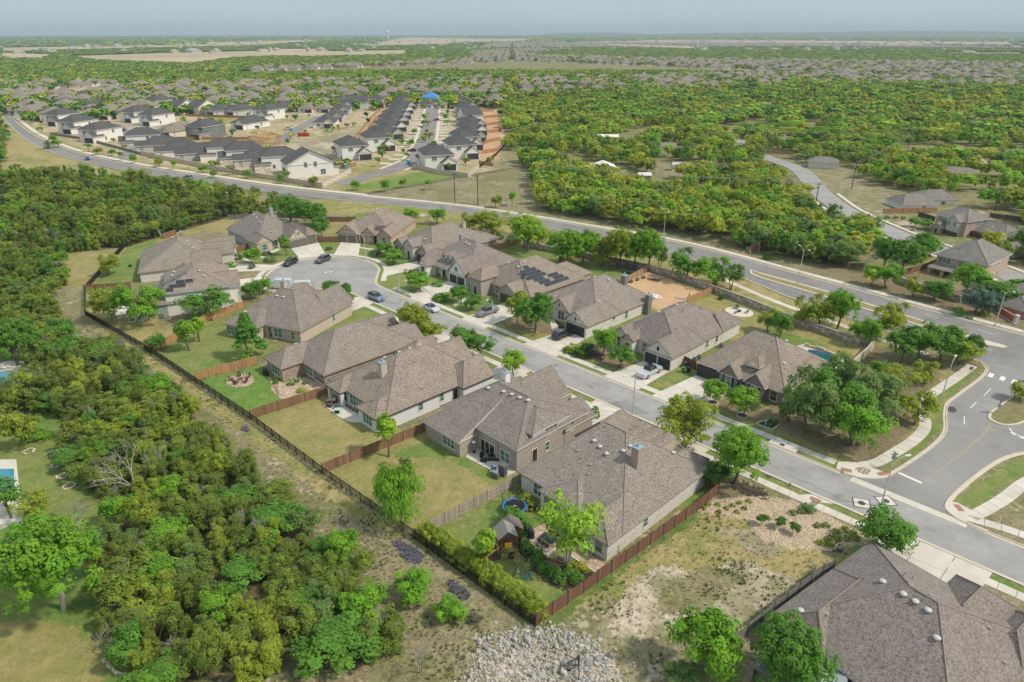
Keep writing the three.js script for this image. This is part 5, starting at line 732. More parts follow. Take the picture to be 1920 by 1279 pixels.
const TREE={
elm:{R:3,H:7,base:.05,lobes:6,spread:.46,clumps:90,leaves:48,size:.2,cr:.24,seed:11},
elm2:{R:3,H:7,base:.03,lobes:8,spread:.52,clumps:90,leaves:48,size:.2,cr:.22,seed:12},
elmBig:{R:6,H:10.5,base:.07,lobes:13,spread:.52,clumps:290,leaves:38,size:.23,cr:.13,seed:41,limbs:9,tr:.3},
oakBig:{R:5,H:9,base:.1,lobes:15,spread:.82,clumps:165,leaves:38,size:.23,cr:.14,seed:43,limbs:9,trunks:2,tr:.2},
wispyBig:{R:5,H:8.5,base:.16,lobes:12,spread:.66,clumps:170,leaves:34,size:.22,cr:.17,seed:45,limbs:10,trunks:2,tr:.16},
oak:{R:4,H:7,base:.05,lobes:9,spread:.7,clumps:100,leaves:46,size:.22,cr:.2,seed:13,limbs:8,trunks:2,tr:.17},
oak2:{R:4,H:7,base:.06,lobes:11,spread:.74,clumps:100,leaves:46,size:.22,cr:.19,seed:14,limbs:8,tr:.16},
slim:{R:2,H:8,base:.2,lobes:5,spread:.3,clumps:60,leaves:40,size:.25,cr:.3,seed:15,up:.5},
cone:{R:2.6,H:8,base:.12,lobes:0,clumps:100,leaves:32,size:.24,cr:.2,seed:16,kind:'cone'},
willow:{R:3.4,H:7.5,base:.04,lobes:9,spread:.55,clumps:130,leaves:54,size:.2,thin:.3,long:1.2,droop:1,cr:.22,seed:17},
sapling:{R:1.5,H:5,base:.3,lobes:4,spread:.4,clumps:34,leaves:26,size:.22,cr:.3,seed:18,tr:.08},
wispy:{R:3,H:7,base:.3,lobes:8,spread:.7,clumps:60,leaves:22,size:.24,cr:.26,seed:19,limbs:9,tr:.12,trunks:2},
juniper:{R:3,H:6.5,base:.05,lobes:9,spread:.62,clumps:130,leaves:40,size:.18,thin:.4,long:1.1,cr:.17,seed:20,kind:'spire',up:.6,trunks:2,tr:.12},
juniper2:{R:3,H:6,base:.06,lobes:12,spread:.72,clumps:130,leaves:40,size:.18,thin:.4,long:1.1,cr:.16,seed:21,kind:'spire',up:.6,trunks:3,tr:.1},
juniper3:{R:3.2,H:5.6,base:.1,lobes:12,spread:.66,clumps:130,leaves:38,size:.18,thin:.45,cr:.19,seed:22,up:.5,trunks:2,tr:.12},
shrub:{R:1.2,H:1.6,base:0,lobes:0,clumps:30,leaves:22,size:.14,cr:.3,seed:23,kind:'dome',tr:.03,limbs:2},
spray:{R:1.6,H:2.6,base:0,lobes:7,spread:.5,clumps:46,leaves:24,size:.2,thin:.3,long:1.5,cr:.26,seed:24,up:1.2,tr:.04},
clipped:{R:.7,H:1.2,base:-.1,lobes:0,clumps:90,leaves:12,size:.075,cr:.13,seed:25,tight:1,kind:'dome',tr:.03,limbs:1},
};
for(const k in TREE){TREE[k].crown=null;}
const treeGeo=(k)=>{const t=TREE[k];if(!t.crown){t.crown=crownGeo(t);t.trunk=trunkGeo(t);}return t;};
const rTree=rng(4242);
function plant(u,v,R,H,kind,tint,name,label,category='tree',group,bark=matBark){
const big=R>1.25*TREE[kind].R&&{elm:'elmBig',elm2:'elmBig',oak:'oakBig',oak2:'oakBig',wispy:'wispyBig'}[kind];if(big)kind=big;const t=treeGeo(kind),g=grp(u,v,rTree()*6.28);top(g,name,label,category,group);
g.scale.set(1.1*R / t.R,1.03*H / t.H,1.1*R / t.R);mesh(t.trunk,bark,category==='shrub'?'stem':'trunk',g);mesh(t.crown,LEAF[tint],category==='shrub'?'foliage':'crown',g);return g;
}
const GT=[
[63.61,40.44,3.31,8.62,'willow','bright','weeping green tree beside the iron fence and weathered grey fence'],
[77.35,48.13,1.9,7.61,'slim','lime','slim bright green tree ringed with mulch at the brown fence'],
[49.06,42.38,1.5,6.53,'slim','lime','slim lime green tree beside the wooden playset'],
[42.2,50.27,3.29,9.45,'wispy','lime','broad lime tree with pale limbs over the patio table',matBarkPale],
[36.6,80.62,4.21,9.1,'elm','bright','bright green tree in front of the big chimney house'],
[46.99,83.21,4.14,8.25,'oak','olive','olive yellow oak at the kerb by the big chimney house'],
[38.25,77.81,1.86,3.78,'elm2','deep','low dark tree tucked behind the bright tree at the house corner'],
[83.43,80.99,2.3,5.65,'elm','lime','round yellow green street tree beside the white house driveway'],
[97.03,79.83,2.82,6.14,'elm2','green','left one of the two dark street trees by the white house'],[94.02,81.51,2.8,5.47,'elm2','green','right one of the two dark street trees by the white house'],
[110.22,77.57,3.77,8.39,'elm','olive','tall olive street tree in front of the brown brick house'],[107.56,79.53,3.41,5.7,'oak','olive','lower spreading olive tree beside the tall olive street tree'],
[147.05,79.3,2.14,3.94,'elm','green','small street tree on the turning circle verge'],[137.39,77.22,2.17,5.78,'elm2','green','small street tree across from the silver blue car'],
[125.99,48.41,3.34,9.49,'cone','green','conical bright green tree on the lawn of the tan brick house'],
[138.55,40.88,2.32,7.32,'slim','bright','left of two slim trees beside the orange upper fence'],[141.69,44.19,1.93,5.93,'slim','lime','right of two slim trees beside the orange upper fence'],
[143.38,35.87,1.99,3.81,'elm','green','small round tree at the iron fence corner'],[160.64,38.91,4.23,9.25,'oak2','bright','large spreading tree behind the solar panel house',matBarkPale],[167.48,34.54,4.03,7.93,'wispy','olive','thin pale tree left of the spreading tree',matBarkPale],
[152.76,50.71,4.29,6.54,'oak2','green','green leaning tree against the white solar panel house'],
[220.73,36.36,2.25,4.77,'elm','bright','small round tree on the open grass at left'],[202.22,43.53,2.89,5.85,'oak','olive','leaning small tree at the iron fence by the open grass'],
[158.19,63.43,2.37,5.16,'elm','green','left of two trees in front of the solar panel house'],[160.23,67.31,2.15,4.48,'elm','bright','right of two trees in front of the solar panel house'],
[184.54,75.94,2.27,5.52,'elm','bright','bright tree at the corner of the triple garage house'],[185.83,87.05,1.89,6.3,'slim','bright','slim tree left of the triple garage drive'],
[218.3,105.77,5.87,9.55,'elm2','green','large tree behind the triple garage house'],[209.38,108.91,4.33,8.75,'elm','green','dark tree right of the triple garage house'],[195.59,104.24,2.74,7.09,'elm','green','green tree at the fence between the turning circle houses'],
[165.15,107.71,2.67,4.81,'elm','green','left tree of the pair in front of the grey stone house'],[156.57,104.9,2.57,4.65,'elm','bright','right tree of the pair in front of the grey stone house'],[180.27,120.11,2.22,3.89,'oak','olive','reddish olive tree beside the pink brick house'],
[190.68,136.45,2.95,6.21,'elm','lime','light tree behind the pink brick house'],[183.65,141.65,2.93,6.18,'elm','bright','bright tree behind the grey stone house'],
[134.3,96.98,2.86,5.3,'elm','bright','tree on the lawn of the white gabled house'],[120.38,98.91,2.08,4.85,'elm','green','left tree on the verge lawn of the tower porch house'],[114.69,97.75,2.02,4.25,'elm','green','right tree on the verge lawn of the tower porch house'],
[101.73,99.92,2.54,7.63,'elm2','olive','yellowish tree next to the dense green tree by the grey pickup'],[95.17,98.9,4.09,9.24,'elm','green','dense green tree between the grey pickup and the black car'],
[77.14,100.43,2.39,7,'elm','bright','upright tree in front of the arched door house'],[71.36,98.74,2.2,4.5,'elm2','green','low round tree beside the silver pickup'],
[51.34,99.37,1.99,4.76,'elm','bright','round tree in ring planter nearer the driveway of the dark brick house'],[45.48,99.04,2.47,5.77,'elm','bright','round tree in ring planter right of the front walk'],
[35.46,101.52,4.03,11.11,'oak','sage','first live oak of the grove beside the dark brick house'],[33.08,105.42,4.24,10.3,'oak2','green','second live oak of the grove beside the dark brick house'],[28.57,103.18,4.42,8.8,'oak','bright','live oak at the front of the grove'],[30.77,113.76,3.84,8.73,'oak2','sage','live oak at the right of the grove'],[39.26,102.95,2.8,6.64,'oak','green','low oak branch tree at the corner of the dark brick house'],[36.73,115.61,3.81,8.25,'oak','sage','live oak at the back of the grove by the patio'],
[34.68,128.94,1.41,4.78,'elm','bright','small lone tree beside the pale stone wall'],[29.76,125.65,2.61,5.62,'wispy','olive','olive tree with a dead grey top on the grove lawn'],[24.09,117.16,2.78,5.68,'oak2','olive','two stemmed tree beside the winding sidewalk'],
[27.87,134.14,2.2,4.34,'oak','olive','olive tree by the curving sidewalk'],[33.86,140.3,3.39,8.13,'elm2','green','leftmost of the dark trees at the pale wall corner'],[31.52,143.41,3.51,8.98,'elm','green','tallest of the dark trees at the junction'],[28.88,147.55,3.53,7.14,'elm2','green','dark tree third from the pale wall corner'],[25.76,148.69,3.18,5.82,'oak','olive','yellowish tree over the junction sidewalk'],[24.56,152.02,1.82,6.08,'elm','deep','dark slim tree at the junction corner'],
[59.67,135.66,2.46,6.06,'elm','olive','left tree behind the dark brick house'],[56.8,135.32,2.31,6.45,'elm','green','right tree behind the dark brick house'],
[55.91,144.7,3.11,6.87,'oak','olive','first tree of the row over the long stone wall'],[53.26,147.45,3.11,7.1,'oak','olive','second tree of the row over the long stone wall'],[50.1,148.98,3.8,9.12,'elm2','bright','tall bright tree of the row over the long stone wall'],[43.61,144.17,2.6,6.12,'elm','bright','bright tree inside the pool garden corner'],[41.5,144.04,2.01,6.95,'elm','bright','slim tree at the pool garden corner'],[41.58,151.08,3,6.67,'oak','olive','olive tree by the main road median'],[41.47,159.65,2.75,5.23,'oak','olive','round olive tree on the main road verge'],
[121.41,138.52,5.4,10.81,'elm2','bright','leftmost bright tree of the row behind the solar array'],[119.56,143.23,5,10.06,'elm','bright','second tree of the row behind the solar array'],[114.54,145.64,3.6,8.3,'oak','olive','olive tree in the row above the play slide'],[110.61,148.33,4.48,11.6,'elm2','olive','yellow green tall tree of the row'],[106.85,150.19,4,11.26,'elm','bright','tree of the row behind the trampoline'],[103.79,152.68,4.44,11.78,'elm2','bright','tall tree of the row beside the sand yard wall'],[100.82,153.75,1.91,6.77,'wispy','deep','thin dark leaning tree at the end of the row'],
[91.98,153.27,4.27,7.93,'oak','green','grey green tree outside the sand yard wall'],[84.16,154.11,4.44,7.24,'oak','bright','light green tree beside the path outside the wall'],[79.21,154.03,3.13,6.6,'wispy','deep','dark forked tree beside the path outside the wall'],
[168.67,143.25,4.24,6.3,'oak','olive','left olive tree behind the grey stone house'],[160.62,145.93,5.04,7.18,'oak','olive','right olive tree behind the grey stone house'],[139.25,140.71,6.09,11.44,'elm2','lime','large light tree beside the stone wall end'],[140.7,147.29,3.45,7.45,'oak','olive','olive tree at the roadside behind the stone wall'],
[52.55,184.51,3.02,7.19,'elm','bright','tree behind the yellow sign'],[55.66,183.63,2.36,6.18,'elm','lime','yellow green tree beside the yellow sign'],[58.74,200,4.15,9.33,'elm2','green','tree at the back fence left of the columned patio house'],[53.77,200.49,4.23,9.2,'elm2','green','dense tree at the back fence corner'],[53.99,213.97,3.97,8.43,'elm','green','tree nearest the columned patio house'],[53.91,222.89,3.14,6.58,'elm','bright','tree beside the side street'],[67.58,214.92,2.4,7.29,'elm','bright','slim tree by the side street'],[72.04,218.39,2.79,9.28,'elm','olive','olive tree at the end of the roadside wood'],
[45.28,182.5,2.39,4.94,'oak','olive','small olive tree in front of the curved stone wall'],[40.98,184.27,3.15,5.91,'elm','green','round tree in front of the columned patio'],[36.17,192.48,4.39,8.01,'elm','bright','bright tree hiding the brick house corner'],[31.58,180.9,3.37,7.12,'juniper3','blue','blue-green fir nearest the main road'],[29.13,182.48,2.12,5.17,'juniper3','blue','smaller blue-green fir right of it'],[28.51,190.97,3.59,6.54,'elm','green','tree right of the blue-green firs'],[27.01,198.74,2.89,6.42,'elm','green','tree at the right edge across the main road'],
[68.4,255.91,1.81,3.41,'elm','bright','left small tree on the lawn of the tan brick house'],[64.73,254.75,1.96,3.7,'elm','bright','right small tree on the lawn of the tan brick house'],
[15.99,80.96,3.11,6.66,'elm','green','round green tree beside the lower right house driveway'],[22.05,48.44,3.22,7.63,'elm2','bright','bright tree over the dark grey fence at the bottom'],[15.21,51.98,3.96,9.4,'elm','green','feathery green tree in front of the lower right house'],
[77.58,3.79,5.66,12.37,'elm2','bright','large round green tree standing on the lower left lawn',matBarkPale],[120.22,8.26,2.72,7.06,'oak','olive','yellowish small tree at the edge of the left lawn'],[155.34,13.81,4.76,9.96,'elm','green','tall tree behind the upper left pool'],[13.86,139.85,1.72,3.41,'oak','olive','small tree on the traffic island'],
[100.62,2.92,2.17,5.69,'wispy','green','thin branched tree in front of the turquoise pool'],[96.55,5.07,2,4.85,'wispy','olive','thin olive tree right of the turquoise pool'],
[158.23,22.39,3.01,6.71,'elm','green','green tree right of the upper left pool'],
];
for(const[u,v,R,H,k,t,l,bark]of GT)plant(u,v,R,H,k,t,k==='willow'?'willow_tree':k.startsWith('oak')?'oak_tree':k==='cone'?'conical_tree':k.startsWith('juniper')?'fir_tree':'garden_tree',l,'tree',undefined,bark);
// dead trees
const bareG=[bareGeo(3,6,.8),bareGeo(8,5,1),bareGeo(15,5,1.2)];
function deadTree(u,v,H,k,label){const g=mesh(bareG[k],matDead);g.position.set(u,0,v);g.rotation.y=rTree()*6;g.scale.setScalar(H /[6,5,5][k]);top(g,'dead_tree',label,'tree','bare grey trees');}
for(const[p,H,k,l]of[[[241.63,40.3],6,0,'bare grey tree at the edge of the upper wood, leftmost'],[[235.34,46.01],6.5,1,'bare grey tree with wide limbs at the edge of the upper wood'],[[230.92,55.53],4.5,0,'bare grey tree at the corner of the iron fence'],[[92.5,16.64],9,2,'large pale bare tree rising from the left wood'],[[89.64,8.44],6,1,'bare pale tree beside the left lawn'],[[94.55,20.81],6,0,'bare pale tree right of the large bare tree'],[[122.93,29.74],6,1,'grey dead tree near the iron fence'],[[67.88,4.76],3.5,2,'small bare branch tree on the lower left lawn'],[[42.44,27.87],5,1,'bare forked tree near the rock pile'],[[29.66,127.78],5.5,0,'dead grey treetop on the grove lawn'],[[61.28,192.72],6,2,'grey leafless tree behind the yellow sign'],[[43.1,50.68],5.5,2,'bare pale limbs in the tree over the patio']])deadTree(...p,H,k,l);
{const p=[230.46,67.23],g=grp(...p);top(g,'leaning_tree','slender tree with crooked pale trunk behind the brick chimney','tree');mesh(mrg([bar([0,0,0],[1,2.6,-.6],.2,6,.16),bar([1,2.6,-.6],[.6,4.6,-1.4],.16,6,.1)]),matBarkPale,'trunk',g);const c=mesh(TREE.elm.crown,LEAF.yellow,'crown',g);c.scale.setScalar(.5);c.position.set(.6,2.8,-1.4);}
// ---------------------------------------------------------------- woods: the nearest trees one by one, the rest as one mass
camera.updateMatrixWorld();camera.updateProjectionMatrix();
const inView=(u,v,y,m=1.06)=>{const p=new THREE.Vector3(u,y,v).project(camera);return p.z<1&&Math.abs(p.x)<m&&Math.abs(p.y)<m;};
class Spots{constructor(c){this.c=c;this.m=new Map();}key(u,v){return Math.floor(u / this.c)*100003 + Math.floor(v / this.c);}ok(u,v,d){const a=Math.floor(u / this.c),b=Math.floor(v / this.c);for(let i=-1;i<=1;i++)for(let j=-1;j<=1;j++)for(const p of this.m.get((a + i)*100003 + b + j)||[])if((p[0]- u)**2 +(p[1]- v)**2<d*d)return false;return true;}add(u,v){const k=this.key(u,v);if(!this.m.has(k))this.m.set(k,[]);this.m.get(k).push([u,v]);}}
const clearings=[[[175.97,8.69],[164.75,18.35],[148.6,15.44],[139.28,11.39],[142.42,3.96]],[[123.94,1.36],[117,6.44],[102.15,4.95],[98.04,3.54],[102.99,-1.59]],[[69.12,2.31],[65.58,6.95],[60.03,6.26],[64.15,1.13]],[[185.3,371.53],[157,360.16],[118.12,307.45],[88.18,274.34],[67.06,254.31],[43.32,240.05],[36.75,212.97],[51.58,214.32],[68.84,221.7],[87,233.66],[109.6,258.4],[132.62,292.44],[158.69,320.81]],[[181.53,367.36],[163.16,373.41],[128.15,314.17],[127.79,297.44],[165.05,335.7]],[[220.47,395.06],[219.69,419.76],[179.14,356.86],[192.76,355.73]],[[370.28,535.37],[337.69,535.86],[306.87,480.56],[340.82,489.76]]];
const footprints=[];scene.children.forEach((o)=>{if(o.userData.category==='house')footprints.push([o.position.x,o.position.z]);});
function openAt(u,v){if(u>60&&v>160)for(const f of footprints)if(Math.abs(f[0]- u)<13&&Math.abs(f[1]- v)<13)return false;for(const c of clearings)if(inPoly(u,v,c))return false;return true;}
const mainEdge=(u,v)=>v>150&&u<240;
const woodList=[];
{
const R=rng(777),s=new Spots(4);
for(let i=0;i<60000;i++){const u=-20 + R()*264,v=-44 + R()*160;if(near.at(u,v)!==CL.forest||v>120)continue;if(!openAt(u,v))continue;if(fbm(u / 9 + 3,v / 9,2)<.2)continue;const d=2.1 + R()*1.5;if(!s.ok(u,v,d))continue;s.add(u,v);woodList.push([u,v,1.7 + R()*R()*2.1,3.0 + R()*2.5,R(),R(),0]);}
const q=new Spots(6);
for(let i=0;i<160000;i++){const u=-30 + R()*1200,v=-30 + R()*1200,c=near.at(u,v)>=0?-1:mid.at(u,v);if(c!==CL.wood)continue;const D=Math.hypot(u,v);if(D>1200||!inView(u,v,4,1.1)||!openAt(u,v))continue;const d=D<420?3 + R()*2:4.8 + R()*2.6;if(!q.ok(u,v,d))continue;q.add(u,v);if(fbm(u / 30,v / 30,2)<.33&&v>u*.7)continue;const k=(D<420?1:1.3),z=R();woodList.push([u,v,(1.8 + z*z*3.4)*k,3.8 + z*3.4 + R()*2,R(),R(),v>u*.62||u<200?1:0]);}
// roadside fringe on the far bank of the main road inside the near sheet
for(let i=0;i<4000;i++){const u=66 + R()*170,v=184 + R()*48;if(near.at(u,v)<0||!inPoly(u,v,[[168.89,176.52],[148.88,183.96],[124.07,191.36],[110.87,192.88],[95.07,191.25],[80.6,189.3],[66.4,195.48],[67.23,209.1],[73.97,235.66],[136,315.08],[193.79,317.36],[251.21,257.91]]))continue;if(!s.ok(u,v,3.8))continue;s.add(u,v);woodList.push([u,v,2.8 + R()*1.5,6 + R()*3,R(),R(),1]);}
}
const kindsL=['juniper','juniper2','juniper3'],kindsR=['elm','oak2','elm2','oak','juniper3'];
const tintsL=['juniper','juniper2','juniper','juniper2','olive','green','juniper','sage','olive','juniper2','bright'],tintsR=['olive','lime','bright','olive','sage','yellow','lime','juniper2','yellow','olive','green'];
const tintWord={juniper:'dark olive',juniper2:'olive green',olive:'yellow olive',green:'green',sage:'grey green',bright:'bright green',lime:'lime green',yellow:'yellowish',rust:'rusty brown'};
{
const near1=woodList.filter((t)=>inView(t[0],t[1],t[3]*.6,1.03)).map((t)=>[Math.hypot(t[0],t[1],60)/ t[2],t]).sort((a,b)=>a[0]- b[0]);
const single=new Set(near1.slice(0,160).map((x)=>x[1]));const rest=woodList.filter((t)=>!single.has(t));
const zoneOf=(t)=>{const p=new THREE.Vector3(t[0],t[3]/ 2,t[1]).project(camera);t.sx=p.x;return t[6]?(p.x<.25?'in the roadside wood left of the median lamp':'in the roadside wood right of the median lamp'):p.y<-.72?'at the bottom of the left wood':p.y<-.42?'in the lower left wood':p.y<-.1?'in the middle of the left wood':'in the upper left wood';},seen={};
const ordered=[...single];ordered.forEach((t)=>{t.zone=zoneOf(t);});ordered.sort((a,b)=>a.sx - b.sx);
for(const t of ordered){const L=!t[6],k=L?kindsL[Math.floor(t[4]*3)]:kindsR[Math.floor(t[4]*4.99)],c=L?tintsL[Math.floor(t[5]*10.99)]:tintsR[Math.floor(t[5]*10.99)];const kk=L&&['green','bright'].includes(c)?'elm2':k;plant(t[0],t[1],t[2],t[3]*(kk==='elm2'&&L?.9:1),kk,c,L?'juniper_tree':'wood_tree',tintWord[c]+ ' tree, ' + ORD[(seen[c + t.zone]=(seen[c + t.zone]??-1)+ 1)]+ ' such from left ' + t.zone,'tree',L?tintWord[c]+ ' trees of the dense left wood':tintWord[c]+ ' trees of the wood across the main road');}
// the mass: instanced trees with colour per instance
const massMat=new THREE.MeshPhysicalMaterial({vertexColors:true,roughness:.95,side:THREE.DoubleSide,transmission:.5,thickness:0,specularIntensity:.3});
const low=(k,clumps,leaves,size)=>{const t={...TREE[k],clumps,leaves,size};return[crownGeo(t),t];};
const P={L0:low('juniper',100,26,.24),L1:low('juniper2',100,26,.24),L2:low('juniper3',90,26,.25),R0:low('elm',60,18,.38),R1:low('oak',70,18,.4),R2:low('juniper3',60,18,.38),F0:low('elm',18,12,.85),F1:low('oak',20,12,.8)};
const lists={};for(const t of rest){const D=Math.hypot(t[0],t[1]);const key=D>520?'F' +(t[4]<.5?0:1):(t[6]?'R':'L')+ Math.floor(t[4]*2.99);(lists[key]||=[]).push(t);}
const names={L0:['juniper_wood','dense olive green juniper wood left of the houses'],L1:['juniper_wood','mixed juniper wood left of the houses'],L2:['juniper_wood','low bushy wood left of the houses'],R0:['oak_wood','spring green wood across the main road'],R1:['oak_wood','spreading oaks of the wood across the main road'],R2:['oak_wood','mixed green wood across the main road'],F0:['distant_wood','distant wood between the suburbs'],F1:['distant_wood','distant oak wood between the suburbs']};
const M=new THREE.Matrix4(),Q=new THREE.Quaternion(),Y=new THREE.Vector3(0,1,0),C=new THREE.Color(),R=rng(31);
for(const key in lists){
const l=lists[key],[geo,t]=P[key],im=new THREE.InstancedMesh(geo,massMat,l.length);im.castShadow=im.receiveShadow=true;
l.forEach((q,i)=>{Q.setFromAxisAngle(Y,R()*6.28);M.compose(new THREE.Vector3(q[0],0,q[1]),Q,new THREE.Vector3(q[2]/ t.R,q[3]/ t.H,q[2]/ t.R));im.setMatrixAt(i,M);const c=TINT[(key[0]==='L'?tintsL:tintsR)[Math.floor(q[5]*10.99)]],k=.85 + .3*R();C.setRGB(c[0]*k,c[1]*k,c[2]*k);im.setColorAt(i,C);});
im.name=numbered(names[key][0]);im.userData={kind:'stuff',label:names[key][1],category:'wood'};scene.add(im);
}
// bare branches scattered through the left wood
const br=[];const rb=rng(61);for(const t of woodList)if(!t[6]?t[0]<160&&rb()<.3:t[0]<260&&t[1]<420&&rb()<.07)br.push(t);const ib=new THREE.InstancedMesh(bareG[1],matDead,br.length);br.forEach((q,i)=>{Q.setFromAxisAngle(Y,rb()*6.28);M.compose(new THREE.Vector3(q[0]+ 1,0,q[1]),Q,new THREE.Vector3(1,(.75 + .4*rb())*q[3]/ 5,1));ib.setMatrixAt(i,M);});ib.name='dead_branches';ib.userData={kind:'stuff',label:'grey dead branches showing through the left wood',category:'branches'};scene.add(ib);
}
// ---------------------------------------------------------------- shrubs, beds and garden things
const shrub=(p,R,H,tint,label,kind='shrub')=>plant(p[0],p[1],R,H,kind,tint,'garden_shrub',label,'shrub');
[[48.6,49.2],[47.6,48.7],[46.4,49.1],[45.3,48.1],[43.8,47.7],[42.5,48.1],[41.1,49.1],[41.2,47.7],[39.7,49.2]].forEach(([u,v],i)=>plant(u,v,.72 + .1*(i % 3),1.25,'clipped','green','clipped_shrub',['round clipped shrub nearest the covered grill','second round shrub from the covered grill','round shrub between the patio corner and the playset','largest round shrub below the patio corner','fifth round shrub along the mulch bed','sixth round shrub along the mulch bed','round shrub just left of the pale tree trunk','lowest round shrub of the mulch bed','round shrub nearest the red-brown fence'][i],'shrub','round clipped shrubs around the patio'));
shrub([41.4,50.2],.8,1,'olive','yellowish shrub behind the pale trunk');shrub([40.6,51],.8,1,'yellow','orange yellow shrub beside the paved walk');
shrub([52.4,50.6],1.6,2.6,'green','loose shrub tree beside the playset roof','spray');shrub([50.2,50.8],1,1.6,'deep','dark shrub beside the covered grill');shrub([54.6,55.4],1.1,1.4,'olive','olive shrub against the white brick wall');shrub([53.4,55],.9,1.1,'olive','low olive shrub by the porch column');
{
const a=[58.63,40.25],b=[38.92,41.15],n=46,t=treeGeo('spray'),g=new THREE.Group();g.position.set(a[0],0,a[1]);top(g,'hedge','long overgrown olive hedge along the bottom iron fence','hedge');const M=new THREE.Matrix4(),r=rng(9),parts=[];
for(let i=0;i<=n;i++){const k=i / n,c=t.crown.clone();c.applyMatrix4(M.makeRotationY(r()*6));c.scale(.62 + .2*r(),.82 + .25*r(),.62 + .2*r());c.translate(lerp(0,b[0]- a[0],k)+(r()- .5)*.5,0,lerp(0,b[1]- a[1],k)+ .5 + r()*.6);parts.push(c);}
mesh(mergeGeometries(parts),LEAF.olive,'foliage',g);
}
for(const[p,R,H,t,k,l]of[[[51.31,33.56],2.2,3.6,'bright','spray','tall bright shrub on the bare strip beside the bluebonnets'],[[45.76,34.39],1.7,2.8,'bright','spray','round bright shrub on the bare strip'],[[50.36,26.74],2,3.4,'lime','spray','lime shrub at the wood edge'],[[43.74,36.27],.7,.8,'grey','shrub','low grey bush above the rock pile'],[[22.76,45.55],1.9,2.6,'sage','spray','pale sage shrub at the bottom beside the dark fence'],[[111.19,14.57],1.4,1.2,'bright','shrub','low green shrub on the left lawn edge'],[[121.29,10.32],1.9,1.4,'bright','shrub','broad low shrub at the far left lawn'],
[[106.01,48.73],.8,.7,'lime','shrub','lime shrub beside the paved garden walk'],[[109.86,48.62],.7,.6,'green','shrub','small green shrub at the brick wall corner'],[[72.27,77.97],1,1.5,'rust','shrub','red flowering shrub at the street walk'],[[70.15,80.99],1.1,1.6,'rust','shrub','pink flowering bush in front of the brick arch house'],[[62.94,80.45],.85,2.2,'green','clipped','upright green bush beside the sidewalk'],
[[83.01,97.28],1.6,1.6,'olive','shrub','olive bush beside the driveway of the black car'],[[80.45,96.99],1.5,1.7,'deep','shrub','dark green bush in the kerb bed'],[[80.87,99.49],1.3,2,'deep','shrub','dark rounded bush next to the olive bush'],[[125.34,96.92],2.1,1.6,'green','shrub','square hedge block beside the white car',],[[134.04,102.46],1.4,1.2,'bright','shrub','bright hedge in front of the white gabled porch'],
[[147.79,103.14],1.2,1,'olive','shrub','dark bush at the white gable bay'],[[183.98,80.8],1.7,1.3,'sage','shrub','pale green shrub bed in front of the triple garage house'],[[190.49,82.98],1.4,1,'deep','shrub','dark shrubs under the porch window'],[[192.46,74.94],1.4,1.4,'deep','shrub','dark bush at the shuttered house corner'],[[187.05,70.55],1.6,1.2,'bright','shrub','bright clipped bush beside the shuttered house'],[[181.41,74.33],1,1.2,'blue','shrub','grey-blue bush by the front walk'],[[182.5,99.1],1,.9,'deep','shrub','dark bush left of the pink brick garage'],[[169.82,107.48],1.8,1,'sage','shrub','sage bed in front of the pink brick house'],
[[29.55,181.09],1.2,1.6,'bright','clipped','bright topiary bush on the main road path'],[[34.06,177.37],1.3,2,'bright','clipped','tall bright topiary bush on the main road path'],[[31.39,176.39],.7,1.1,'bright','clipped','small topiary bush at the main road kerb'],[[85.38,185.83],1.4,2.2,'deep','clipped','dark rounded evergreen beside the entrance sign'],[[96.55,191.36],1.4,1.2,'sage','shrub','grey green agave bed at the entrance sign'],
[[40.6,100.31],.9,.8,'deep','shrub','dark bush in the kerb planter'],[[40.69,98.99],.6,.5,'green','shrub','small green plant in the kerb planter'],[[79.14,261.6],.9,.8,'green','shrub','first round bush along the side street'],[[77.04,263.77],.9,.8,'green','shrub','second round bush along the side street'],[[74.93,264.86],.9,.8,'green','shrub','third round bush along the side street'],
[[77.6,146.88],.9,1.4,'deep','shrub','dark bush against the long stone wall'],[[43.38,135.38],1.5,.9,'olive','shrub','low hedge beside the pool deck'],[[150.65,145.48],1.5,2,'blue','shrub','blue-green bush at the orange fence'],[[155.36,144.12],1.4,1.8,'deep','shrub','dark bush behind the chimneys']])shrub(p,R,H,t,l,k);
// gravel bed plants
[[1320,955],[1328,948],[1346,948],[1348,962],[1362,955],[1374,950],[1387,945],[1396,955],[1404,942],[1382,962]].forEach(([x,y],i)=>{const q=[[36.49,72.1],[36.52,73.25],[35.59,74.21],[34.64,72.87],[34.34,74.33],[34.03,75.49],[33.66,76.72],[32.61,76.13],[32.96,77.96],[32.91,74.65]][i];plant(q[0],q[1],.36,.5,'shrub',i % 4===3?'rust':'olive','gravel_plant','small olive tuft, ' + ORD[i]+ ' of ten at the fence end of the gravel bed','plant','small tufts of the gravel bed');});
[[21.12,81.64],[21.73,80.25],[20.04,81.54],[21.89,78],[21.11,79.1],[20.25,80],[22.3,76.7],[21.32,77.14],[19.43,80.84],[23.94,79.8],[23.2,80.56],[26.82,80.96],[27.53,79.9]].forEach((q,i)=>plant(q[0],q[1],.5,.6,'shrub',i>8?'sage':'olive','gravel_plant',i>8?'sage tuft, ' + ORD[i - 9]+ ' of four at the sidewalk side of the gravel bed':'round olive bush, ' + ORD[i]+ ' of nine at the lower end of the gravel bed','plant',i>8?'sage tufts of the gravel bed':'olive bushes of the gravel bed'));
[[[29.38,74.79],'left'],[[27.49,75.81],'middle'],[[25.58,75.96],'right']].forEach(([q,w])=>plant(q[0],q[1],.8,1.7,'sapling','deep','dwarf_tree',w + ' of three dark dwarf trees in the gravel bed','tree'));shrub([26.31,82.15],.9,1,'sage','grey green grass clump at the sidewalk by the gravel bed','spray');
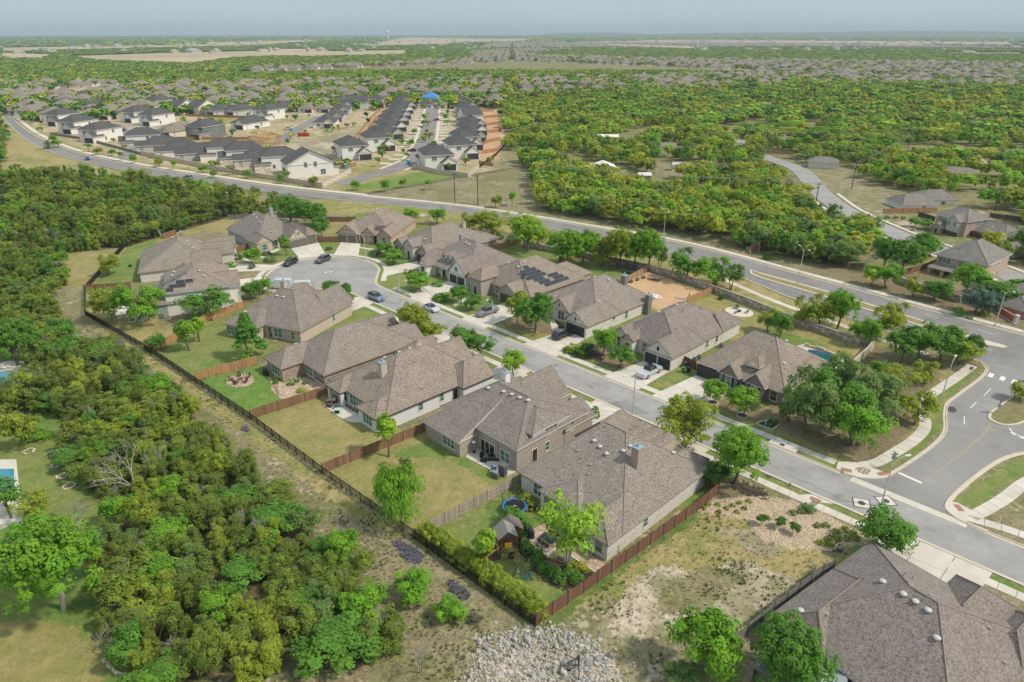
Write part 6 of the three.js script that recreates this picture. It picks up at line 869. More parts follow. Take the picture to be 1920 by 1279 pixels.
// bluebonnets and weeds, as one mass each
{
const M=new THREE.Matrix4(),Q=new THREE.Quaternion(),Y=new THREE.Vector3(0,1,0),C=new THREE.Color(),r=rng(88);
const tuft=(()=>{const a=[];for(let i=0;i<7;i++){const an=i*.9,c=Math.cos(an),s=Math.sin(an);a.push(polyGeo([c*.03 - s*.05,0,s*.03 + c*.05,c*.03 + s*.05,0,s*.03 - c*.05,c*.2,.25 + .1*(i % 3),s*.2],[0,0,1,0,0,1]));}return mergeGeometries(a);})();
const massOf=(pts,cols,name,label,cat,s0,s1,rough=1)=>{const im=new THREE.InstancedMesh(tuft,std(1,1,1,rough,{side:THREE.DoubleSide}),pts.length);im.castShadow=im.receiveShadow=true;pts.forEach(([u,v],i)=>{Q.setFromAxisAngle(Y,r()*6.28);const k=lerp(s0,s1,r());M.compose(new THREE.Vector3(u,0,v),Q,new THREE.Vector3(k,k,k));im.setMatrixAt(i,M);const c=cols[Math.floor(r()*cols.length)],b=.8 + .4*r();C.setRGB(c[0]*b,c[1]*b,c[2]*b);im.setColorAt(i,C);});im.name=numbered(name);im.userData={kind:'stuff',label,category:cat};scene.add(im);};
const inBlob=(c,R,n)=>{const o=[];for(let i=0;i<n;i++){const a=r()*6.28,q=Math.sqrt(r())*R;o.push([c[0]+ Math.cos(a)*q*1.3,c[1]+ Math.sin(a)*q*.7]);}return o;};
massOf([...inBlob([57.33,37.6],1.6,260),...inBlob([59.46,37.65],.9,70),...inBlob([48.19,37.98],1.2,210),...inBlob([49.5,38.09],.7,70),...inBlob([153.57,31.09],2.2,200),...inBlob([100.65,35.69],.8,60),...inBlob([147.17,32.71],.8,50)],[[.26,.24,.50],[.24,.22,.44],[.20,.20,.36],[.17,.2,.11],[.25,.23,.15],[.2,.22,.12]],'bluebonnet_patch','purple blue wildflower patches on the bare strip','flowers',.7,1.1);
const weeds=[],dry=[];for(let i=0;i<46000;i++){const u=14 + r()*130,v=12 + r()*66,c=near.at(u,v);if(c!==CL.scrub&&c!==CL.caliche&&c!==CL.meadow)continue;if(v>42&&u>37.2)continue;const n=fbm(u / 5,v / 5,2);if(n>.53&&r()<.5)weeds.push([u,v]);else if(r()<.28)dry.push([u,v]);}
massOf(weeds,[[.10,.15,.035],[.15,.17,.05],[.08,.13,.04]],'weeds','green weeds scattered over the vacant lot and strip','weeds',.5,1.1);massOf(dry,[[.36,.30,.19],[.30,.25,.15],[.42,.36,.25]],'dry_grass','dry grass tufts over the vacant lot and strip','grass',.5,1.0);
const peb=new THREE.InstancedMesh(new THREE.IcosahedronGeometry(.09,0),std(1,1,1,1),5200);let n=0;const bed=[[37.07,71],[36.54,74.94],[33.77,78.85],[31.79,81.26],[27.87,82.89],[25.49,83.49],[17.44,81.74],[19.34,79.77],[20.62,76.3],[23.66,73.86],[27.7,71.84],[31.26,74.26],[34.36,72.67]];for(let i=0;n<5200&&i<90000;i++){const u=14 + r()*30,v=60 + r()*26;if(!inPoly(u,v,bed))continue;Q.setFromAxisAngle(Y,r()*6);const s=.6 + r()*.9;M.compose(new THREE.Vector3(u,.02,v),Q,new THREE.Vector3(s,s*.6,s));peb.setMatrixAt(n,M);const t=r();C.setRGB(lerp(.40,.66,t),lerp(.31,.55,t),lerp(.21,.42,t));peb.setColorAt(n++,C);}peb.count=n;peb.castShadow=peb.receiveShadow=true;peb.name='river_pebbles';peb.userData={kind:'stuff',label:'tan river pebbles of the gravel bed',category:'gravel'};scene.add(peb);
}
// rock pile
{
const g=grp(...[35.21,37.9]);top(g,'rock_pile','heap of pale limestone rocks at the bottom of the picture','rocks');const o=[g.position.x,g.position.z],r=rng(17),out=[[41.38,35.52],[39.35,40.06],[35.86,42.81],[32.88,43.81],[29.55,43.29],[25.89,40.75],[27.87,37.02],[35.8,28.81],[39.77,32.23],[40.92,33.96]],geos=[];
for(let k=0;k<8;k++){const pts=[];for(let i=0;i<14;i++){const z=r()*2 - 1,a=r()*6.28,s=Math.sqrt(1 - z*z),q=.75 + .35*r();pts.push(new THREE.Vector3(s*Math.cos(a)*q,z*q*.7,s*Math.sin(a)*q*(.65 + .4*r())));}geos.push(ni(new ConvexGeometry(pts)));}
const mats=[std(.36,.355,.345,1),std(.43,.42,.395,1),std(.29,.285,.275,1),std(.40,.37,.325,1)],all=[];const sp=new Spots(1);
for(let i=0;i<60000&&all.length<1500;i++){const u=o[0]- 14 + r()*28,v=o[1]- 14 + r()*28;const din=inPoly(u,v,out);if(!din&&!(r()<.05&&inPoly(o[0]+(u - o[0])*.78,o[1]+(v - o[1])*.78,out)))continue;const big=Math.pow(r(),2.2),s=(.15 + .5*big)*(din?1:.55);if(!sp.ok(u,v,s*1.02))continue;sp.add(u,v);all.push([u - o[0],v - o[1],s]);}
all.sort((a,b)=>b[2]- a[2]);const small=[];
all.forEach(([x,z,s],i)=>{const geo=geos[i % 8],E=new THREE.Euler(r()*.6,r()*6.28,r()*.6);if(i<300){const m=mesh(geo,mats[i % 4],'stone',g);m.position.set(x,s*.25,z);m.rotation.copy(E);m.scale.setScalar(s);}else{const c=geo.clone();c.scale(s,s,s);c.applyMatrix4(new THREE.Matrix4().makeRotationFromEuler(E));c.translate(x,s*.25,z);small.push(c);}});
const sm=mesh(mergeGeometries(small),mats[1],'small_stones',g);sm.userData.kind='stuff';
}
// stone edgings on the left lawns
{const r=rng(5),mats=[std(.62,.56,.42,1),std(.54,.48,.36,1)];const ringOf=(pts,label)=>{const g=grp(...pts[0]);top(g,'stone_edging',label,'stones');pts.forEach(([u,v],i)=>{const m=mesh(cached('edge' + i % 3,()=>ni(new ConvexGeometry(Array.from({length:12},()=>new THREE.Vector3((r()- .5)*.55,(r()- .5)*.3,(r()- .5)*.4))))),mats[i % 2],'stone',g);m.position.set(u - pts[0][0],.1,v - pts[0][1]);m.rotation.y=r()*6;});};
const line=resample(smooth([[66.75,4.96],[65.49,5.12],[64.07,5.47],[62.32,6.37]],5),.34);ringOf(line,'curved line of pale stones at the lower left lawn');
[[[117.92,8.25],'left ring of stones on the left lawn'],[[114.5,10.71],'second ring of stones around a bush'],[[110.58,10.62],'third ring of stones below the second'],[[106.75,10.45],'fourth ring of stones under the branches'],[[103.28,10.46],'lowest ring of stones near the pool']].forEach(([c,l])=>ringOf(circle(c[0],c[1],.75,.75,12,.1),l));}
// ---------------------------------------------------------------- cars
const paint=(r,g,b)=>{const m=new THREE.MeshPhysicalMaterial({roughness:.32,metalness:.25,clearcoat:1,clearcoatRoughness:.06});m.color.setRGB(r,g,b);return m;};
const matCarGlass=new THREE.MeshPhysicalMaterial({roughness:.05,clearcoat:1});matCarGlass.color.setRGB(.012,.016,.02);
const matTyre=std(.02,.02,.021,.9),matRim=std(.38,.38,.39,.35,{metalness:.7}),matHead=std(.75,.77,.78,.15),matTail=std(.38,.012,.01,.3),matBlackPlastic=std(.02,.02,.02,.7);
// profiles: lower body and glasshouse outlines in side view, x forward
const CARS={
suv:{L:4.9,W:1.95,body:[[-2.42,.42],[-2.45,.95],[-2.35,1.12],[.75,1.1],[1.1,1.06],[2.15,.98],[2.42,.8],[2.45,.42]],cab:[[-2.3,1.1],[-2.02,1.66],[-1.6,1.74],[.1,1.73],[.5,1.64],[1.18,1.08]],roof:[-1.95,.3,1.72],wx:1.46,wr:.37},
sedan:{L:4.7,W:1.85,body:[[-2.3,.36],[-2.34,.85],[-2.2,.98],[-1.5,1.0],[.9,.96],[2.05,.82],[2.32,.66],[2.34,.36]],cab:[[-2.0,.98],[-1.0,1.4],[-.5,1.45],[.1,1.43],[1.15,.94]],roof:[-1.0,.12,1.44],wx:1.42,wr:.34},
pickup:{L:5.9,W:2.02,body:[[-2.9,.52],[-2.94,1.12],[-.75,1.14],[-.7,1.2],[1.1,1.2],[2.6,1.12],[2.9,.95],[2.94,.52]],cab:[[-.78,1.18],[-.66,1.78],[-.45,1.88],[.55,1.88],[.85,1.8],[1.35,1.18]],roof:[-.6,.66,1.87],wx:1.86,wr:.42,bed:[-2.8,-.85]},
van:{L:5.6,W:2.05,body:[[-2.75,.45],[-2.8,1.2],[1.6,1.2],[2.5,1.1],[2.75,.85],[2.78,.45]],cab:[[-2.8,1.18],[-2.76,2.4],[-2.6,2.5],[1.0,2.48],[1.5,2.3],[2.3,1.16]],roof:[-2.6,1.1,2.48],wx:1.75,wr:.38,solid:true},
};
function makeCar(kind,mat,opt={}){
const c=CARS[kind],g=new THREE.Group(),W=c.W;
const ext=(pts,w,bev)=>{const s=new THREE.Shape(pts.map(([x,y])=>new THREE.Vector2(x,y)));const e=new THREE.ExtrudeGeometry(s,{depth:w - 2*bev,bevelEnabled:true,bevelSize:bev*.8,bevelThickness:bev,bevelSegments:3,curveSegments:4});e.translate(0,0,-(w - 2*bev)/ 2);return ni(e);};
// arches cut in by dark liners, glasshouse narrows upward
const cab=ext(c.cab,W - .16,.12),p=cab.attributes.position,y0=c.cab[0][1];for(let i=0;i<p.count;i++){const k=1 - .16*clamp((p.getY(i)- y0)/(c.roof[2]- y0));p.setZ(i,p.getZ(i)*k);}cab.computeVertexNormals();
const body=mesh(ext(c.body,W,.1),mat,'body',g);
const win=mesh(cab,c.solid?mat:matCarGlass,c.solid?'cargo_body':'windows',g);
mesh(box(c.roof[0],c.roof[1],c.roof[2]- .03,c.roof[2]+ .045,-W*.385,W*.385),opt.roof||mat,'roof',g);
const hs=c.roof[2],pil=[];for(const s of[-1,1]){if(!c.solid){pil.push(bar([c.roof[1],hs,s*W*.385],[c.cab[c.cab.length - 1][0]- .05,y0 + .03,s*W*.455],.045,4),bar([c.roof[0],hs,s*W*.385],[c.cab[0][0]+ .1,y0 + .05,s*W*.455],.06,4),bar([(c.roof[0]+ c.roof[1])/ 2,hs,s*W*.39],[(c.roof[0]+ c.roof[1])/ 2,y0,s*W*.455],.05,4));}}
if(pil.length)mesh(mrg(pil),mat,'pillars',g);if(c.solid){mesh(polyGeo([1.56,2.22,-.8,2.22,1.26,-.88,2.22,1.26,.88,1.56,2.22,-.8,2.22,1.26,.88,1.56,2.22,.8].map((v,i)=>i % 3===0?v + .06:v),new Array(12).fill(0)),matCarGlass,'windscreen',g);}
if(c.bed)mesh(box(c.bed[0],c.bed[1],1.0,1.15,-W*.42,W*.42),matBlackPlastic,'bed_cover',g);
const wg=cached('wheel' + c.wr,()=>{const t=new THREE.CylinderGeometry(c.wr,c.wr,.24,18);t.rotateX(Math.PI / 2);return ni(t);}),rg=cached('rim' + c.wr,()=>{const t=new THREE.CylinderGeometry(c.wr*.62,c.wr*.62,.26,12);t.rotateX(Math.PI / 2);return ni(t);});
for(const x of[-c.wx,c.wx])for(const z of[-1,1]){const w=mesh(wg,matTyre,'wheel',g);w.position.set(x,c.wr,z*(W / 2 - .08));mesh(rg,matRim,'rim',w);}
const yb=c.body[2][1]- .28;for(const z of[-1,1]){mesh(box(c.L / 2 - .16,c.L / 2 + .03,yb - .08,yb + .08,z*W*.36 - .2,z*W*.36 + .2),matHead,'headlight',g);mesh(box(-c.L / 2 - .03,-c.L / 2 + .12,yb,yb + .22,z*W*.42 - .12,z*W*.42 + .12),matTail,'taillight',g);mesh(box(c.cab[c.cab.length - 1][0]- .35,c.cab[c.cab.length - 1][0]- .15,y0 + .02,y0 + .2,z*(W / 2 + .08)- .1,z*(W / 2 + .08)+ .1),mat,'mirror',g);}
mesh(box(c.L / 2 - .1,c.L / 2 + .035,.5,.72,-W*.25,W*.25),matBlackPlastic,'grille',g);return g;
}
function car(kind,m,u,v,dir,label,opt){const g=makeCar(kind,m,opt);g.position.set(u,.025,v);g.rotation.y=dir;return top(g,kind==='pickup'?'pickup_truck':kind==='van'?'van':'car',label,kind==='pickup'?'truck':kind==='van'?'van':'car','cars parked on street and drives');}
const PI=Math.PI;
car('suv',paint(.015,.017,.022),177,83.6,2.05,'black estate car with tan sills parked at the turning circle',{});car('suv',paint(.10,.085,.075),173,91.6,1.9,'small brown hatchback in the turning circle');
car('van',paint(.62,.65,.68),[160.45,72.19][0],[160.45,72.19][1],.85,'white van with ladder rack behind the tan brick roof');car('van',paint(.6,.63,.66),[155.56,74.96][0],[155.56,74.96][1],.95,'second white van parked behind the tan brick roof');
car('suv',paint(.16,.23,.34),136.6,85.4,PI,'silver blue car parked on the street by the garden side kerb',{});car('sedan',paint(.60,.63,.66),121.6,90.8,PI,'white saloon with black roof parked on the street',{roof:matCarGlass});
car('pickup',paint(.23,.23,.235),110.4,98.6,PI / 2,'grey crew cab pickup on the driveway');car('suv',paint(.012,.013,.017),89.4,101.4,-PI / 2,'black car on the driveway of the whitewashed house');car('pickup',paint(.55,.60,.66),65.9,100.4,-PI / 2,'silver pickup with black bed cover on the driveway');
car('suv',paint(.03,.09,.26),412,92.6,-.15,'blue car on the main road at left');car('suv',paint(.12,.17,.24),324,110.4,.3,'grey blue car on the main road');
{
const g=grp([160.45,72.19][0],[160.45,72.19][1],.85,2.55);top(g,'ladder','ladder lying on the roof of the white van','ladder');mesh(mrg([bar([-1.9,0,-.25],[1.2,0,-.25],.04,4),bar([-1.9,0,.25],[1.2,0,.25],.04,4),...Array.from({length:9},(_,i)=>bar([-1.7 + i*.34,0,-.25],[-1.7 + i*.34,0,.25],.025,4))]),matGalv,'ladder_frame',g);}
// street lamps
function lamp(u,v,h,turn,label,arms=1,tilt=0){
const g=grp(u,v,turn);top(g,'street_lamp',label,'street lamp','street lamps');mesh(cyl(.13,.07,0,h,0,0,8),matLampPole,'pole',g);mesh(cyl(.2,.18,0,.25,0,0,8),matLampPole,'base',g);
for(let i=0;i<arms;i++){const s=i?-1:1;const c=new THREE.QuadraticBezierCurve3(new THREE.Vector3(0,h - .3,0),new THREE.Vector3(s*.6,h + .7,0),new THREE.Vector3(s*1.9,h + .9,0));mesh(ni(new THREE.TubeGeometry(c,8,.045,5)),matLampPole,'arm',g);mesh(mrg([box(s*2.2 - .4,s*2.2 + .4,h + .82,h + .95,-.14,.14)]),matLampHead,'lamp_head',g);}
}
const matLampPole=std(.55,.56,.56,.5,{metalness:.3}),matLampHead=std(.66,.67,.67,.5);
{let p;p=[58.87,85.7];lamp(p[0],p[1],7.2,1.3,'street lamp in front of the big chimney house');p=[102.24,92.84];lamp(p[0],p[1],7.2,1.9,'street lamp beside the grey pickup');p=[129.98,87.94];lamp(p[0],p[1],7.2,-1.9,'street lamp where the turning circle begins');p=[166.09,101.51];lamp(p[0],p[1],6.6,.4,'street lamp in front of the pink brick house');
p=[19.73,90.3];lamp(p[0],p[1],7.2,-2.1,'street lamp at the junction by the manholes');p=[23.19,127.42];lamp(p[0],p[1],8,-1.5,'street lamp beside the winding sidewalk');p=[69.51,171.07];lamp(p[0],p[1],9,-.6,'two armed street lamp on the main road median',2);p=[119.56,182.98];lamp(p[0],p[1],8,-.6,'two armed street lamp beside the tree row',2);p=[26.11,176];lamp(p[0],p[1],8,2.4,'street lamp beside the red brick sign');p=[80.67,257.83];lamp(p[0],p[1],7,-2,'street lamp on the side street across the main road');p=[45.19,239.69];lamp(p[0],p[1],7,2.6,'street lamp behind the columned patio house');}
// signs
const signPost=(u,v,h,label,turn,build,name='road_sign')=>{const g=grp(u,v,turn);top(g,name,label,'sign');mesh(cyl(.035,.035,0,h,0,0,6),matGalv,'post',g);build(g,h);};
const matSignArrow=std(.03,.05,.09,.5),matSignGreen=std(.02,.26,.20,.5),matSignBack=std(.30,.27,.26,.6),matSignBlue=std(.45,.55,.68,.5),matSignYellow=std(.85,.55,.03,.5);
{let p=[22.02,100.73];signPost(p[0],p[1],2.6,'stop sign seen from behind with green street name blades',.8,(g,h)=>{const o=new THREE.CylinderGeometry(.42,.42,.02,8);o.rotateX(PI / 2);const f=mesh(ni(o),matSignBack,'stop_plate',g);f.position.set(0,h - .45,.05);mesh(box(-.55,.55,h,h + .2,-.015,.015),matSignGreen,'name_blade',g);const b=mesh(box(-.5,.5,0,.2,-.015,.015),matSignGreen,'name_blade',g);b.position.y=h + .22;b.rotation.y=1.57;});
p=[22.8,143.45];signPost(p[0],p[1],2.2,'grey backed sign at the junction corner sidewalk',.6,(g,h)=>mesh(box(-.35,.35,h - .7,h,.03,.05),matSignBack,'plate',g));
p=[15.33,131.3];signPost(p[0],p[1],2.7,'blue island sign with white arrow and grey triangle above',2.4,(g,h)=>{mesh(box(-.4,.4,h - 1.6,h - .7,.03,.05),matSignBlue,'plate',g);const t=new THREE.CylinderGeometry(.5,.5,.02,3);t.rotateX(PI / 2);const m=mesh(ni(t),matSignBack,'triangle',g);m.position.set(0,h - .2,.04);const s=new THREE.Shape([[-.05,-.3],[.05,-.3],[.05,-.02],[.2,.1],[.26,.02],[.3,.3],[.04,.27],[.12,.19],[-.05,.05]].map(([x,y])=>new THREE.Vector2(x,y)));const a=mesh(ni(new THREE.ExtrudeGeometry(s,{depth:.012,bevelEnabled:false})),matSignArrow,'arrow',g);a.position.set(-.08,h - 1.15,.052);});
p=[55.89,181.05];signPost(p[0],p[1],2.7,'yellow diamond warning sign with small plate beside the main road',-2.2,(g,h)=>{const d=mesh(box(-.42,.42,-.42,.42,.03,.05),matSignYellow,'diamond',g);d.position.y=h - .1;d.rotation.z=PI / 4;mesh(box(-.25,.25,h - 1.1,h - .72,.03,.05),matSignYellow,'plate',g);});
p=[66.33,173.16];signPost(p[0],p[1],1.6,'small yellow sign on the median',-2.2,(g,h)=>mesh(box(-.15,.15,h - .8,h,.03,.05),matSignYellow,'plate',g));
p=[35.48,176.86];signPost(p[0],p[1],2.4,'thin post sign beside the main road path',2.4,(g,h)=>mesh(box(-.2,.2,h - .5,h,.03,.05),matSignBack,'plate',g));p=[175.65,162.76];signPost(p[0],p[1],2.8,'thin sign post beside the main road behind the white gabled house',2.4,(g,h)=>mesh(box(-.25,.25,h - .7,h,.03,.05),matSignBack,'plate',g));p=[133.76,197.5];signPost(p[0],p[1],2.6,'white and blue sign beside the roadside wood',2.4,(g,h)=>{mesh(box(-.3,.3,h - .7,h,.03,.05),matTrim,'plate',g);mesh(box(-.2,.2,h - .6,h - .2,.05,.06),matSignBlue,'emblem',g);});
p=[508.08,90.7];signPost(p[0],p[1],2.8,'yellow sign on the far left path',-1.5,(g,h)=>mesh(box(-.45,.45,h - .9,h,.03,.05),matSignYellow,'plate',g));p=[338.99,118.09];signPost(p[0],p[1],2.6,'yellow sign on the path below the new houses',-1.8,(g,h)=>mesh(box(-.4,.4,h - .8,h,.03,.05),matSignYellow,'plate',g));}
{const p=[25.51,183.41],g=grp(p[0],p[1],2.35);top(g,'brick_sign','low red brick entrance sign with stone pillar across the main road','sign');mesh(box(-2.6,2.6,0,1.5,-.25,.25),std(.42,.16,.10,1),'brick_panel',g);mesh(box(2.6,3.4,0,1.9,-.4,.4),WM.ledge,'pillar',g);mesh(box(-3,4.4,0,.25,.6,.9),matWallCap,'kerb_stone',g);
const q=[92.07,189.57],m=grp(q[0],q[1],1.1);top(m,'monument_sign','sloped dark stone entrance monument beside the low curved wall','sign');const s=new THREE.Shape([[-1.6,0],[1.6,0],[1.6,1.2],[-1.2,3.6],[-1.6,3.6]].map(([x,y])=>new THREE.Vector2(x,y)));const e=new THREE.ExtrudeGeometry(s,{depth:.9,bevelEnabled:false});e.translate(0,0,-.45);mesh(ni(e),std(.26,.12,.09,1),'stone_body',m);mesh(box(-1.75,-1.5,0,3.7,-.5,.5),WM.ledge,'stone_edge',m);}
// fire hydrant, utility box
{let p=[30.67,85.66],g=grp(p[0],p[1]);top(g,'fire_hydrant','grey fire hydrant on the verge by the gravel bed','hydrant');mesh(mrg([cyl(.14,.13,0,.55,0,0,10),ball(.15,0,.57,0,1,.8,1),cyl(.2,.2,0,.06,0,0,10)]),matGalv,'barrel',g);mesh(mrg([bar([-.22,.4,0],[.22,.4,0],.07,8),bar([0,.4,0],[0,.4,.2],.08,8)]),matGalv,'nozzles',g);
p=[41.2,98.7];g=grp(p[0],p[1]);top(g,'utility_pedestal','small teal utility pedestal in the kerb planter','utility box');mesh(mrg([cyl(.16,.16,0,.75,0,0,10),cyl(.18,.12,.75,.85,0,0,10)]),std(.12,.36,.33,.6),'cover',g);p=[167.33,105.45];g=grp(p[0],p[1],.5);top(g,'utility_box','green utility box in front of the pink brick house','utility box');mesh(mrg([box(-.5,.5,0,.8,-.4,.4),box(-.54,.54,.8,.86,-.44,.44)]),std(.08,.20,.16,.6),'cabinet',g);}
// planters
const ringPlanter=(c,R,label)=>{const g=grp(...c);top(g,'ring_planter',label,'planter');for(let i=0;i<14;i++){const a=i / 14*6.283,m=mesh(cached('pblock',()=>box(-.19,.19,0,.3,-.12,.12)),matWallCap,'block',g);m.position.set(Math.cos(a)*R,0,Math.sin(a)*R);m.rotation.y=PI / 2 - a;}mesh(cyl(R - .1,R - .1,0,.2,0,0,18),std(.04,.03,.022,1),'soil',g);};
ringPlanter([51.31,99.13],.85,'stone ring planter nearer the driveway');ringPlanter([45.45,98.81],.85,'stone ring planter right of the front walk');ringPlanter([67.34,251.07],.7,'left stone ring across the main road');ringPlanter([63.55,248.32],.7,'right stone ring across the main road');
{const pts=[[42.42,97.93],[42.39,98.95],[41.51,100.61],[39.69,100.76],[39.68,98.11]],g=grp(...pts[0]);top(g,'kerb_planter','stone edged planter bed with teal pedestal at the sidewalk','planter');const o=pts[0],rel=pts.map(([a,b])=>[a - o[0],b - o[1]]);mesh(sheet(rel,.12),std(.05,.035,.026,1),'soil',g);rel.forEach((a,i)=>{const b=rel[(i + 1)% rel.length],L=Math.hypot(b[0]- a[0],b[1]- a[1]),n=Math.max(1,Math.round(L / .5));for(let k=0;k<n;k++){const m=mesh(cached('kblk' +(L / n).toFixed(2),()=>box(.01,L / n - .01,0,.3,-.13,.13)),matWallCap,'block',g);m.position.set(lerp(a[0],b[0],k / n),0,lerp(a[1],b[1],k / n));m.rotation.y=Math.atan2(-(b[1]- a[1]),b[0]- a[0]);}});}
// ---------------------------------------------------------------- garden furniture and play things
const matChairBlue=std(.22,.30,.36,.8),matPaverBlock=[std(.40,.28,.2,1),std(.34,.24,.17,1),std(.46,.34,.25,1)];
const matWood=std(.17,.085,.045,.9),matWoodDark=std(.075,.05,.036,.9),matYellowPl=std(.80,.45,.03,.5),matRedPl=std(.5,.02,.02,.5),matTeal=std(.02,.33,.40,.5),matBluePad=std(.02,.19,.62,.55),matNavy=std(.018,.024,.045,.8),matCream=std(.66,.58,.46,.9),matWicker=std(.11,.075,.05,.9),matPaver=new THREE.MeshStandardMaterial({map:stoneTex(21,[[.46,.34,.25],[.40,.30,.22],[.52,.40,.30]],[.28,.21,.16]),roughness:1});
const matMesh=new THREE.MeshStandardMaterial({roughness:.9,side:THREE.DoubleSide,transparent:true,opacity:.14});matMesh.color.setRGB(.02,.02,.02);
const matWater=new THREE.MeshPhysicalMaterial({roughness:.04,clearcoat:.5});matWater.color.setRGB(.03,.24,.34);
const matWaterDeep=new THREE.MeshPhysicalMaterial({roughness:.04,clearcoat:.5});matWaterDeep.color.setRGB(.012,.11,.16);
function trampoline(u,v,R,padMat,label){
const g=grp(u,v);top(g,'trampoline',label,'trampoline');mesh(cyl(R - .25,R - .25,.84,.86,0,0,32),std(.012,.014,.02,.8),'mat',g);const pad=new THREE.TorusGeometry(R - .1,.17,6,36);pad.rotateX(PI / 2);pad.scale(1,.4,1);pad.translate(0,.87,0);mesh(ni(pad),padMat,'pad',g);
const net=new THREE.CylinderGeometry(R,R,1.75,28,1,true);net.translate(0,1.76,0);mesh(ni(net),matMesh,'safety_net',g);const tr=new THREE.TorusGeometry(R,.03,5,32);tr.rotateX(PI / 2);tr.translate(0,2.64,0);mesh(ni(tr),matBlack,'top_ring',g);
for(let i=0;i<6;i++){const a=i*1.047 + .3,c=Math.cos(a)*R,s=Math.sin(a)*R;mesh(bar([c,.9,s],[c,2.7,s],.035,6),matBlack,'net_pole',g);mesh(mrg([bar([c*.96,0,s*.96],[c*.96,.86,s*.96],.035,6),bar([c*.96,.03,s*.96],[Math.cos(a + .5)*R*.9,.03,Math.sin(a + .5)*R*.9],.03,5)]),matGalv,'leg',g);}
return g;
}
{const t=trampoline(54.4,53,1.68,matBluePad,'round trampoline with blue pad and black net on the lawn');mesh(mrg([bar([-.25,0,-2.1],[-.25,.8,-1.68],.025,5),bar([.15,0,-2.1],[.15,.8,-1.68],.025,5),box(-.25,.15,.3,.33,-2.0,-1.85),box(-.25,.15,.55,.58,-1.9,-1.75)]),matTrim,'ladder',t);const e=mesh(mrg([box(-.34,.02,.862,.87,-.05,.05),box(.06,.3,.862,.87,-.12,-.02),box(-.05,.05,.862,.87,-.25,.22)]),matTrim,'emblem',t);e.rotation.y=.8;}
trampoline([105.29,147.14][0],[105.29,147.14][1],1.9,std(.04,.2,.06,.6),'green rimmed trampoline with net behind the tan fence');
{
const g=grp(49.4,46.6,-.5);g.scale.setScalar(1.2);top(g,'playset','wooden playset with two slatted roofs, yellow ladder and swings','playset');
const post=(x,z,h)=>mesh(box(x - .06,x + .06,0,h,z - .06,z + .06),matWoodDark,'post',g);
for(const[x,z]of[[-.8,-.8],[.8,-.8],[-.8,.8],[.8,.8]])post(x,z,2.6);mesh(box(-.85,.85,1.35,1.45,-.85,.85),matWood,'deck',g);
for(const s of[-1,1])for(let i=0;i<7;i++)mesh(cached('baluster',()=>box(-.04,.04,1.45,2.1,-.02,.02)),matWood,'baluster',g).position.set(-.75 + i*.25,0,s*.82);
const roofSlats=(ox,oz,y,w,h,turn,mat)=>{const q=new THREE.Group();q.name='roof';q.position.set(ox,y,oz);q.rotation.y=turn;g.add(q);for(const s of[-1,1])for(let i=0;i<8;i++){const m=mesh(cached('slat' + w,()=>box(-w,w,-.02,.02,-.085,.085)),mat,'slat',q);const k=(i + .5)/ 8;m.position.set(0,h*(1 - k),s*k*1.1);m.rotation.x=s*Math.atan2(h,1.1);}for(const e of[-1,1])mesh(polyGeo([e*(w - .06),0,-1.05,e*(w - .06),0,1.05,e*(w - .06),h - .04,0],[0,0,1,0,0,1]),matWoodDark,'gable_board',q);};
roofSlats(0,0,2.55,1.05,.85,.0,std(.25,.235,.225,.9));roofSlats(1.9,1.1,1.75,.95,.7,.0,std(.17,.15,.14,.9));
mesh(box(1.2,2.6,0,1.2,.4,1.8),std(.30,.07,.035,.9),'playhouse',g);for(const[x,z]of[[1.15,.35],[2.65,.35],[1.15,1.85],[2.65,1.85]])post(x,z,1.8);
mesh(box(-1.15,-1.0,1.45,2.0,-.35,.35),matYellowPl,'steering_panel',g);const wh=new THREE.TorusGeometry(.18,.04,5,12);wh.translate(-.9,1.9,0);mesh(ni(wh),matRedPl,'wheel',g);
for(const[z0,w]of[[-1.5,.5],[-.35,.5]]){const q=[bar([-.3 + z0*0 + w,.05,-2.9],[w,1.4,-.9],.045,5),bar([-w + .6 - .6,.05,-2.9],[-w + .6 - .6,1.4,-.9],.045,5)];for(let i=0;i<6;i++){const t=i / 6 + .1;q.push(bar([-w,lerp(.05,1.4,t),lerp(-2.9,-.9,t)],[w,lerp(.05,1.4,t),lerp(-2.9,-.9,t)],.04,5));}const m=mesh(mrg(q),z0<-1?matYellowPl:matWood,z0<-1?'yellow_ladder':'ramp_rails',g);m.position.x=z0<-1?-.3:.75;}
mesh(box(-1,1.2,.02,.05,-2.9,-.85),matWoodDark,'climbing_ramp',g).rotation.x=0;
mesh(bar([-.8,2.35,.3],[-4.4,2.35,.3],.075,6),matWoodDark,'swing_beam',g);for(const s of[-1,1])mesh(bar([-4.4,2.4,.3],[-4.7,0,.3 + s*1.25],.06,6),matWoodDark,'swing_leg',g);mesh(bar([-4.55,1.1,-.35],[-4.55,1.1,.95],.045,5),matWoodDark,'brace',g);
for(const[x,m,n]of[[-2.6,std(.02,.1,.08,.6),'swing_seat'],[-3.7,matTeal,'swing_seat']]){mesh(mrg([bar([x - .2,2.3,.3],[x - .2,.55,.3],.018,4),bar([x + .2,2.3,.3],[x + .2,.55,.3],.018,4)]),matYellowPl,'swing_rope',g);mesh(mrg([box(x - .24,x + .24,.5,.56,.18,.42)]),m,n,g);}
const ty=new THREE.TorusGeometry(.34,.13,8,18);ty.rotateX(1.3);ty.translate(-1.5,.7,.3);mesh(ni(ty),matTyre,'tyre_swing',g);mesh(bar([-1.5,.8,.3],[-1.5,2.3,.3],.02,4),matGalv,'tyre_chain',g);
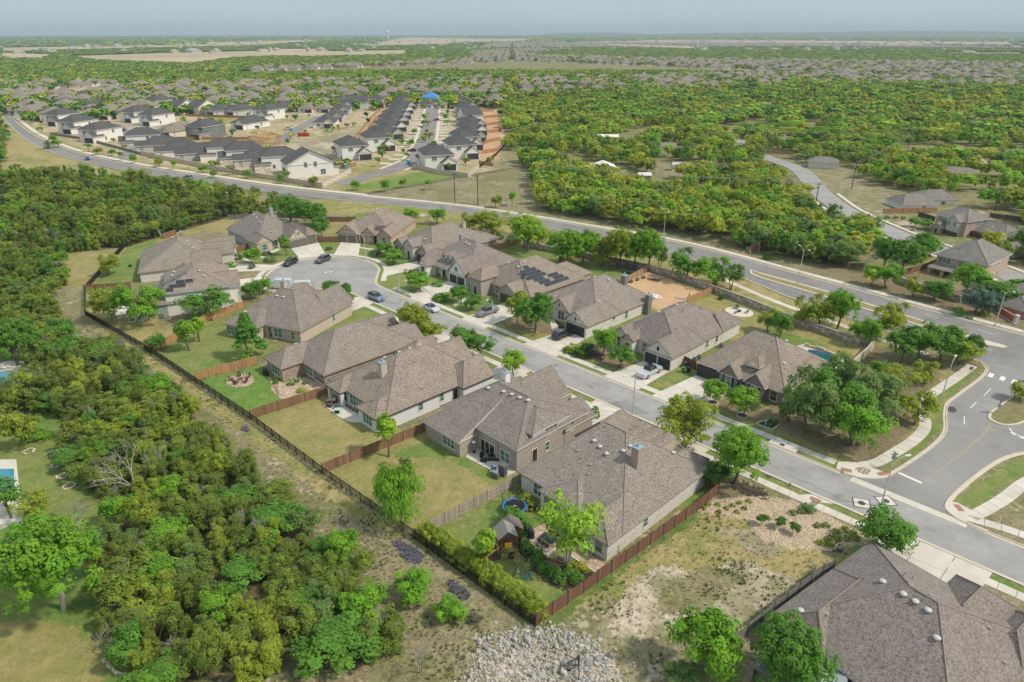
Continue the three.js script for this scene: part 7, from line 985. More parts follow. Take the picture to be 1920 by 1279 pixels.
const p=[44.34,45.32],w=grp(p[0],p[1]);top(w,'teal_wheel_toy','teal ring toy lying on the lawn below the swing','toy');const q=new THREE.TorusGeometry(.55,.05,5,20);q.rotateX(1.2);q.translate(0,.35,0);mesh(mrg([q,bar([-.5,.4,0],[.5,.3,0],.035,5),bar([0,.1,-.3],[0,.6,.3],.035,5)]),matTeal,'ring',w);}
// patio of the big chimney house
struct(mesh(slab([[50.1,49.7],[49.7,54.4],[45.2,55.6],[44.9,51.5],[45,49.7],[46.4,49.4]],-.02,.09),matPaver),'patio','tan flagstone patio with the dark table');struct(mesh(slab([[43.3,51.9],[39.1,52.1],[39.1,53.8],[45,54.2],[45,52]],-.02,.075),matPaver),'patio_walk','tan paved walk beside the patio');struct(mesh(mrg([box(45.0,45.3,0,.4,49.6,51.4),box(45.3,46.6,0,.4,49.5,49.7),box(39,43.4,0,.14,51.8,52)]),matConc[0]),'patio_kerb','white edging around the patio');
function tableSet(u,v,rotY,tw,tl,topMat,chairMat,cush,label,n,clabel){
const g=grp(u,v,rotY);top(g,'patio_table',label,'table');mesh(new RoundedBoxGeometry(tl,.06,tw,2,.02).translate(0,.74,0),topMat,'table_top',g);for(const[x,z]of[[-1,-1],[1,-1],[-1,1],[1,1]])mesh(box(x*(tl / 2 - .12)- .03,x*(tl / 2 - .12)+ .03,0,.72,z*(tw / 2 - .1)- .03,z*(tw / 2 - .1)+ .03),matBlack,'leg',g);
for(let i=0;i<n;i++){const side=i % 2?1:-1,k=Math.floor(i / 2),x=n<=2?0:lerp(-tl*.3,tl*.3,n>2?k / Math.max(1,Math.ceil(n / 2)- 1):.5);const c=new THREE.Group(),z=side*(tw / 2 + .32);c.position.set(u + x*Math.cos(rotY)+ z*Math.sin(rotY),0,v - x*Math.sin(rotY)+ z*Math.cos(rotY));c.rotation.y=rotY +(side<0?0:PI);top(c,'patio_chair',clabel + ', ' +['one on the near side','one on the far side','second on the near side','second on the far side','third on the near side','third on the far side'][i],'chair',clabel);mesh(box(-.25,.25,.4,.48,-.25,.25),cush,'seat',c);mesh(box(-.25,.25,.48,.95,-.3,-.24),chairMat,'backrest',c);for(const[a,b]of[[-1,-1],[1,-1],[-1,1],[1,1]])mesh(box(a*.22 - .02,a*.22 + .02,0,.4,b*.22 - .02,b*.22 + .02),chairMat,'leg',c);for(const a of[-1,1])mesh(box(a*.25 - .02,a*.25 + .02,.62,.66,-.25,.22),chairMat,'armrest',c);}}
tableSet(46.8,51.8,.1,1.1,2.2,matNavy,matBlack,std(.36,.38,.25,.9),'dark blue patio table under the lime tree',6,'patio chair with pale green seat at the dark blue table');
const coveredGrill=(u,v,s,mat,label,turn=0)=>{const g=grp(u,v,turn);top(g,'covered_grill',label,'grill');const pts=[[.0,1.25],[.3,1.24],[.5,1.1],[.6,.8],[.64,.1],[.66,0]].map(([x,y])=>new THREE.Vector2(x*s,y*s));const l=new THREE.LatheGeometry(pts,14);l.scale(1,1,.62);mesh(ni(l),mat,'cover',g);mesh(box(-.1*s,.1*s,1.22*s,1.27*s,-.1*s,.1*s),mat,'cover_fold',g);};
coveredGrill(49.2,50.7,1.15,matNavy,'dark covered grill at the patio corner',.3);coveredGrill([117.04,47.15][0],[117.04,47.15][1],1.1,matBlackPlastic,'black covered grill beside the brick garden wall',.3);
{const p=[39.49,56.63],g=grp(p[0],p[1]);top(g,'garden_hose','bright green hose hanging at the house corner','hose');const c=new THREE.CatmullRomCurve3([[0,.05,0],[.1,.7,.1],[-.1,1.2,.1],[-.25,.6,0],[-.3,.05,.3]].map((q)=>new THREE.Vector3(...q)));mesh(ni(new THREE.TubeGeometry(c,20,.05,6)),std(.25,.7,.08,.5),'coil',g);mesh(cyl(.2,.2,.4,.55,.2,.2,10),matBlackPlastic,'reel',g);}
// porch of the brick arch house
struct(mesh(slab([[69,56.6],[61,57.4],[60.8,59.7],[71,60]],-.02,.1),matConc[1]),'patio','concrete patio slab of the brick arch house');
const lounge=(u,v,r,frame,cush,w,label,name='lounge_chair')=>{const g=grp(u,v,r);top(g,name,label,'chair');mesh(new RoundedBoxGeometry(w,.3,.75,2,.05).translate(0,.25,0),frame,'frame',g);mesh(new RoundedBoxGeometry(w - .16,.14,.62,2,.05).translate(0,.46,.04),cush,'seat_cushion',g);mesh(new RoundedBoxGeometry(w,.55,.16,2,.05).translate(0,.6,-.34),frame,'backrest',g);for(const s of[-1,1])mesh(box(s*(w / 2 - .06)- .06,s*(w / 2 - .06)+ .06,.1,.62,-.35,.35),frame,'armrest',g);};
lounge(67.4,58.6,2.4,matBlackPlastic,matNavy,.9,'black lounge chair left in the arched porch');lounge(66.2,57.9,.6,matBlackPlastic,matNavy,.9,'black lounge chair nearest the lawn');lounge(65.4,59.2,-2.4,matBlackPlastic,std(.06,.065,.075,.9),1.6,'dark sofa inside the arched porch','outdoor_sofa');{const g=grp(66.4,58.8);top(g,'fire_table','round grey table in the arched porch','table');mesh(mrg([cyl(.5,.45,0,.42,0,0,16),cyl(.6,.6,.42,.48,0,0,18)]),std(.2,.21,.23,.8),'drum',g);}
{const g=grp(68.9,58.3);top(g,'patio_heater','tall patio heater against the brick wall','heater');mesh(cyl(.22,.2,0,.5,0,0,10),matBlackPlastic,'base',g);mesh(cyl(.04,.04,.5,2,0,0,8),matGalv,'pole',g);mesh(cyl(.12,.16,1.9,2.15,0,0,10),matGalv,'burner',g);mesh(cyl(.4,.08,2.15,2.3,0,0,14),matMetalBlue,'reflector',g);}
{const g=grp(61.6,57.6,.1);top(g,'storage_cabinet','tall grey cabinet at the patio end','cabinet');mesh(box(-.6,.6,0,1.8,-.35,.35),std(.10,.10,.105,.7),'carcass',g);mesh(box(-.66,.66,1.8,1.86,-.42,.42),std(.13,.13,.135,.7),'lid',g);for(const s of[-1,1])mesh(box(s*.3 - .27,s*.3 + .27,.08,1.74,-.38,-.35),std(.12,.12,.125,.7),'door',g);
const q=grp(61.9,56.4,.1);top(q,'gas_grill','open gas grill with red knobs beside the cabinet','grill');mesh(box(-.6,.6,.1,.8,-.3,.3),std(.12,.13,.15,.5),'cart',q);const d=new THREE.CylinderGeometry(.3,.3,.85,12,1,false,0,PI);d.rotateZ(PI / 2);d.translate(0,.86,0);mesh(ni(d),matGalv,'hood',q);mesh(box(.6,.95,.78,.82,-.28,.28),matGalv,'side_shelf',q);mesh(mrg([0,1,2].map((i)=>ball(.05,-.3 + i*.3,.7,-.32))),matRedPl,'knobs',q);
const t=grp(63.2,57.2,.4);top(t,'toy_kitchen','bright blue toy stand on the patio','toy');mesh(mrg([box(-.4,.4,0,.5,-.2,.2),box(-.4,.4,.5,1,.1,.2)]),std(.02,.32,.68,.5),'body',t);mesh(mrg([box(-.3,.3,.5,.56,-.18,.08),ball(.12,.1,.62,0)]),matBlackPlastic,'top',t);const k=grp(62.5,57,.1);top(k,'wire_cage','white folding frame against the patio wall','frame');mesh(mrg([box(-.5,.5,1.4,1.45,-.03,.03),box(-.5,-.45,0,1.4,-.03,.03),box(.45,.5,0,1.4,-.03,.03),...[1,2,3,4].map((i)=>box(-.5 + i*.2,-.48 + i*.2,0,1.4,-.02,.02))]),matTrim,'rails',k);}
// curved patio of the white house
struct(mesh(slab(smooth([[100.2,51.6],[99.6,49.6],[97,49],[93,49],[90.6,49.4],[89.2,50.6],[88.6,52.4]],5).concat([[95,53],[100,53]]),-.02,.09),matConc[1]),'patio','curved concrete patio of the white house');
lounge(98.6,49.9,.9,matWicker,matCream,.95,'wicker chair with cream cushion left on the curved patio');lounge(97.5,49.6,.5,matWicker,matCream,.95,'wicker chair with cream cushion right on the curved patio');lounge(98.6,51.2,2.6,matWicker,matCream,1.7,'wicker sofa under the white porch','outdoor_sofa');
{const g=grp(95.9,50.2,.3);top(g,'pet_crate','dark grey plastic crate on the curved patio','crate');mesh(new RoundedBoxGeometry(1,.8,.8,2,.12).translate(0,.4,0),std(.07,.08,.09,.7),'shell',g);mesh(box(-.3,.3,.1,.6,-.43,-.4),matBlack,'door',g);const q=grp(94.7,49.5,.9);top(q,'pet_crate','pale green crate on the curved patio','crate');mesh(new RoundedBoxGeometry(1.1,.9,.85,2,.12).translate(0,.45,0),std(.38,.55,.48,.7),'shell',q);mesh(box(-.35,.35,.12,.7,-.45,-.425),matBlack,'door',q);}
for(let i=0;i<7;i++){const g=grp(95.2 - i*.95,51.7 + .06*i);top(g,'flower_pot',i<4?'terracotta pot with plant, ' + ORD[i]+ ' from the porch along the white house window':'dark round pot, ' + ORD[i - 4]+ ' after the terracotta pots','flower pot',i<4?'terracotta pots on the curved patio':'dark pots on the curved patio');mesh(cyl(.16,.22,0,.34,0,0,10),i<4?std(.36,.12,.06,.9):matNavy,'pot',g);mesh(treeGeo('clipped').crown,LEAF.deep,'plant',g).scale.setScalar(.38);g.children[1].position.y=.28;}
// paved garden with fire pit
struct(mesh(slab([[121.3,50.5],[118.7,50.2],[111,45.2],[106.4,44.6],[103.2,47.6],[103.6,53.2],[111,52],[111.4,48],[116,47],[119,48]],-.02,.06),matPaver),'garden_paving','tan paved walk and terrace of the fire pit garden');
{const c=[118.1,42.56];struct(mesh(slab(circle(c[0],c[1],3.1,2.5,8),-.02,.05),matPaver),'fire_pit_pad','tan hexagonal pad under the fire pit');const g=grp(...c);top(g,'fire_pit','round stone fire pit in the paved garden','fire pit');for(let k=0;k<2;k++)for(let i=0;i<14;i++){const a=(i + k*.5)/ 14*6.283,m=mesh(cached('fpb',()=>box(-.15,.15,.005,.2,-.1,.1)),matPaverBlock[(i + k)% 3],'block',g);m.position.set(Math.cos(a)*.68,.05 + k*.205,Math.sin(a)*.68);m.rotation.y=PI / 2 - a;}mesh(cyl(.6,.6,.05,.2,0,0,16),matBlackPlastic,'ash_bed',g);
for(let i=0;i<5;i++){const a=i*1.25 + .4;const q=grp(c[0]+ Math.cos(a)*1.7,c[1]+ Math.sin(a)*1.5,-a - PI / 2);top(q,'slatted_chair','brown slatted chair around the fire pit, ' +['nearest the paved walk','at the back','on the fence side','at the front left','at the front right'][i],'chair','chairs around the fire pit');for(let k=0;k<4;k++){const s=mesh(cached('adir',()=>box(-.065,.065,0,.8,-.02,.02)),matWicker,'slat',q);s.position.set(-.22 + k*.145,.35,-.28);s.rotation.x=-.3;}mesh(box(-.3,.3,.32,.38,-.3,.35),matWicker,'seat',q);for(const s of[-1,1]){mesh(box(s*.33 - .05,s*.33 + .05,.5,.54,-.3,.35),matWicker,'armrest',q);mesh(box(s*.33 - .03,s*.33 + .03,0,.5,.25,.32),matWicker,'leg',q);}}
const t=grp(118.2,43.6);top(t,'young_tree','leafless young tree in mulch ring by the fire pit','tree');mesh(bar([0,0,0],[.05,1.4,0],.07,6),matTrim,'trunk_guard',t);mesh(bareG[0],matBark,'trunk',t).scale.setScalar(.62);const r=rng(2);const e=grp(118.2,43.6);top(e,'mulch_edging','ring of stones around the young tree','stones');for(let i=0;i<16;i++){const a=i / 16*6.28,m=mesh(cached('edge' + i % 3,()=>box(-.2,.2,-.1,.1,-.12,.12)),matWallCap,'stone',e);m.position.set(Math.cos(a)*1.5,.06,Math.sin(a)*1.3);m.rotation.y=r()*6;m.scale.setScalar(.7);}
tableSet(105.9,54.2,.3,1,1.5,matWicker,matWicker,matWicker,'brown patio table under the brick porch',4,'brown wicker chair at the porch table');
const wd=grp(112.6,50.4);top(wd,'rockery','rockery of tan stones by the brick wall','rocks');for(let i=0;i<22;i++){const m=mesh(cached('edge' + i % 3,()=>box(-.2,.2,-.1,.1,-.12,.12)),matWallCap,'stone',wd);m.position.set(-2.2 + r()*3,.08,-.6 + r()*1.8);m.rotation.y=r()*6;m.scale.setScalar(.7 + .5*r());}for(const[a,b]of[[110.2,50.1],[108.4,50.8],[113.6,47.3],[112.4,46.9]])plant(a,b,.5,.6,'shrub','green','garden_shrub','small green plant at ' +(a>112?(a>113?'the left end of the brick wall bed':'the brick wall bed beside it'):(a>110?'the left of the rockery':'the right of the rockery')),'shrub');}
// air conditioners, bins
const acUnit=(u,v,label)=>{const g=grp(u,v);top(g,'air_conditioner',label,'air conditioner');mesh(box(-.55,.55,0,.08,-.55,.55),matConc[0],'pad',g);mesh(new RoundedBoxGeometry(.85,.85,.85,2,.06).translate(0,.5,0),std(.16,.18,.19,.6),'case',g);mesh(cyl(.34,.34,.925,.95,0,0,16),matBlack,'fan_grille',g);};
acUnit(82.7,66.2,'left air conditioner beside the white house wall');acUnit(81.6,66.9,'right air conditioner beside the white house wall');acUnit(62.6,121.2,'pale air conditioner beside the arched door house');acUnit(105.2,113.6,'air conditioner beside the solar array house');acUnit(62.8,111.4,'dark air conditioner behind the red fence');acUnit(62.8,113,'air conditioner behind the red fence, farther one');
const bin=(u,v,mat,label,r=0)=>{const g=grp(u,v,r);top(g,'wheeled_bin',label,'bin');const b=new THREE.CylinderGeometry(.42,.34,1,4);b.rotateY(PI / 4);b.translate(0,.55,0);mesh(ni(b),mat,'tub',g);mesh(box(-.34,.34,1.05,1.12,-.36,.34),mat,'lid',g);for(const s of[-1,1]){const w=new THREE.CylinderGeometry(.1,.1,.05,10);w.rotateZ(PI / 2);w.translate(s*.3,.1,.28);mesh(ni(w),matTyre,'wheel',g);}};
bin(61.9,105.9,std(.05,.2,.05,.6),'green wheeled bin beside the red fence');bin(61.2,106.6,matNavy,'dark wheeled bin beside the green one');bin(62.9,108.2,std(.08,.08,.085,.6),'grey bin behind the red fence');bin(62.2,109.4,std(.06,.06,.09,.6),'purple grey bin behind the red fence');
// sand yard
{const p=[97.71,147.34],g=grp(p[0],p[1],.4);top(g,'sandbox_table','low wooden platform in the sand yard','platform');for(let i=0;i<5;i++)mesh(cached('plk',()=>box(-1.4,1.4,.55,.6,-.2,.2)),std(.5,.38,.25,.9),'plank',g).position.z=-.9 + i*.45;for(const[x,z]of[[-1.2,-.8],[1.2,-.8],[-1.2,.8],[1.2,.8]])mesh(box(x - .05,x + .05,0,.55,z - .05,z + .05),matWood,'leg',g);
[[100.6,140.67],[100.45,143.27],[100.4,145.8]].forEach(([a,b],i)=>{const t=new THREE.TorusGeometry(.42,.16,8,18);t.rotateX(PI / 2 - .4);t.translate(0,.35,0);const m=mesh(ni(t),matTyre);m.position.set(a,0,b);top(m,'old_tyre',['black tyre in the sand yard nearest the chimney','middle black tyre in the sand yard','black tyre in the sand yard farthest from the chimney'][i],'tyre');});
const q=[90.13,136.6],t=grp(q[0],q[1]);top(t,'white_tarp','crumpled white tarp at the edge of the sand yard','tarp');const s=new THREE.SphereGeometry(1.7,14,6,0,6.283,0,1.4);s.scale(1.2,.25,.7);const sp=s.attributes.position;for(let i=0;i<sp.count;i++)sp.setY(i,sp.getY(i)*(.5 + hash(i,3)));s.computeVertexNormals();mesh(ni(s),WM.snow,'sheet',t);
const w=[82.98,140.79],f=grp(w[0],w[1],.4);top(f,'garden_parasol','folded pink parasol at the edge of the sand yard','parasol');mesh(cyl(.03,.03,0,2.2,0,0,6),matTrim,'pole',f);mesh(cyl(.3,.04,.9,2.3,0,0,8),std(.5,.3,.26,.9),'canopy',f);const z=grp(w[0]+ 1.6,w[1]- 1,.2);top(z,'lumber_stack','pale boards stacked in the sand yard corner','lumber');for(let i=0;i<4;i++)mesh(cached('lumb',()=>box(-1.3,1.3,0,.12,-.15,.15)),std(.55,.42,.34,.9),'board',z).position.set(i*.1,.13*(i % 2),-.5 + i*.32);}
{
const p=[110.76,146.13],g=grp(p[0],p[1],.5);top(g,'playset','wooden playset with teal slide below the tree row','playset');for(const[x,z]of[[-.8,-.8],[.8,-.8],[-.8,.8],[.8,.8]])mesh(box(x - .07,x + .07,0,2.6,z - .07,z + .07),matWood,'post',g);mesh(box(-.9,.9,1.3,1.4,-.9,.9),matWood,'deck',g);mesh(polyGeo([-1.1,2.5,-1,1.1,2.5,-1,0,3.3,-1,-1.1,2.5,1,1.1,2.5,1,0,3.3,1,-1.1,2.5,-1,-1.1,2.5,1,0,3.3,1,-1.1,2.5,-1,0,3.3,1,0,3.3,-1,1.1,2.5,-1,1.1,2.5,1,0,3.3,1,1.1,2.5,-1,0,3.3,1,0,3.3,-1],new Array(36).fill(0)),std(.22,.05,.04,.9),'roof',g);
const sl=mesh(mrg([box(-.3,.3,-.02,.02,0,3),box(-.34,-.3,-.02,.2,0,3),box(.3,.34,-.02,.2,0,3)]),matTeal,'slide',g);sl.position.set(0,1.4,-.9);sl.rotation.set(.47,PI,0);mesh(bar([.8,2.4,0],[4,2.4,0],.07,6),matWood,'swing_beam',g);for(const s of[-1,1])mesh(bar([4,2.4,0],[4.2,0,s*1.1],.06,6),matWood,'swing_leg',g);}
{
const c=[70.27,142.28];struct(mesh(slab(circle(c[0],c[1],3.3,3,18),-.02,.05),std(.62,.56,.46,1)),'gravel_circle','round pale gravel seating area behind the arched door house');[[0,-1.6,2.2],[-1.7,.4,.9],[1.3,1.2,-1.2]].forEach(([x,z,r],i)=>{const q=grp(c[0]+ x,c[1]+ z,r);top(q,'slatted_chair','blue grey slatted chair on the gravel circle, ' +['at the top','at the left','nearest the house'][i],'chair','chairs on the gravel circle');for(let k=0;k<4;k++){const s=mesh(cached('adir',()=>box(-.065,.065,0,.8,-.02,.02)),matChairBlue,'slat',q);s.position.set(-.22 + k*.145,.35,-.28);s.rotation.x=-.3;}mesh(box(-.3,.3,.32,.38,-.3,.35),matChairBlue,'seat',q);for(const s of[-1,1]){mesh(box(s*.33 - .05,s*.33 + .05,.5,.54,-.3,.35),matChairBlue,'armrest',q);mesh(box(s*.33 - .03,s*.33 + .03,0,.5,.25,.32),matChairBlue,'leg',q);}});const f=grp(...c);top(f,'fire_bowl','dark fire bowl in the gravel circle','fire pit');const l=new THREE.LatheGeometry([[.1,0],[.3,.1],[.5,.35],[.52,.4],[.45,.38],[.2,.2]].map(([x,y])=>new THREE.Vector2(x,y)),14);mesh(ni(l),matBlack,'bowl',f);plant(c[0]+ 1.6,c[1]+ 1.9,.6,1,'spray','sage','garden_shrub','spiky plant at the gravel circle','shrub');}
{
const w=[[49.57,133.4],[48.11,134.16],[45.51,134.27],[44.02,133.29],[44.02,129.77],[45.26,129.18],[49.03,131.72]];struct(mesh(slab([[52.45,132.7],[51.18,135.94],[44.13,134.6],[41.67,134.3],[40.82,130.37],[41.9,124.32],[44.82,126.23]],-.02,.05),matConc[2]),'pool_deck','pale pool deck behind the dark brick house');const g=grp(...w[0]);top(g,'swimming_pool','dark blue pool with raised stone wall behind the dark brick house','pool');const o=w[0];mesh(sheet(w.map(([a,b])=>[a - o[0],b - o[1]]),.09),matWaterDeep,'water',g);const e=[[50.89,134.31],[50.15,134.69],[48.61,134.77],[46.89,134.68],[44.36,134.37]];for(let i=0;i + 1<e.length;i++){const a=e[i],b=e[i + 1],L=Math.hypot(b[0]- a[0],b[1]- a[1]),m=mesh(box(0,L,0,.55 + .25*((i + 1)% 2),-.2,.2),matWallTan,'raised_wall',g);m.position.set(a[0]- o[0],0,a[1]- o[1]);m.rotation.y=Math.atan2(-(b[1]- a[1]),b[0]- a[0]);}}
{
const w=circle([148.73,11.46][0],[148.73,11.46][1],5,3.4,22,.12,4);struct(mesh(slab(circle([150.72,11.3][0],[150.72,11.3][1],8,5.4,22,.1,5),-.02,.05),matConc[0]),'pool_deck','pale deck around the upper left pool');const g=grp(...w[0]);top(g,'swimming_pool','curved blue pool at the upper left edge','pool');mesh(sheet(w.map(([a,b])=>[a - w[0][0],b - w[0][1]]),.08),matWater,'water',g);
[[[155.23,11.22],'left'],[[155.05,12.07],'right']].forEach(([q,s])=>{const l=grp(q[0],q[1],2.2);top(l,'sun_lounger',s + ' white sun lounger beside the upper left pool','lounger');mesh(box(-.33,.33,.3,.38,-.9,.5),matTrim,'bed',l);const b=mesh(box(-.33,.33,0,.08,0,.7),matTrim,'backrest',l);b.position.set(0,.34,.5);b.rotation.x=-.7;for(const[x,z]of[[-.28,-.8],[.28,-.8],[-.28,.4],[.28,.4]])mesh(box(x - .03,x + .03,0,.3,z - .03,z + .03),matGalv,'leg',l);});
const v=[[115.67,3.74],[113.89,5.59],[105.39,4.17],[106.76,1.88]];struct(mesh(slab([[119.51,3.42],[116.66,6.38],[95.91,3.43],[100.06,-0.86]],-.02,.05),matConc[0]),'pool_deck','pale deck around the turquoise pool');const h=grp(...v[0]);top(h,'swimming_pool','turquoise pool behind thin branches at the left edge','pool');mesh(sheet(v.map(([a,b])=>[a - v[0][0],b - v[0][1]]),.08),matWater,'water',h);}
{
const p=[170.28,37.75],g=grp(p[0],p[1],-.364);top(g,'raised_deck','low white railed deck behind the solar panel house','deck');mesh(box(-3.4,3.4,0,.9,-1.2,1.2),std(.42,.43,.44,.9),'deck_box',g);mesh(box(-3.5,3.5,.9,.98,-1.3,1.3),matTrim,'deck_top',g);for(let i=0;i<5;i++)mesh(box(-.1,.1,.98,1.5,-.1,.1),matCream,'post',g).position.set(-3 + i*1.5,0,-1.1);
const q=[163.84,39.24],b=grp(q[0],q[1],-.364);top(b,'planter_steps','white stepped planter boxes beside the tree trunk','planter');for(let i=0;i<3;i++){mesh(box(-1.6,1.6,0,.3 + i*.3,i*.7 - .35,i*.7 + .33),matTrim,'box',b);mesh(box(-1.4,1.4,.3 + i*.3,.34 + i*.3,i*.7 - .25,i*.7 + .25),std(.05,.04,.03,1),'soil',b);}
const c=[163.66,37.58],s=grp(c[0],c[1],-.364);top(s,'covered_tub','black topped white tub beside the planter boxes','tub');mesh(box(-1,1,0,.3,-.7,.7),matTrim,'frame',s);mesh(box(-.85,.85,.3,.34,-.55,.55),matNavy,'cover',s);const t=[160.68,42.97],o=new THREE.TorusGeometry(.38,.12,7,16);o.translate(0,.5,0);const m=mesh(ni(o),matTyre);m.position.set(t[0],0,t[1]);m.rotation.y=1;top(m,'old_tyre','black tyre leaning on the white solar panel house','tyre');const k=[206.64,50.26];const gr=grp(k[0],k[1]);top(gr,'fire_bowl','small dark fire bowl on the upper lawn','fire pit');const l=new THREE.LatheGeometry([[.1,0],[.35,.2],[.5,.5],[.45,.48],[.1,.25]].map(([x,y])=>new THREE.Vector2(x,y)),12);mesh(ni(l),matBlack,'bowl',gr);}
{const p=[187.41,138.79],g=grp(p[0],p[1],.4);top(g,'pergola','white pergola behind the grey stone house','pergola');for(const[x,z]of[[-1.6,-1],[1.6,-1],[-1.6,1],[1.6,1]])mesh(box(x - .1,x + .1,0,2.6,z - .1,z + .1),matTrim,'post',g);for(let i=0;i<7;i++)mesh(box(-.05,.05,2.7,2.85,-1.4,1.4),matTrim,'rafter',g).position.x=-1.8 + i*.6;for(const z of[-1,1])mesh(box(-2,2,2.58,2.7,z - .06,z + .06),matTrim,'beam',g);}
{const p=[28.65,206.38],g=grp(p[0],p[1],.24);top(g,'garden_shed','small white shed beside the columned patio house','shed');mesh(box(-1.5,1.5,-1,1.9,-1.2,1.2),WM.snow,'wall',g);mesh(mrg([polyGeo([-1.7,1.9,-1.4,1.7,1.9,-1.4,1.7,2.7,0,-1.7,1.9,-1.4,1.7,2.7,0,-1.7,2.7,0,-1.7,2.7,0,1.7,2.7,0,1.7,1.9,1.4,-1.7,2.7,0,1.7,1.9,1.4,-1.7,1.9,1.4],new Array(24).fill(0))]),matTrim,'roof',g);}
// marker post on the outer lawn, debris
{const p=[7.33,97.62],g=grp(p[0],p[1]);top(g,'marker_post','thin pale marker post on the outer lawn','post');mesh(cyl(.06,.05,0,1.2,0,0,6),matTrim,'shaft',g);mesh(ball(.07,0,1.2,0),matYellowPl,'cap',g);}
// ---------------------------------------------------------------- new houses and suburbs beyond the main road
const kit=(w,roof,wall,x={})=>makeHouse({o:[0,0],r:0,wall,roof,cap:roof===matRoofDark?matRidgeDark:matRidge,wings:w,pipes:0,...x});
const two=(m2,m1)=>({w:[[-6,6,-8,8,'v',-3,3,0,8.6,{e:5.6,m:m2}],[-6.6,0,-11,-4,'v',-11,-5,-3.2,5.2,{e:2.8,m:m1}],[0,6.5,4,11,'v',4,8.6,3.2,5,{e:2.8,m:m1}]],win:[[0,'-v',2,3.6,1.8,1.3],[0,'+v',-2,3.6,2.4,1.3],[0,'-u',2,3.6,1.2,1.3],[0,'+u',-2,3.6,1.2,1.3],[0,'+v',-3,.6,2.4,1.6],[0,'-u',-3,.8,1,1.4],[0,'+u',3,.8,1,1.4]],gar:[[1,'-v',-3.2,4.6]]});
const one=(m)=>({w:[[-6.4,6.4,-9,9,'v',-4,4,0,6.2,{m}],[-6,0,-12,-5,'v',-12,-5,-3,5],[0,6.2,5,12,'v',5,9.4,3,4.6]],win:[[0,'+v',-3,.7,2.4,1.6],[2,'+v',3,.7,2.2,1.6],[0,'-u',2,.8,1,1.4],[0,'+u',-2,.8,1,1.4],[0,'-v',3,.7,1.6,1.5]],gar:[[1,'-v',-3,4.6]]});
const gab=(m)=>({w:[[-6,6,-8,8,'u',-6,6,0,8.4,{e:4.4,m}],[-5,5,5,10,'u',-5,5,8,4.6,{e:2.8,m}]],win:[[0,'-u',1.6,3.4,1,1.5],[0,'-u',-1.6,3.4,1,1.5],[0,'+u',0,3.4,1,1.5],[0,'-u',4,.7,1.6,1.6],[1,'+v',0,.5,3,1.9]],gar:[[0,'-v',2,4.6]]});
const mk=(d,roof,wall)=>kit(d.w,roof,wall,{win:d.win,gar:d.gar,glass:matGlassBlue,trim:roof===matRoofDark?matTrim:matTrimTan});
const NEW={white2:mk(two('snow','snow'),matRoofDark,'snow'),stone2:mk(two('snow','ledge'),matRoofDark,'snow'),grey1:mk(one('paleGrey'),matRoofDark,'paleGrey'),green2:mk(two('greenGrey','grey'),matRoofDark,'greenGrey'),gable:mk(gab('snow'),matRoofDark,'snow'),white1:mk(one('snow'),matRoofDark,'snow'),tan1:mk(one('cream'),matRoofTan,'cream'),tan2:mk(two('cream','tan'),matRoofTan,'cream'),blue2:mk(two('snow','ledge'),std(.03,.22,.62,.6),'snow')};
const LOOK={white2:'white two-storey house with charcoal roof',stone2:'white and stone two-storey house with charcoal roof',grey1:'grey single-storey house with charcoal roof',green2:'dark green grey two-storey house',gable:'white gabled house with charcoal roof',white1:'white single-storey house with charcoal roof',tan1:'tan roofed single-storey house',tan2:'tan roofed two-storey house',blue2:'unfinished house with bright blue roof sheeting'};
const placed=new Spots(40);let nHouse=0;
function newHouse(p,kind,turn,label,group,s=1.25){const c=NEW[kind].clone();c.position.set(p[0],0,p[1]);c.rotation.y=turn;c.scale.setScalar(s);top(c,'new_house',label,'house',group);placed.add(p[0],p[1]);nHouse++;return c;}
const rowOf=(pts,where,turn,group,s)=>pts.forEach(([p,k,t],i)=>newHouse(p,k,turn +(t||0),LOOK[k]+ ', ' + ORD[i]+ ' ' + where,group,s));
rowOf([[[444.94,131.21],'stone2'],[[420.66,133.3],'grey1'],[[393.85,134.52],'white1'],[[377.59,138.93],'grey1'],[[367.92,146.53],'white2'],[[351.44,149.48],'stone2'],[[339.41,152.92],'grey1'],[[321.92,153.86],'stone2']],'from left above the tan wall',-.35,'new houses above the stone wall',1.16);
newHouse([297.48,155.33],'gable',-.3,'large white gabled house with charcoal roof at the white stone wall end',undefined,1.35);
rowOf([[[486.25,119.83],'white2'],[[540.37,121.07],'white2'],[[594.24,124.21],'stone2'],[[639.18,126.04],'white1'],[[688.25,129.99],'tan1']],'from below at the road bend',.5,'new houses at the bend');
rowOf([[[577.19,170.18],'white2'],[[547.16,172.96],'white2'],[[477.77,163.29],'tan1'],[[455.84,171.7],'green2'],[[482.99,213.02],'white1'],[[522.7,246.65],'white2'],[[565.63,280.96],'grey1']],'around the building plots',.4,'houses around the building plots');
rowOf([[[608.28,212.79],'gable'],[[596.77,224.71],'gable'],[[577.95,232.67],'grey1'],[[567.19,243.82],'grey1'],[[661.6,213.47],'stone2'],[[690.59,183.45],'white1'],[[677.02,165.61],'grey1'],[[724.17,155.32],'white1'],[[785.01,134.29],'tan1']],'behind the yard fences',.35,'houses behind the yard fences');
rowOf([[[324.92,195.92],'stone2'],[[340.62,221.79],'white2'],[[377.03,253.31],'grey1'],[[403.34,274.83],'white1'],[[431.57,297.24],'grey1'],[[458.05,318.77],'grey1'],[[488.06,343.17],'white1'],[[515.04,365.23],'grey1'],[[541.75,386.2],'grey1'],[[567.14,405.77],'white1']],'on the left of the new street',1.25,'houses on the left of the new street');
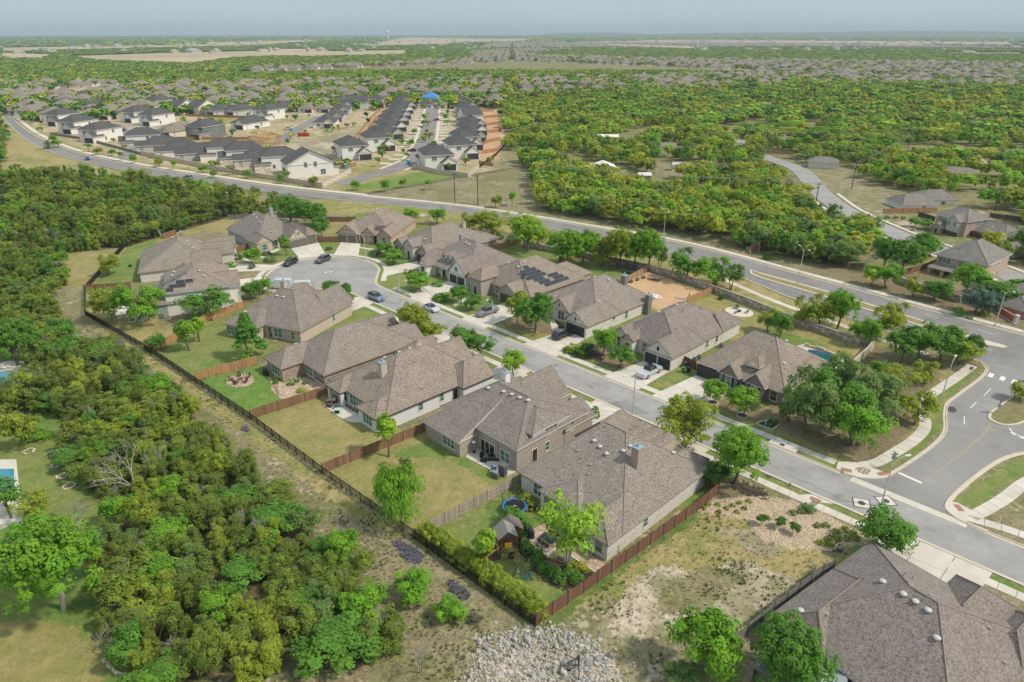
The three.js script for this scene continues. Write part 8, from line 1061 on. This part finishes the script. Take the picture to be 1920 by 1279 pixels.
rowOf([[[271.43,210.33],'white2'],[[287.91,239.19],'white2'],[[308.66,260.6],'stone2'],[[329.69,281.95],'grey1'],[[352.87,303.76],'white1'],[[376.01,323.8],'grey1'],[[400.24,343.75],'gable'],[[425.02,363.51],'grey1'],[[449.94,382.64],'white1'],[[477.68,403.92],'grey1'],[[505.15,424.09],'white1'],[[531.68,442.49],'grey1']],'on the right of the new street',1.1,'houses on the right of the new street');
rowOf([[[451.62,254.1],'white1'],[[481.81,278.85],'grey1'],[[518.02,306.27],'grey1'],[[553.54,332.01],'white1'],[[544.46,341.42],'gable'],[[542.71,356.82],'stone2'],[[586.21,347.51],'grey1']],'left of the orange yards',.9,'houses left of the orange yards');newHouse([525.14,403.39],'blue2',.8,LOOK.blue2 + ' at the end of the new street');
{
const st=[[[266.29,154.02],[273.72,172.46],[279.41,189.69],[294.27,213.32],[334.93,251.17],[415.84,318.16],[523.45,405.14]],[[398.56,105.31],[458.77,129.08],[520.1,142.06],[570.16,149.14]],[[399.12,190.86],[432.93,217.09],[472.54,250.24],[509.13,281.78]],[[211.36,404.48],[204.76,379.93],[170.18,351.3],[145.43,332.48],[113.39,285.87],[95.82,263.98],[84.03,253.26],[65.39,239.08],[52.4,231.44],[39.45,224.09],[28.24,215.6]],[[355.73,510.81],[330.22,500.74],[316.68,503.24]]],w=[4.6,4,4,4.4,3];
st.forEach((p,i)=>struct(mesh(sheet(band(smooth(p,6),-w[i],w[i]),i===3?.03:-.04),i===3?matStreet:matMain),'estate_street',['street between the new house rows','street among the new houses at left','street by the building plots','curving side street through the wood across the main road','short lane inside the wood'][i]));
for(const d of[[5.6,7.2],[-5.6,-7.2]])struct(mesh(sheet(band(smooth(st[0].slice(2),6),...d),-.03),matConc[0]),'sidewalk',d[0]>0?'walk left of the new street':'walk right of the new street');
for(const d of[[5.6,7],[-5.6,-7]])struct(mesh(sheet(band(smooth(st[3].slice(4),6),...d),.028),matConc[0]),'sidewalk',d[0]>0?'walk on one side of the wood street':'walk on the other side of the wood street');
const sm=smooth(st[0].slice(2),6);resample(sm,15).slice(1).forEach((p,i)=>{for(const s of[-1,1])struct(mesh(sheet([[0,-2.2],[0,2.2],[6,2.2],[6,-2.2]].map(([a,b])=>{const q=offset(resample(sm,15),s*(7.3 + a));const r=q[Math.min(i + 1,q.length - 1)];return[r[0]+ b*.72,r[1]+ b*.7];}),-.02),matConc[1]),'driveway','pale driveway along the new street');});}
[[[329.49,196.14],[337.41,214.01]],[[364.03,221.03],[399.86,258.88]],[[377.02,232.94],[417.07,272.88]],[[399.3,251.93],[446.8,295.54]],[[425.62,272.43],[475.33,316.77]],[[450.09,292.14],[500.06,336.7]],[[320.1,186.56],[378.84,231.05],[480,311.94],[520.01,347.07]],[[261.33,229.38],[251.93,230.52]],[[284.86,252.51],[286.5,266.73]],[[313.38,279.64],[316.49,295.62]],[[345.09,308.06],[345.06,323.32]],[[374.78,333.67],[375.44,350.78]],[[410.2,363.15],[409.67,379.4]],[[446.03,392.64],[443.66,407.26]],[[301.65,166.65],[298.76,182.03]],[[581.96,206.36],[532.93,236.06]],[[445.44,136.73],[454.85,152.35],[422.99,185.34]]].forEach((p,i)=>woodFence(p,'orange',ORD[i % 14]+(i<7?' orange yard fence in the building plots':i<14?' orange yard fence right of the new street':' long orange fence among the new houses'),0));
{
const p=[396.17,181.72],g=grp(p[0],p[1],.3);top(g,'house_frame','bare timber frame of a house under construction','house frame');const m=std(.52,.36,.19,.95);for(let i=0;i<14;i++)for(const z of[-6,6])mesh(cached('stud',()=>box(-.12,.12,0,5.4,-.1,.1)),m,'stud',g).position.set(-6.5 + i,0,z);for(let i=0;i<12;i++)for(const x of[-6.5,6.5])mesh(cached('stud',null),m,'stud',g).position.set(x,0,-5.5 + i);for(const y of[0,2.7,5.4])mesh(mrg([box(-6.7,6.7,y,y + .25,-6.15,-5.85),box(-6.7,6.7,y,y + .25,5.85,6.15),box(-6.7,-6.4,y,y + .24,-5.8,5.8),box(6.4,6.7,y,y + .24,-5.8,5.8)]),m,'plate',g);for(let i=0;i<14;i++)mesh(cached('truss',()=>mrg([bar([0,5.5,-6.3],[0,8.2,0],.12,4),bar([0,5.5,6.3],[0,8.2,0],.12,4)])),m,'rafter',g).position.x=-6.5 + i;
const q=[415.62,216.87],s=grp(q[0],q[1],.9);top(s,'skip','red builders skip on the pale plot','skip');const sh=new THREE.Shape([[-3.4,0],[3.2,0],[3.6,2],[-3.6,2]].map(([x,y])=>new THREE.Vector2(x,y)));const e=new THREE.ExtrudeGeometry(sh,{depth:2.4,bevelEnabled:false});e.translate(0,0,-1.2);mesh(ni(e),std(.42,.03,.02,.6),'tub',s);for(let i=0;i<6;i++)for(const z of[-1.25,1.25])mesh(box(-.06,.06,.1,1.9,-.05,.05),std(.32,.025,.02,.6),'rib',s).position.set(-2.6 + i*1.05,0,z);
[[442.22,222.71],[297.36,175.16],[285.77,204.07],[518.5,151.58]].forEach((b,i)=>{const t=grp(b[0],b[1]);top(t,'portable_toilet',['blue portable toilet by the red skip','blue portable toilet at the white stone wall','blue portable toilet at the new street corner','blue portable toilet among the left houses'][i],'toilet');mesh(box(-.6,.6,0,2.1,-.6,.6),std(.04,.25,.5,.6),'cabin',t);mesh(box(-.66,.66,2.1,2.3,-.66,.66),matTrim,'roof',t);});
const cols=[paint(.5,.5,.5),paint(.02,.02,.025),paint(.3,.02,.02),paint(.62,.62,.62),paint(.05,.08,.2)];[[[317.39,229.34],'dark car at the corner of the new street',1],[[350.17,260.74],'white car parked on the left of the new street',3],[[328.1,252.2],'dark car driving on the new street',1],[[423.07,329.78],'red car on the new street',2],[[449.26,354.71],'silver car far along the new street',0],[[456.93,346.77],'white car near the blue roofed house',3],[[572.84,146.37],'dark car among the left houses',1],[[544.32,141.1],'navy car among the left houses',4],[[521.09,141.04],'blue car on the left estate street',4],[[485.84,133.7],'white van-like car on the left estate street',3],[[600.54,166.05],'red car among the left houses',2],[[452.1,224.35],'white car by the building plots',3],[[303.5,177.12],'dark car at the white stone wall',1]].forEach(([b,l,c])=>{const k=makeCar('suv',cols[c]);k.position.set(b[0],-.03,b[1]);k.rotation.y=.8 + hash(c,5)*1.2;top(k,'car',l,'car','cars in the new estate');});
[[[159.04,282.19],paint(.4,.05,.04),'rusty red vehicle parked in the wood clearing'],[[158.1,292.19],paint(.5,.5,.48),'pale vehicle parked in the wood clearing']].forEach(([b,m2,l])=>{const k=makeCar('pickup',m2);k.position.set(b[0],-.1,b[1]);k.rotation.y=1;top(k,'pickup_truck',l,'truck');});}
{
const P=[[[204.39,166.68],'left of the two poles on the bright meadow'],[[195.53,170.69],'right of the two poles on the bright meadow'],[[200.63,210.73],'utility pole at the edge of the wood'],[[128.98,239.6],'utility pole in the roadside wood, left'],[[113.43,253.17],'utility pole in the roadside wood, middle'],[[101.68,253.11],'utility pole in the roadside wood, right'],[[108.12,303.41],'utility pole beside the side street'],[[125.55,422.69],'utility pole behind the trees at right'],[[181.61,369.94],'utility pole at the slat fence'],[[55.53,300.9],'leaning pole behind the tan brick house']],hs=[11.5,11.5,10,10.5,10.5,10.5,11,11,11,9];
P.forEach(([p,l],i)=>{const g=grp(p[0],p[1],.75);top(g,'utility_pole',l,'pole','wooden utility poles');const h=hs[i];mesh(cyl(.19,.13,0,h,0,0,7),matWoodDark,'shaft',g);mesh(box(-1.3,1.3,h - .7,h - .55,-.07,.07),matWoodDark,'crossarm',g);mesh(cyl(.28,.28,h - 2.2,h - 1.3,.4,0,10),matGalv,'transformer',g);for(const x of[-1.2,-.4,1.2])mesh(cyl(.06,.05,h - .55,h - .3,x,0,6),matTrim,'insulator',g);});
[[2,3],[3,4],[4,5],[5,6],[8,7],[6,7]].forEach(([a,b],i)=>{const A=P[a][0],B=P[b][0],q=[];for(const o of[-1.2,1.2]){const c=new THREE.QuadraticBezierCurve3(new THREE.Vector3(A[0]+ o*.7,hs[a]- .3,A[1]- o*.7),new THREE.Vector3((A[0]+ B[0])/ 2,hs[a]- 1.8,(A[1]+ B[1])/ 2),new THREE.Vector3(B[0]+ o*.7,hs[b]- .3,B[1]- o*.7));q.push(ni(new THREE.TubeGeometry(c,14,.035,4)));}top(mesh(mrg(q),matGalv),'power_line',['power line over the edge of the wood','power line over the roadside wood','short power line span in the roadside wood','power line toward the side street','power line from the slat fence to the right','power line beyond the side street'][i],'power line','power lines');});}
// suburbs on a loose grid; the nearest as single houses, the rest as one mass
{
const R=rng(909),list=[],ca=Math.cos(.80),sa=Math.sin(.80),gx=15.5,gz=25;
for(let i=0;i<260;i++)for(let j=-130;j<130;j++){const a=330 + i*gz +(i % 2?-4:4),b=j*gx +(R()- .5)*3,u=a*Math.cos(.768)- b*Math.sin(.768),v=a*Math.sin(.768)+ b*Math.cos(.768);R();const D=Math.hypot(u,v);if(D>4600)continue;const c=mid.at(u,v)>=0?mid.at(u,v):far.at(u,v);if(c!==CL.suburb||near.at(u,v)>=0)continue;if(!inView(u,v,3,1.02)||!placed.ok(u,v,17)||R()<(Math.hypot(u,v)>760?.12:.09)||j % 9===0)continue;if(D<620&&!(new THREE.Vector3(u,0,v).project(camera).y>.685))continue;list.push([D,u,v,R(),i]);}
list.sort((a,b)=>a[0]- b[0]);const solo=list.slice(0,300 - 36 - nHouse),mass=list.slice(300 - 36 - nHouse);
const rows=[...new Set(solo.map((q)=>q[4]))].sort((p,q)=>p - q),cnt={};solo.forEach((q)=>{q.sx=new THREE.Vector3(q[1],0,q[2]).project(camera).x;});solo.sort((p,q)=>p.sx - q.sx);
solo.forEach(([D,u,v,r,i])=>{const k=r<.5?'tan1':r<.86?'tan2':'white1',ri=rows.indexOf(i),nth=cnt[k + i]=(cnt[k + i]??-1)+ 1,c=NEW[k].clone();c.position.set(u,0,v);c.rotation.y=.8 +(i % 2?0:PI)+(r - .5)*.2;c.scale.setScalar(1.12);top(c,'suburb_house',LOOK[k]+ ', ' + ORD[nth]+ ' such from left in the ' + ORD[ri]+ ' suburb row','house','houses of the distant suburb rows');});
const hip=(wc,rc)=>{const t=[],c=[],q=(p,k)=>{for(let i=1;i + 1<p.length;i++)for(const x of[p[0],p[i],p[i + 1]]){t.push(...x);c.push(...k);}};const w=6,l=8.5,e=3.4;for(const[a,b]of[[[-w,-l],[w,-l]],[[w,-l],[w,l]],[[w,l],[-w,l]],[[-w,l],[-w,-l]]])q([[a[0],0,a[1]],[a[0],e,a[1]],[b[0],e,b[1]],[b[0],0,b[1]]],wc);const W=w + .6,L=l + .6,h=7.4;q([[-W,e,-L],[-W,e,L],[0,h,3],[0,h,-3]],rc);q([[W,e,L],[W,e,-L],[0,h,-3],[0,h,3]],rc);q([[-W,e,L],[W,e,L],[0,h,3]],rc);q([[W,e,-L],[-W,e,-L],[0,h,-3]],rc);const g=polyGeo(t,new Array(t.length / 3*2).fill(0));g.setAttribute('color',new THREE.Float32BufferAttribute(c,3));return g;};
const M=new THREE.Matrix4(),Q=new THREE.Quaternion(),Y=new THREE.Vector3(0,1,0),C=new THREE.Color(),vm=new THREE.MeshStandardMaterial({vertexColors:true,roughness:1});
const scatter=(geo,mat,l,name,label,cat)=>{const im=new THREE.InstancedMesh(geo,mat,l.length);l.forEach(([u,v,t,sx,sy,k,y],i)=>{Q.setFromAxisAngle(Y,t);M.compose(new THREE.Vector3(u,y||0,v),Q,new THREE.Vector3(sx,sy,sx));im.setMatrixAt(i,M);C.setRGB(...k);im.setColorAt(i,C);});im.name=numbered(name);im.userData={kind:'stuff',label,category:cat};im.castShadow=im.receiveShadow=true;scene.add(im);};
scatter(hip([.62,.57,.5],[.215,.19,.165]),vm,mass.map(([D,u,v,r,i])=>[u,v,.8 +(i % 2)*PI / 2,1.12,.8 + .5*r,[.8 + .4*r,.8 + .38*r,.8 + .4*r],-.3]),'suburb','endless tan roofed houses of the distant suburbs','houses');
// garden trees among the suburbs, far woods, groves toward the horizon
const tm=new THREE.MeshStandardMaterial({vertexColors:true,roughness:1,side:THREE.DoubleSide}),clump=crownGeo({...TREE.elm,lobes:5,clumps:22,leaves:10,size:1.0}),grove=crownGeo({R:3,H:2.2,base:0,lobes:0,clumps:60,leaves:8,size:.55,cr:.22,seed:77,kind:'dome'}),greens=[TINT.olive,TINT.green,TINT.bright,TINT.green,TINT.yellow,TINT.juniper2,TINT.deep].map((c)=>c.map((x)=>x*.95));
const st=[],fw=[],gv=[];const pick=()=>{const c=greens[Math.floor(R()*greens.length)],k=.8 + .4*R();return c.map((x)=>x*k);};
for(let i=0;i<60000;i++){const D=330*Math.pow(14,R()),a=.06 + R()*1.42,u=D*Math.cos(a),v=D*Math.sin(a),c=mid.at(u,v)>=0?mid.at(u,v):far.at(u,v);if(near.at(u,v)>=0||c!==CL.suburb||!inView(u,v,3,1.02))continue;if(D<620&&(!placed.ok(u,v,13)||R()<.94))continue;if(R()<(D<900?.5:.12))continue;const s=(.6 + R()*.7)*(D<620?.62:1.12);st.push([u,v,R()*6,s,s*.85,pick(),-.2]);}
for(let i=0;i<150000&&fw.length<34000;i++){const D=1150*Math.pow(4,R()),a=.06 + R()*1.42,u=D*Math.cos(a),v=D*Math.sin(a);if(mid.at(u,v)>=0||far.at(u,v)!==CL.wood||!inView(u,v,4,1.02))continue;const s=(1.1 + R())*(1 + D / 3200);fw.push([u,v,R()*6,s,.62 + R()*.42,pick(),-.5]);}
for(let i=0;i<90000&&gv.length<26000;i++){const D=4200*Math.pow(3.9,R()),a=.06 + R()*1.42,u=D*Math.cos(a),v=D*Math.sin(a),c=far.at(u,v);if(c!==CL.wood||!inView(u,v,6,1.02))continue;const s=9 + R()*14 + D / 900;gv.push([u,v,R()*6,s,2.6 + 2.2*R(),pick(),-.6]);}
scatter(clump,tm,st,'suburb_trees','garden trees scattered through the distant suburbs','trees');scatter(clump,tm,fw,'far_wood','far woods on the plain','wood');scatter(grove,tm,gv,'horizon_wood','woods fading toward the horizon','wood');
const big=[];for(let i=0;i<700;i++){const D=2600*Math.pow(5,R()),a=.10 + Math.pow(R(),.6)*1.36,u=D*Math.cos(a),v=D*Math.sin(a),c=far.at(u,v);if(!inView(u,v,3,1.02)||(c===CL.wood&&R()<.6))continue;const s=.7 + R()*R()*2.4;big.push([u,v,a,s,1 + R(),[.66,.65,.64],-.4]);}
scatter(hip([.66,.64,.6],[.5,.48,.46]),vm,big,'far_buildings','pale commercial buildings far on the plain','buildings');
}
{
const T=[[491.92,94.76],[545.95,100.06],[471.19,92.29],[441.28,101.05],[426.01,101.22],[417,105.51],[395.47,103.89],[384.22,106.52],[364.29,112.06],[352.2,114.31],[334.33,121],[317.68,119.69],[319.43,128.84],[307.29,130.45],[285.4,135.88],[287.81,140.14],[269.73,142.34],[291.11,189.95],[296.18,211.33],[251.29,152.07],[331.56,239.77],[382.14,284.92],[404.31,303.09],[428.89,323.75],[372.88,271.91],[392.55,315.27],[418.08,334.94],[445.13,358.99],[479.7,382.44],[239.41,158.34],[186.88,172.12],[185.2,178.85],[167.05,183.05],[157.67,184.73],[241.34,168.58],[230.05,174.06]];
T.forEach((p)=>{p.sx=new THREE.Vector3(p[0],0,p[1]).project(camera).x;p.v=T.indexOf(p)<17;});T.sort((p,q)=>p.sx - q.sx);const nn=[0,0];T.forEach((p,i)=>plant(p[0],p[1],1.5 + hash(i,1),3.6 + 2*hash(i,2),i % 3?'elm':'sapling',i % 4?'bright':'olive','roadside_tree','young green tree, ' + ORD[nn[p.v?0:1]++]+(p.v?' from the left on the main road verge':' from the left along the new street and meadow'),'tree',p.v?'young trees on the main road verge':'young trees along the new street'));}
{
const w=[5917.95,4074.34],g=grp(w[0],w[1]);top(g,'water_tower','white water tower standing on the horizon','water tower');mesh(cyl(9,7,0,52,0,0,16),matTrim,'column',g);const l=new THREE.LatheGeometry([[7,50],[14,56],[17,64],[16,74],[9,79],[0,80]].map(([x,y])=>new THREE.Vector2(x,y)),24);mesh(ni(l),matTrim,'tank',g);
[[[2285.49,427.05],34],[[2368.62,466.86],22],[[2089.01,692.09],26],[[2109.04,947],26],[[2250.82,1228.57],30],[[1965.29,1095.86],26],[[1993.62,1143.84],30],[[1944.4,1361.34],26],[[1882.43,1610.04],34],[[956.14,2218.19],26],[[2198.96,4023.91],60]].forEach(([p,h],i)=>{const q=grp(p[0],p[1]);top(q,'transmission_pole','tall grey transmission pole on the plain, ' + ORD[i]+ ' from the left','pole','transmission poles on the plain');mesh(cyl(h*.022,h*.012,0,h,0,0,8),matGalv,'shaft',q);for(const y of[.96,.86,.76])mesh(box(-h*.1,h*.1,h*y,h*y + h*.012,-h*.006,h*.006),matGalv,'arm',q);});
const hill=(p,rx,rz,h,label)=>{const s=new THREE.SphereGeometry(1,40,12,0,6.2832,0,PI / 2),q=s.attributes.position;for(let i=0;i<q.count;i++){const k=1 + .3*(noise(q.getX(i)*3 + p[0],q.getZ(i)*3)- .5);q.setXYZ(i,q.getX(i)*rx,q.getY(i)*h*k,q.getZ(i)*rz);}s.rotateY(-.8);s.translate(p[0],-1,p[1]);s.computeVertexNormals();struct(mesh(ni(s),std(.10,.115,.05,1)),'hill',label);};
hill([13200*.64,13200*.77],900,1100,60,'low hill on the horizon');hill([13000*.42,13000*.91],1500,3600,62,'long low ridge on the right of the horizon');hill([14500*.26,14500*.965],1200,4200,80,'ridge at the right edge of the horizon');}
renderer.render(scene,camera);
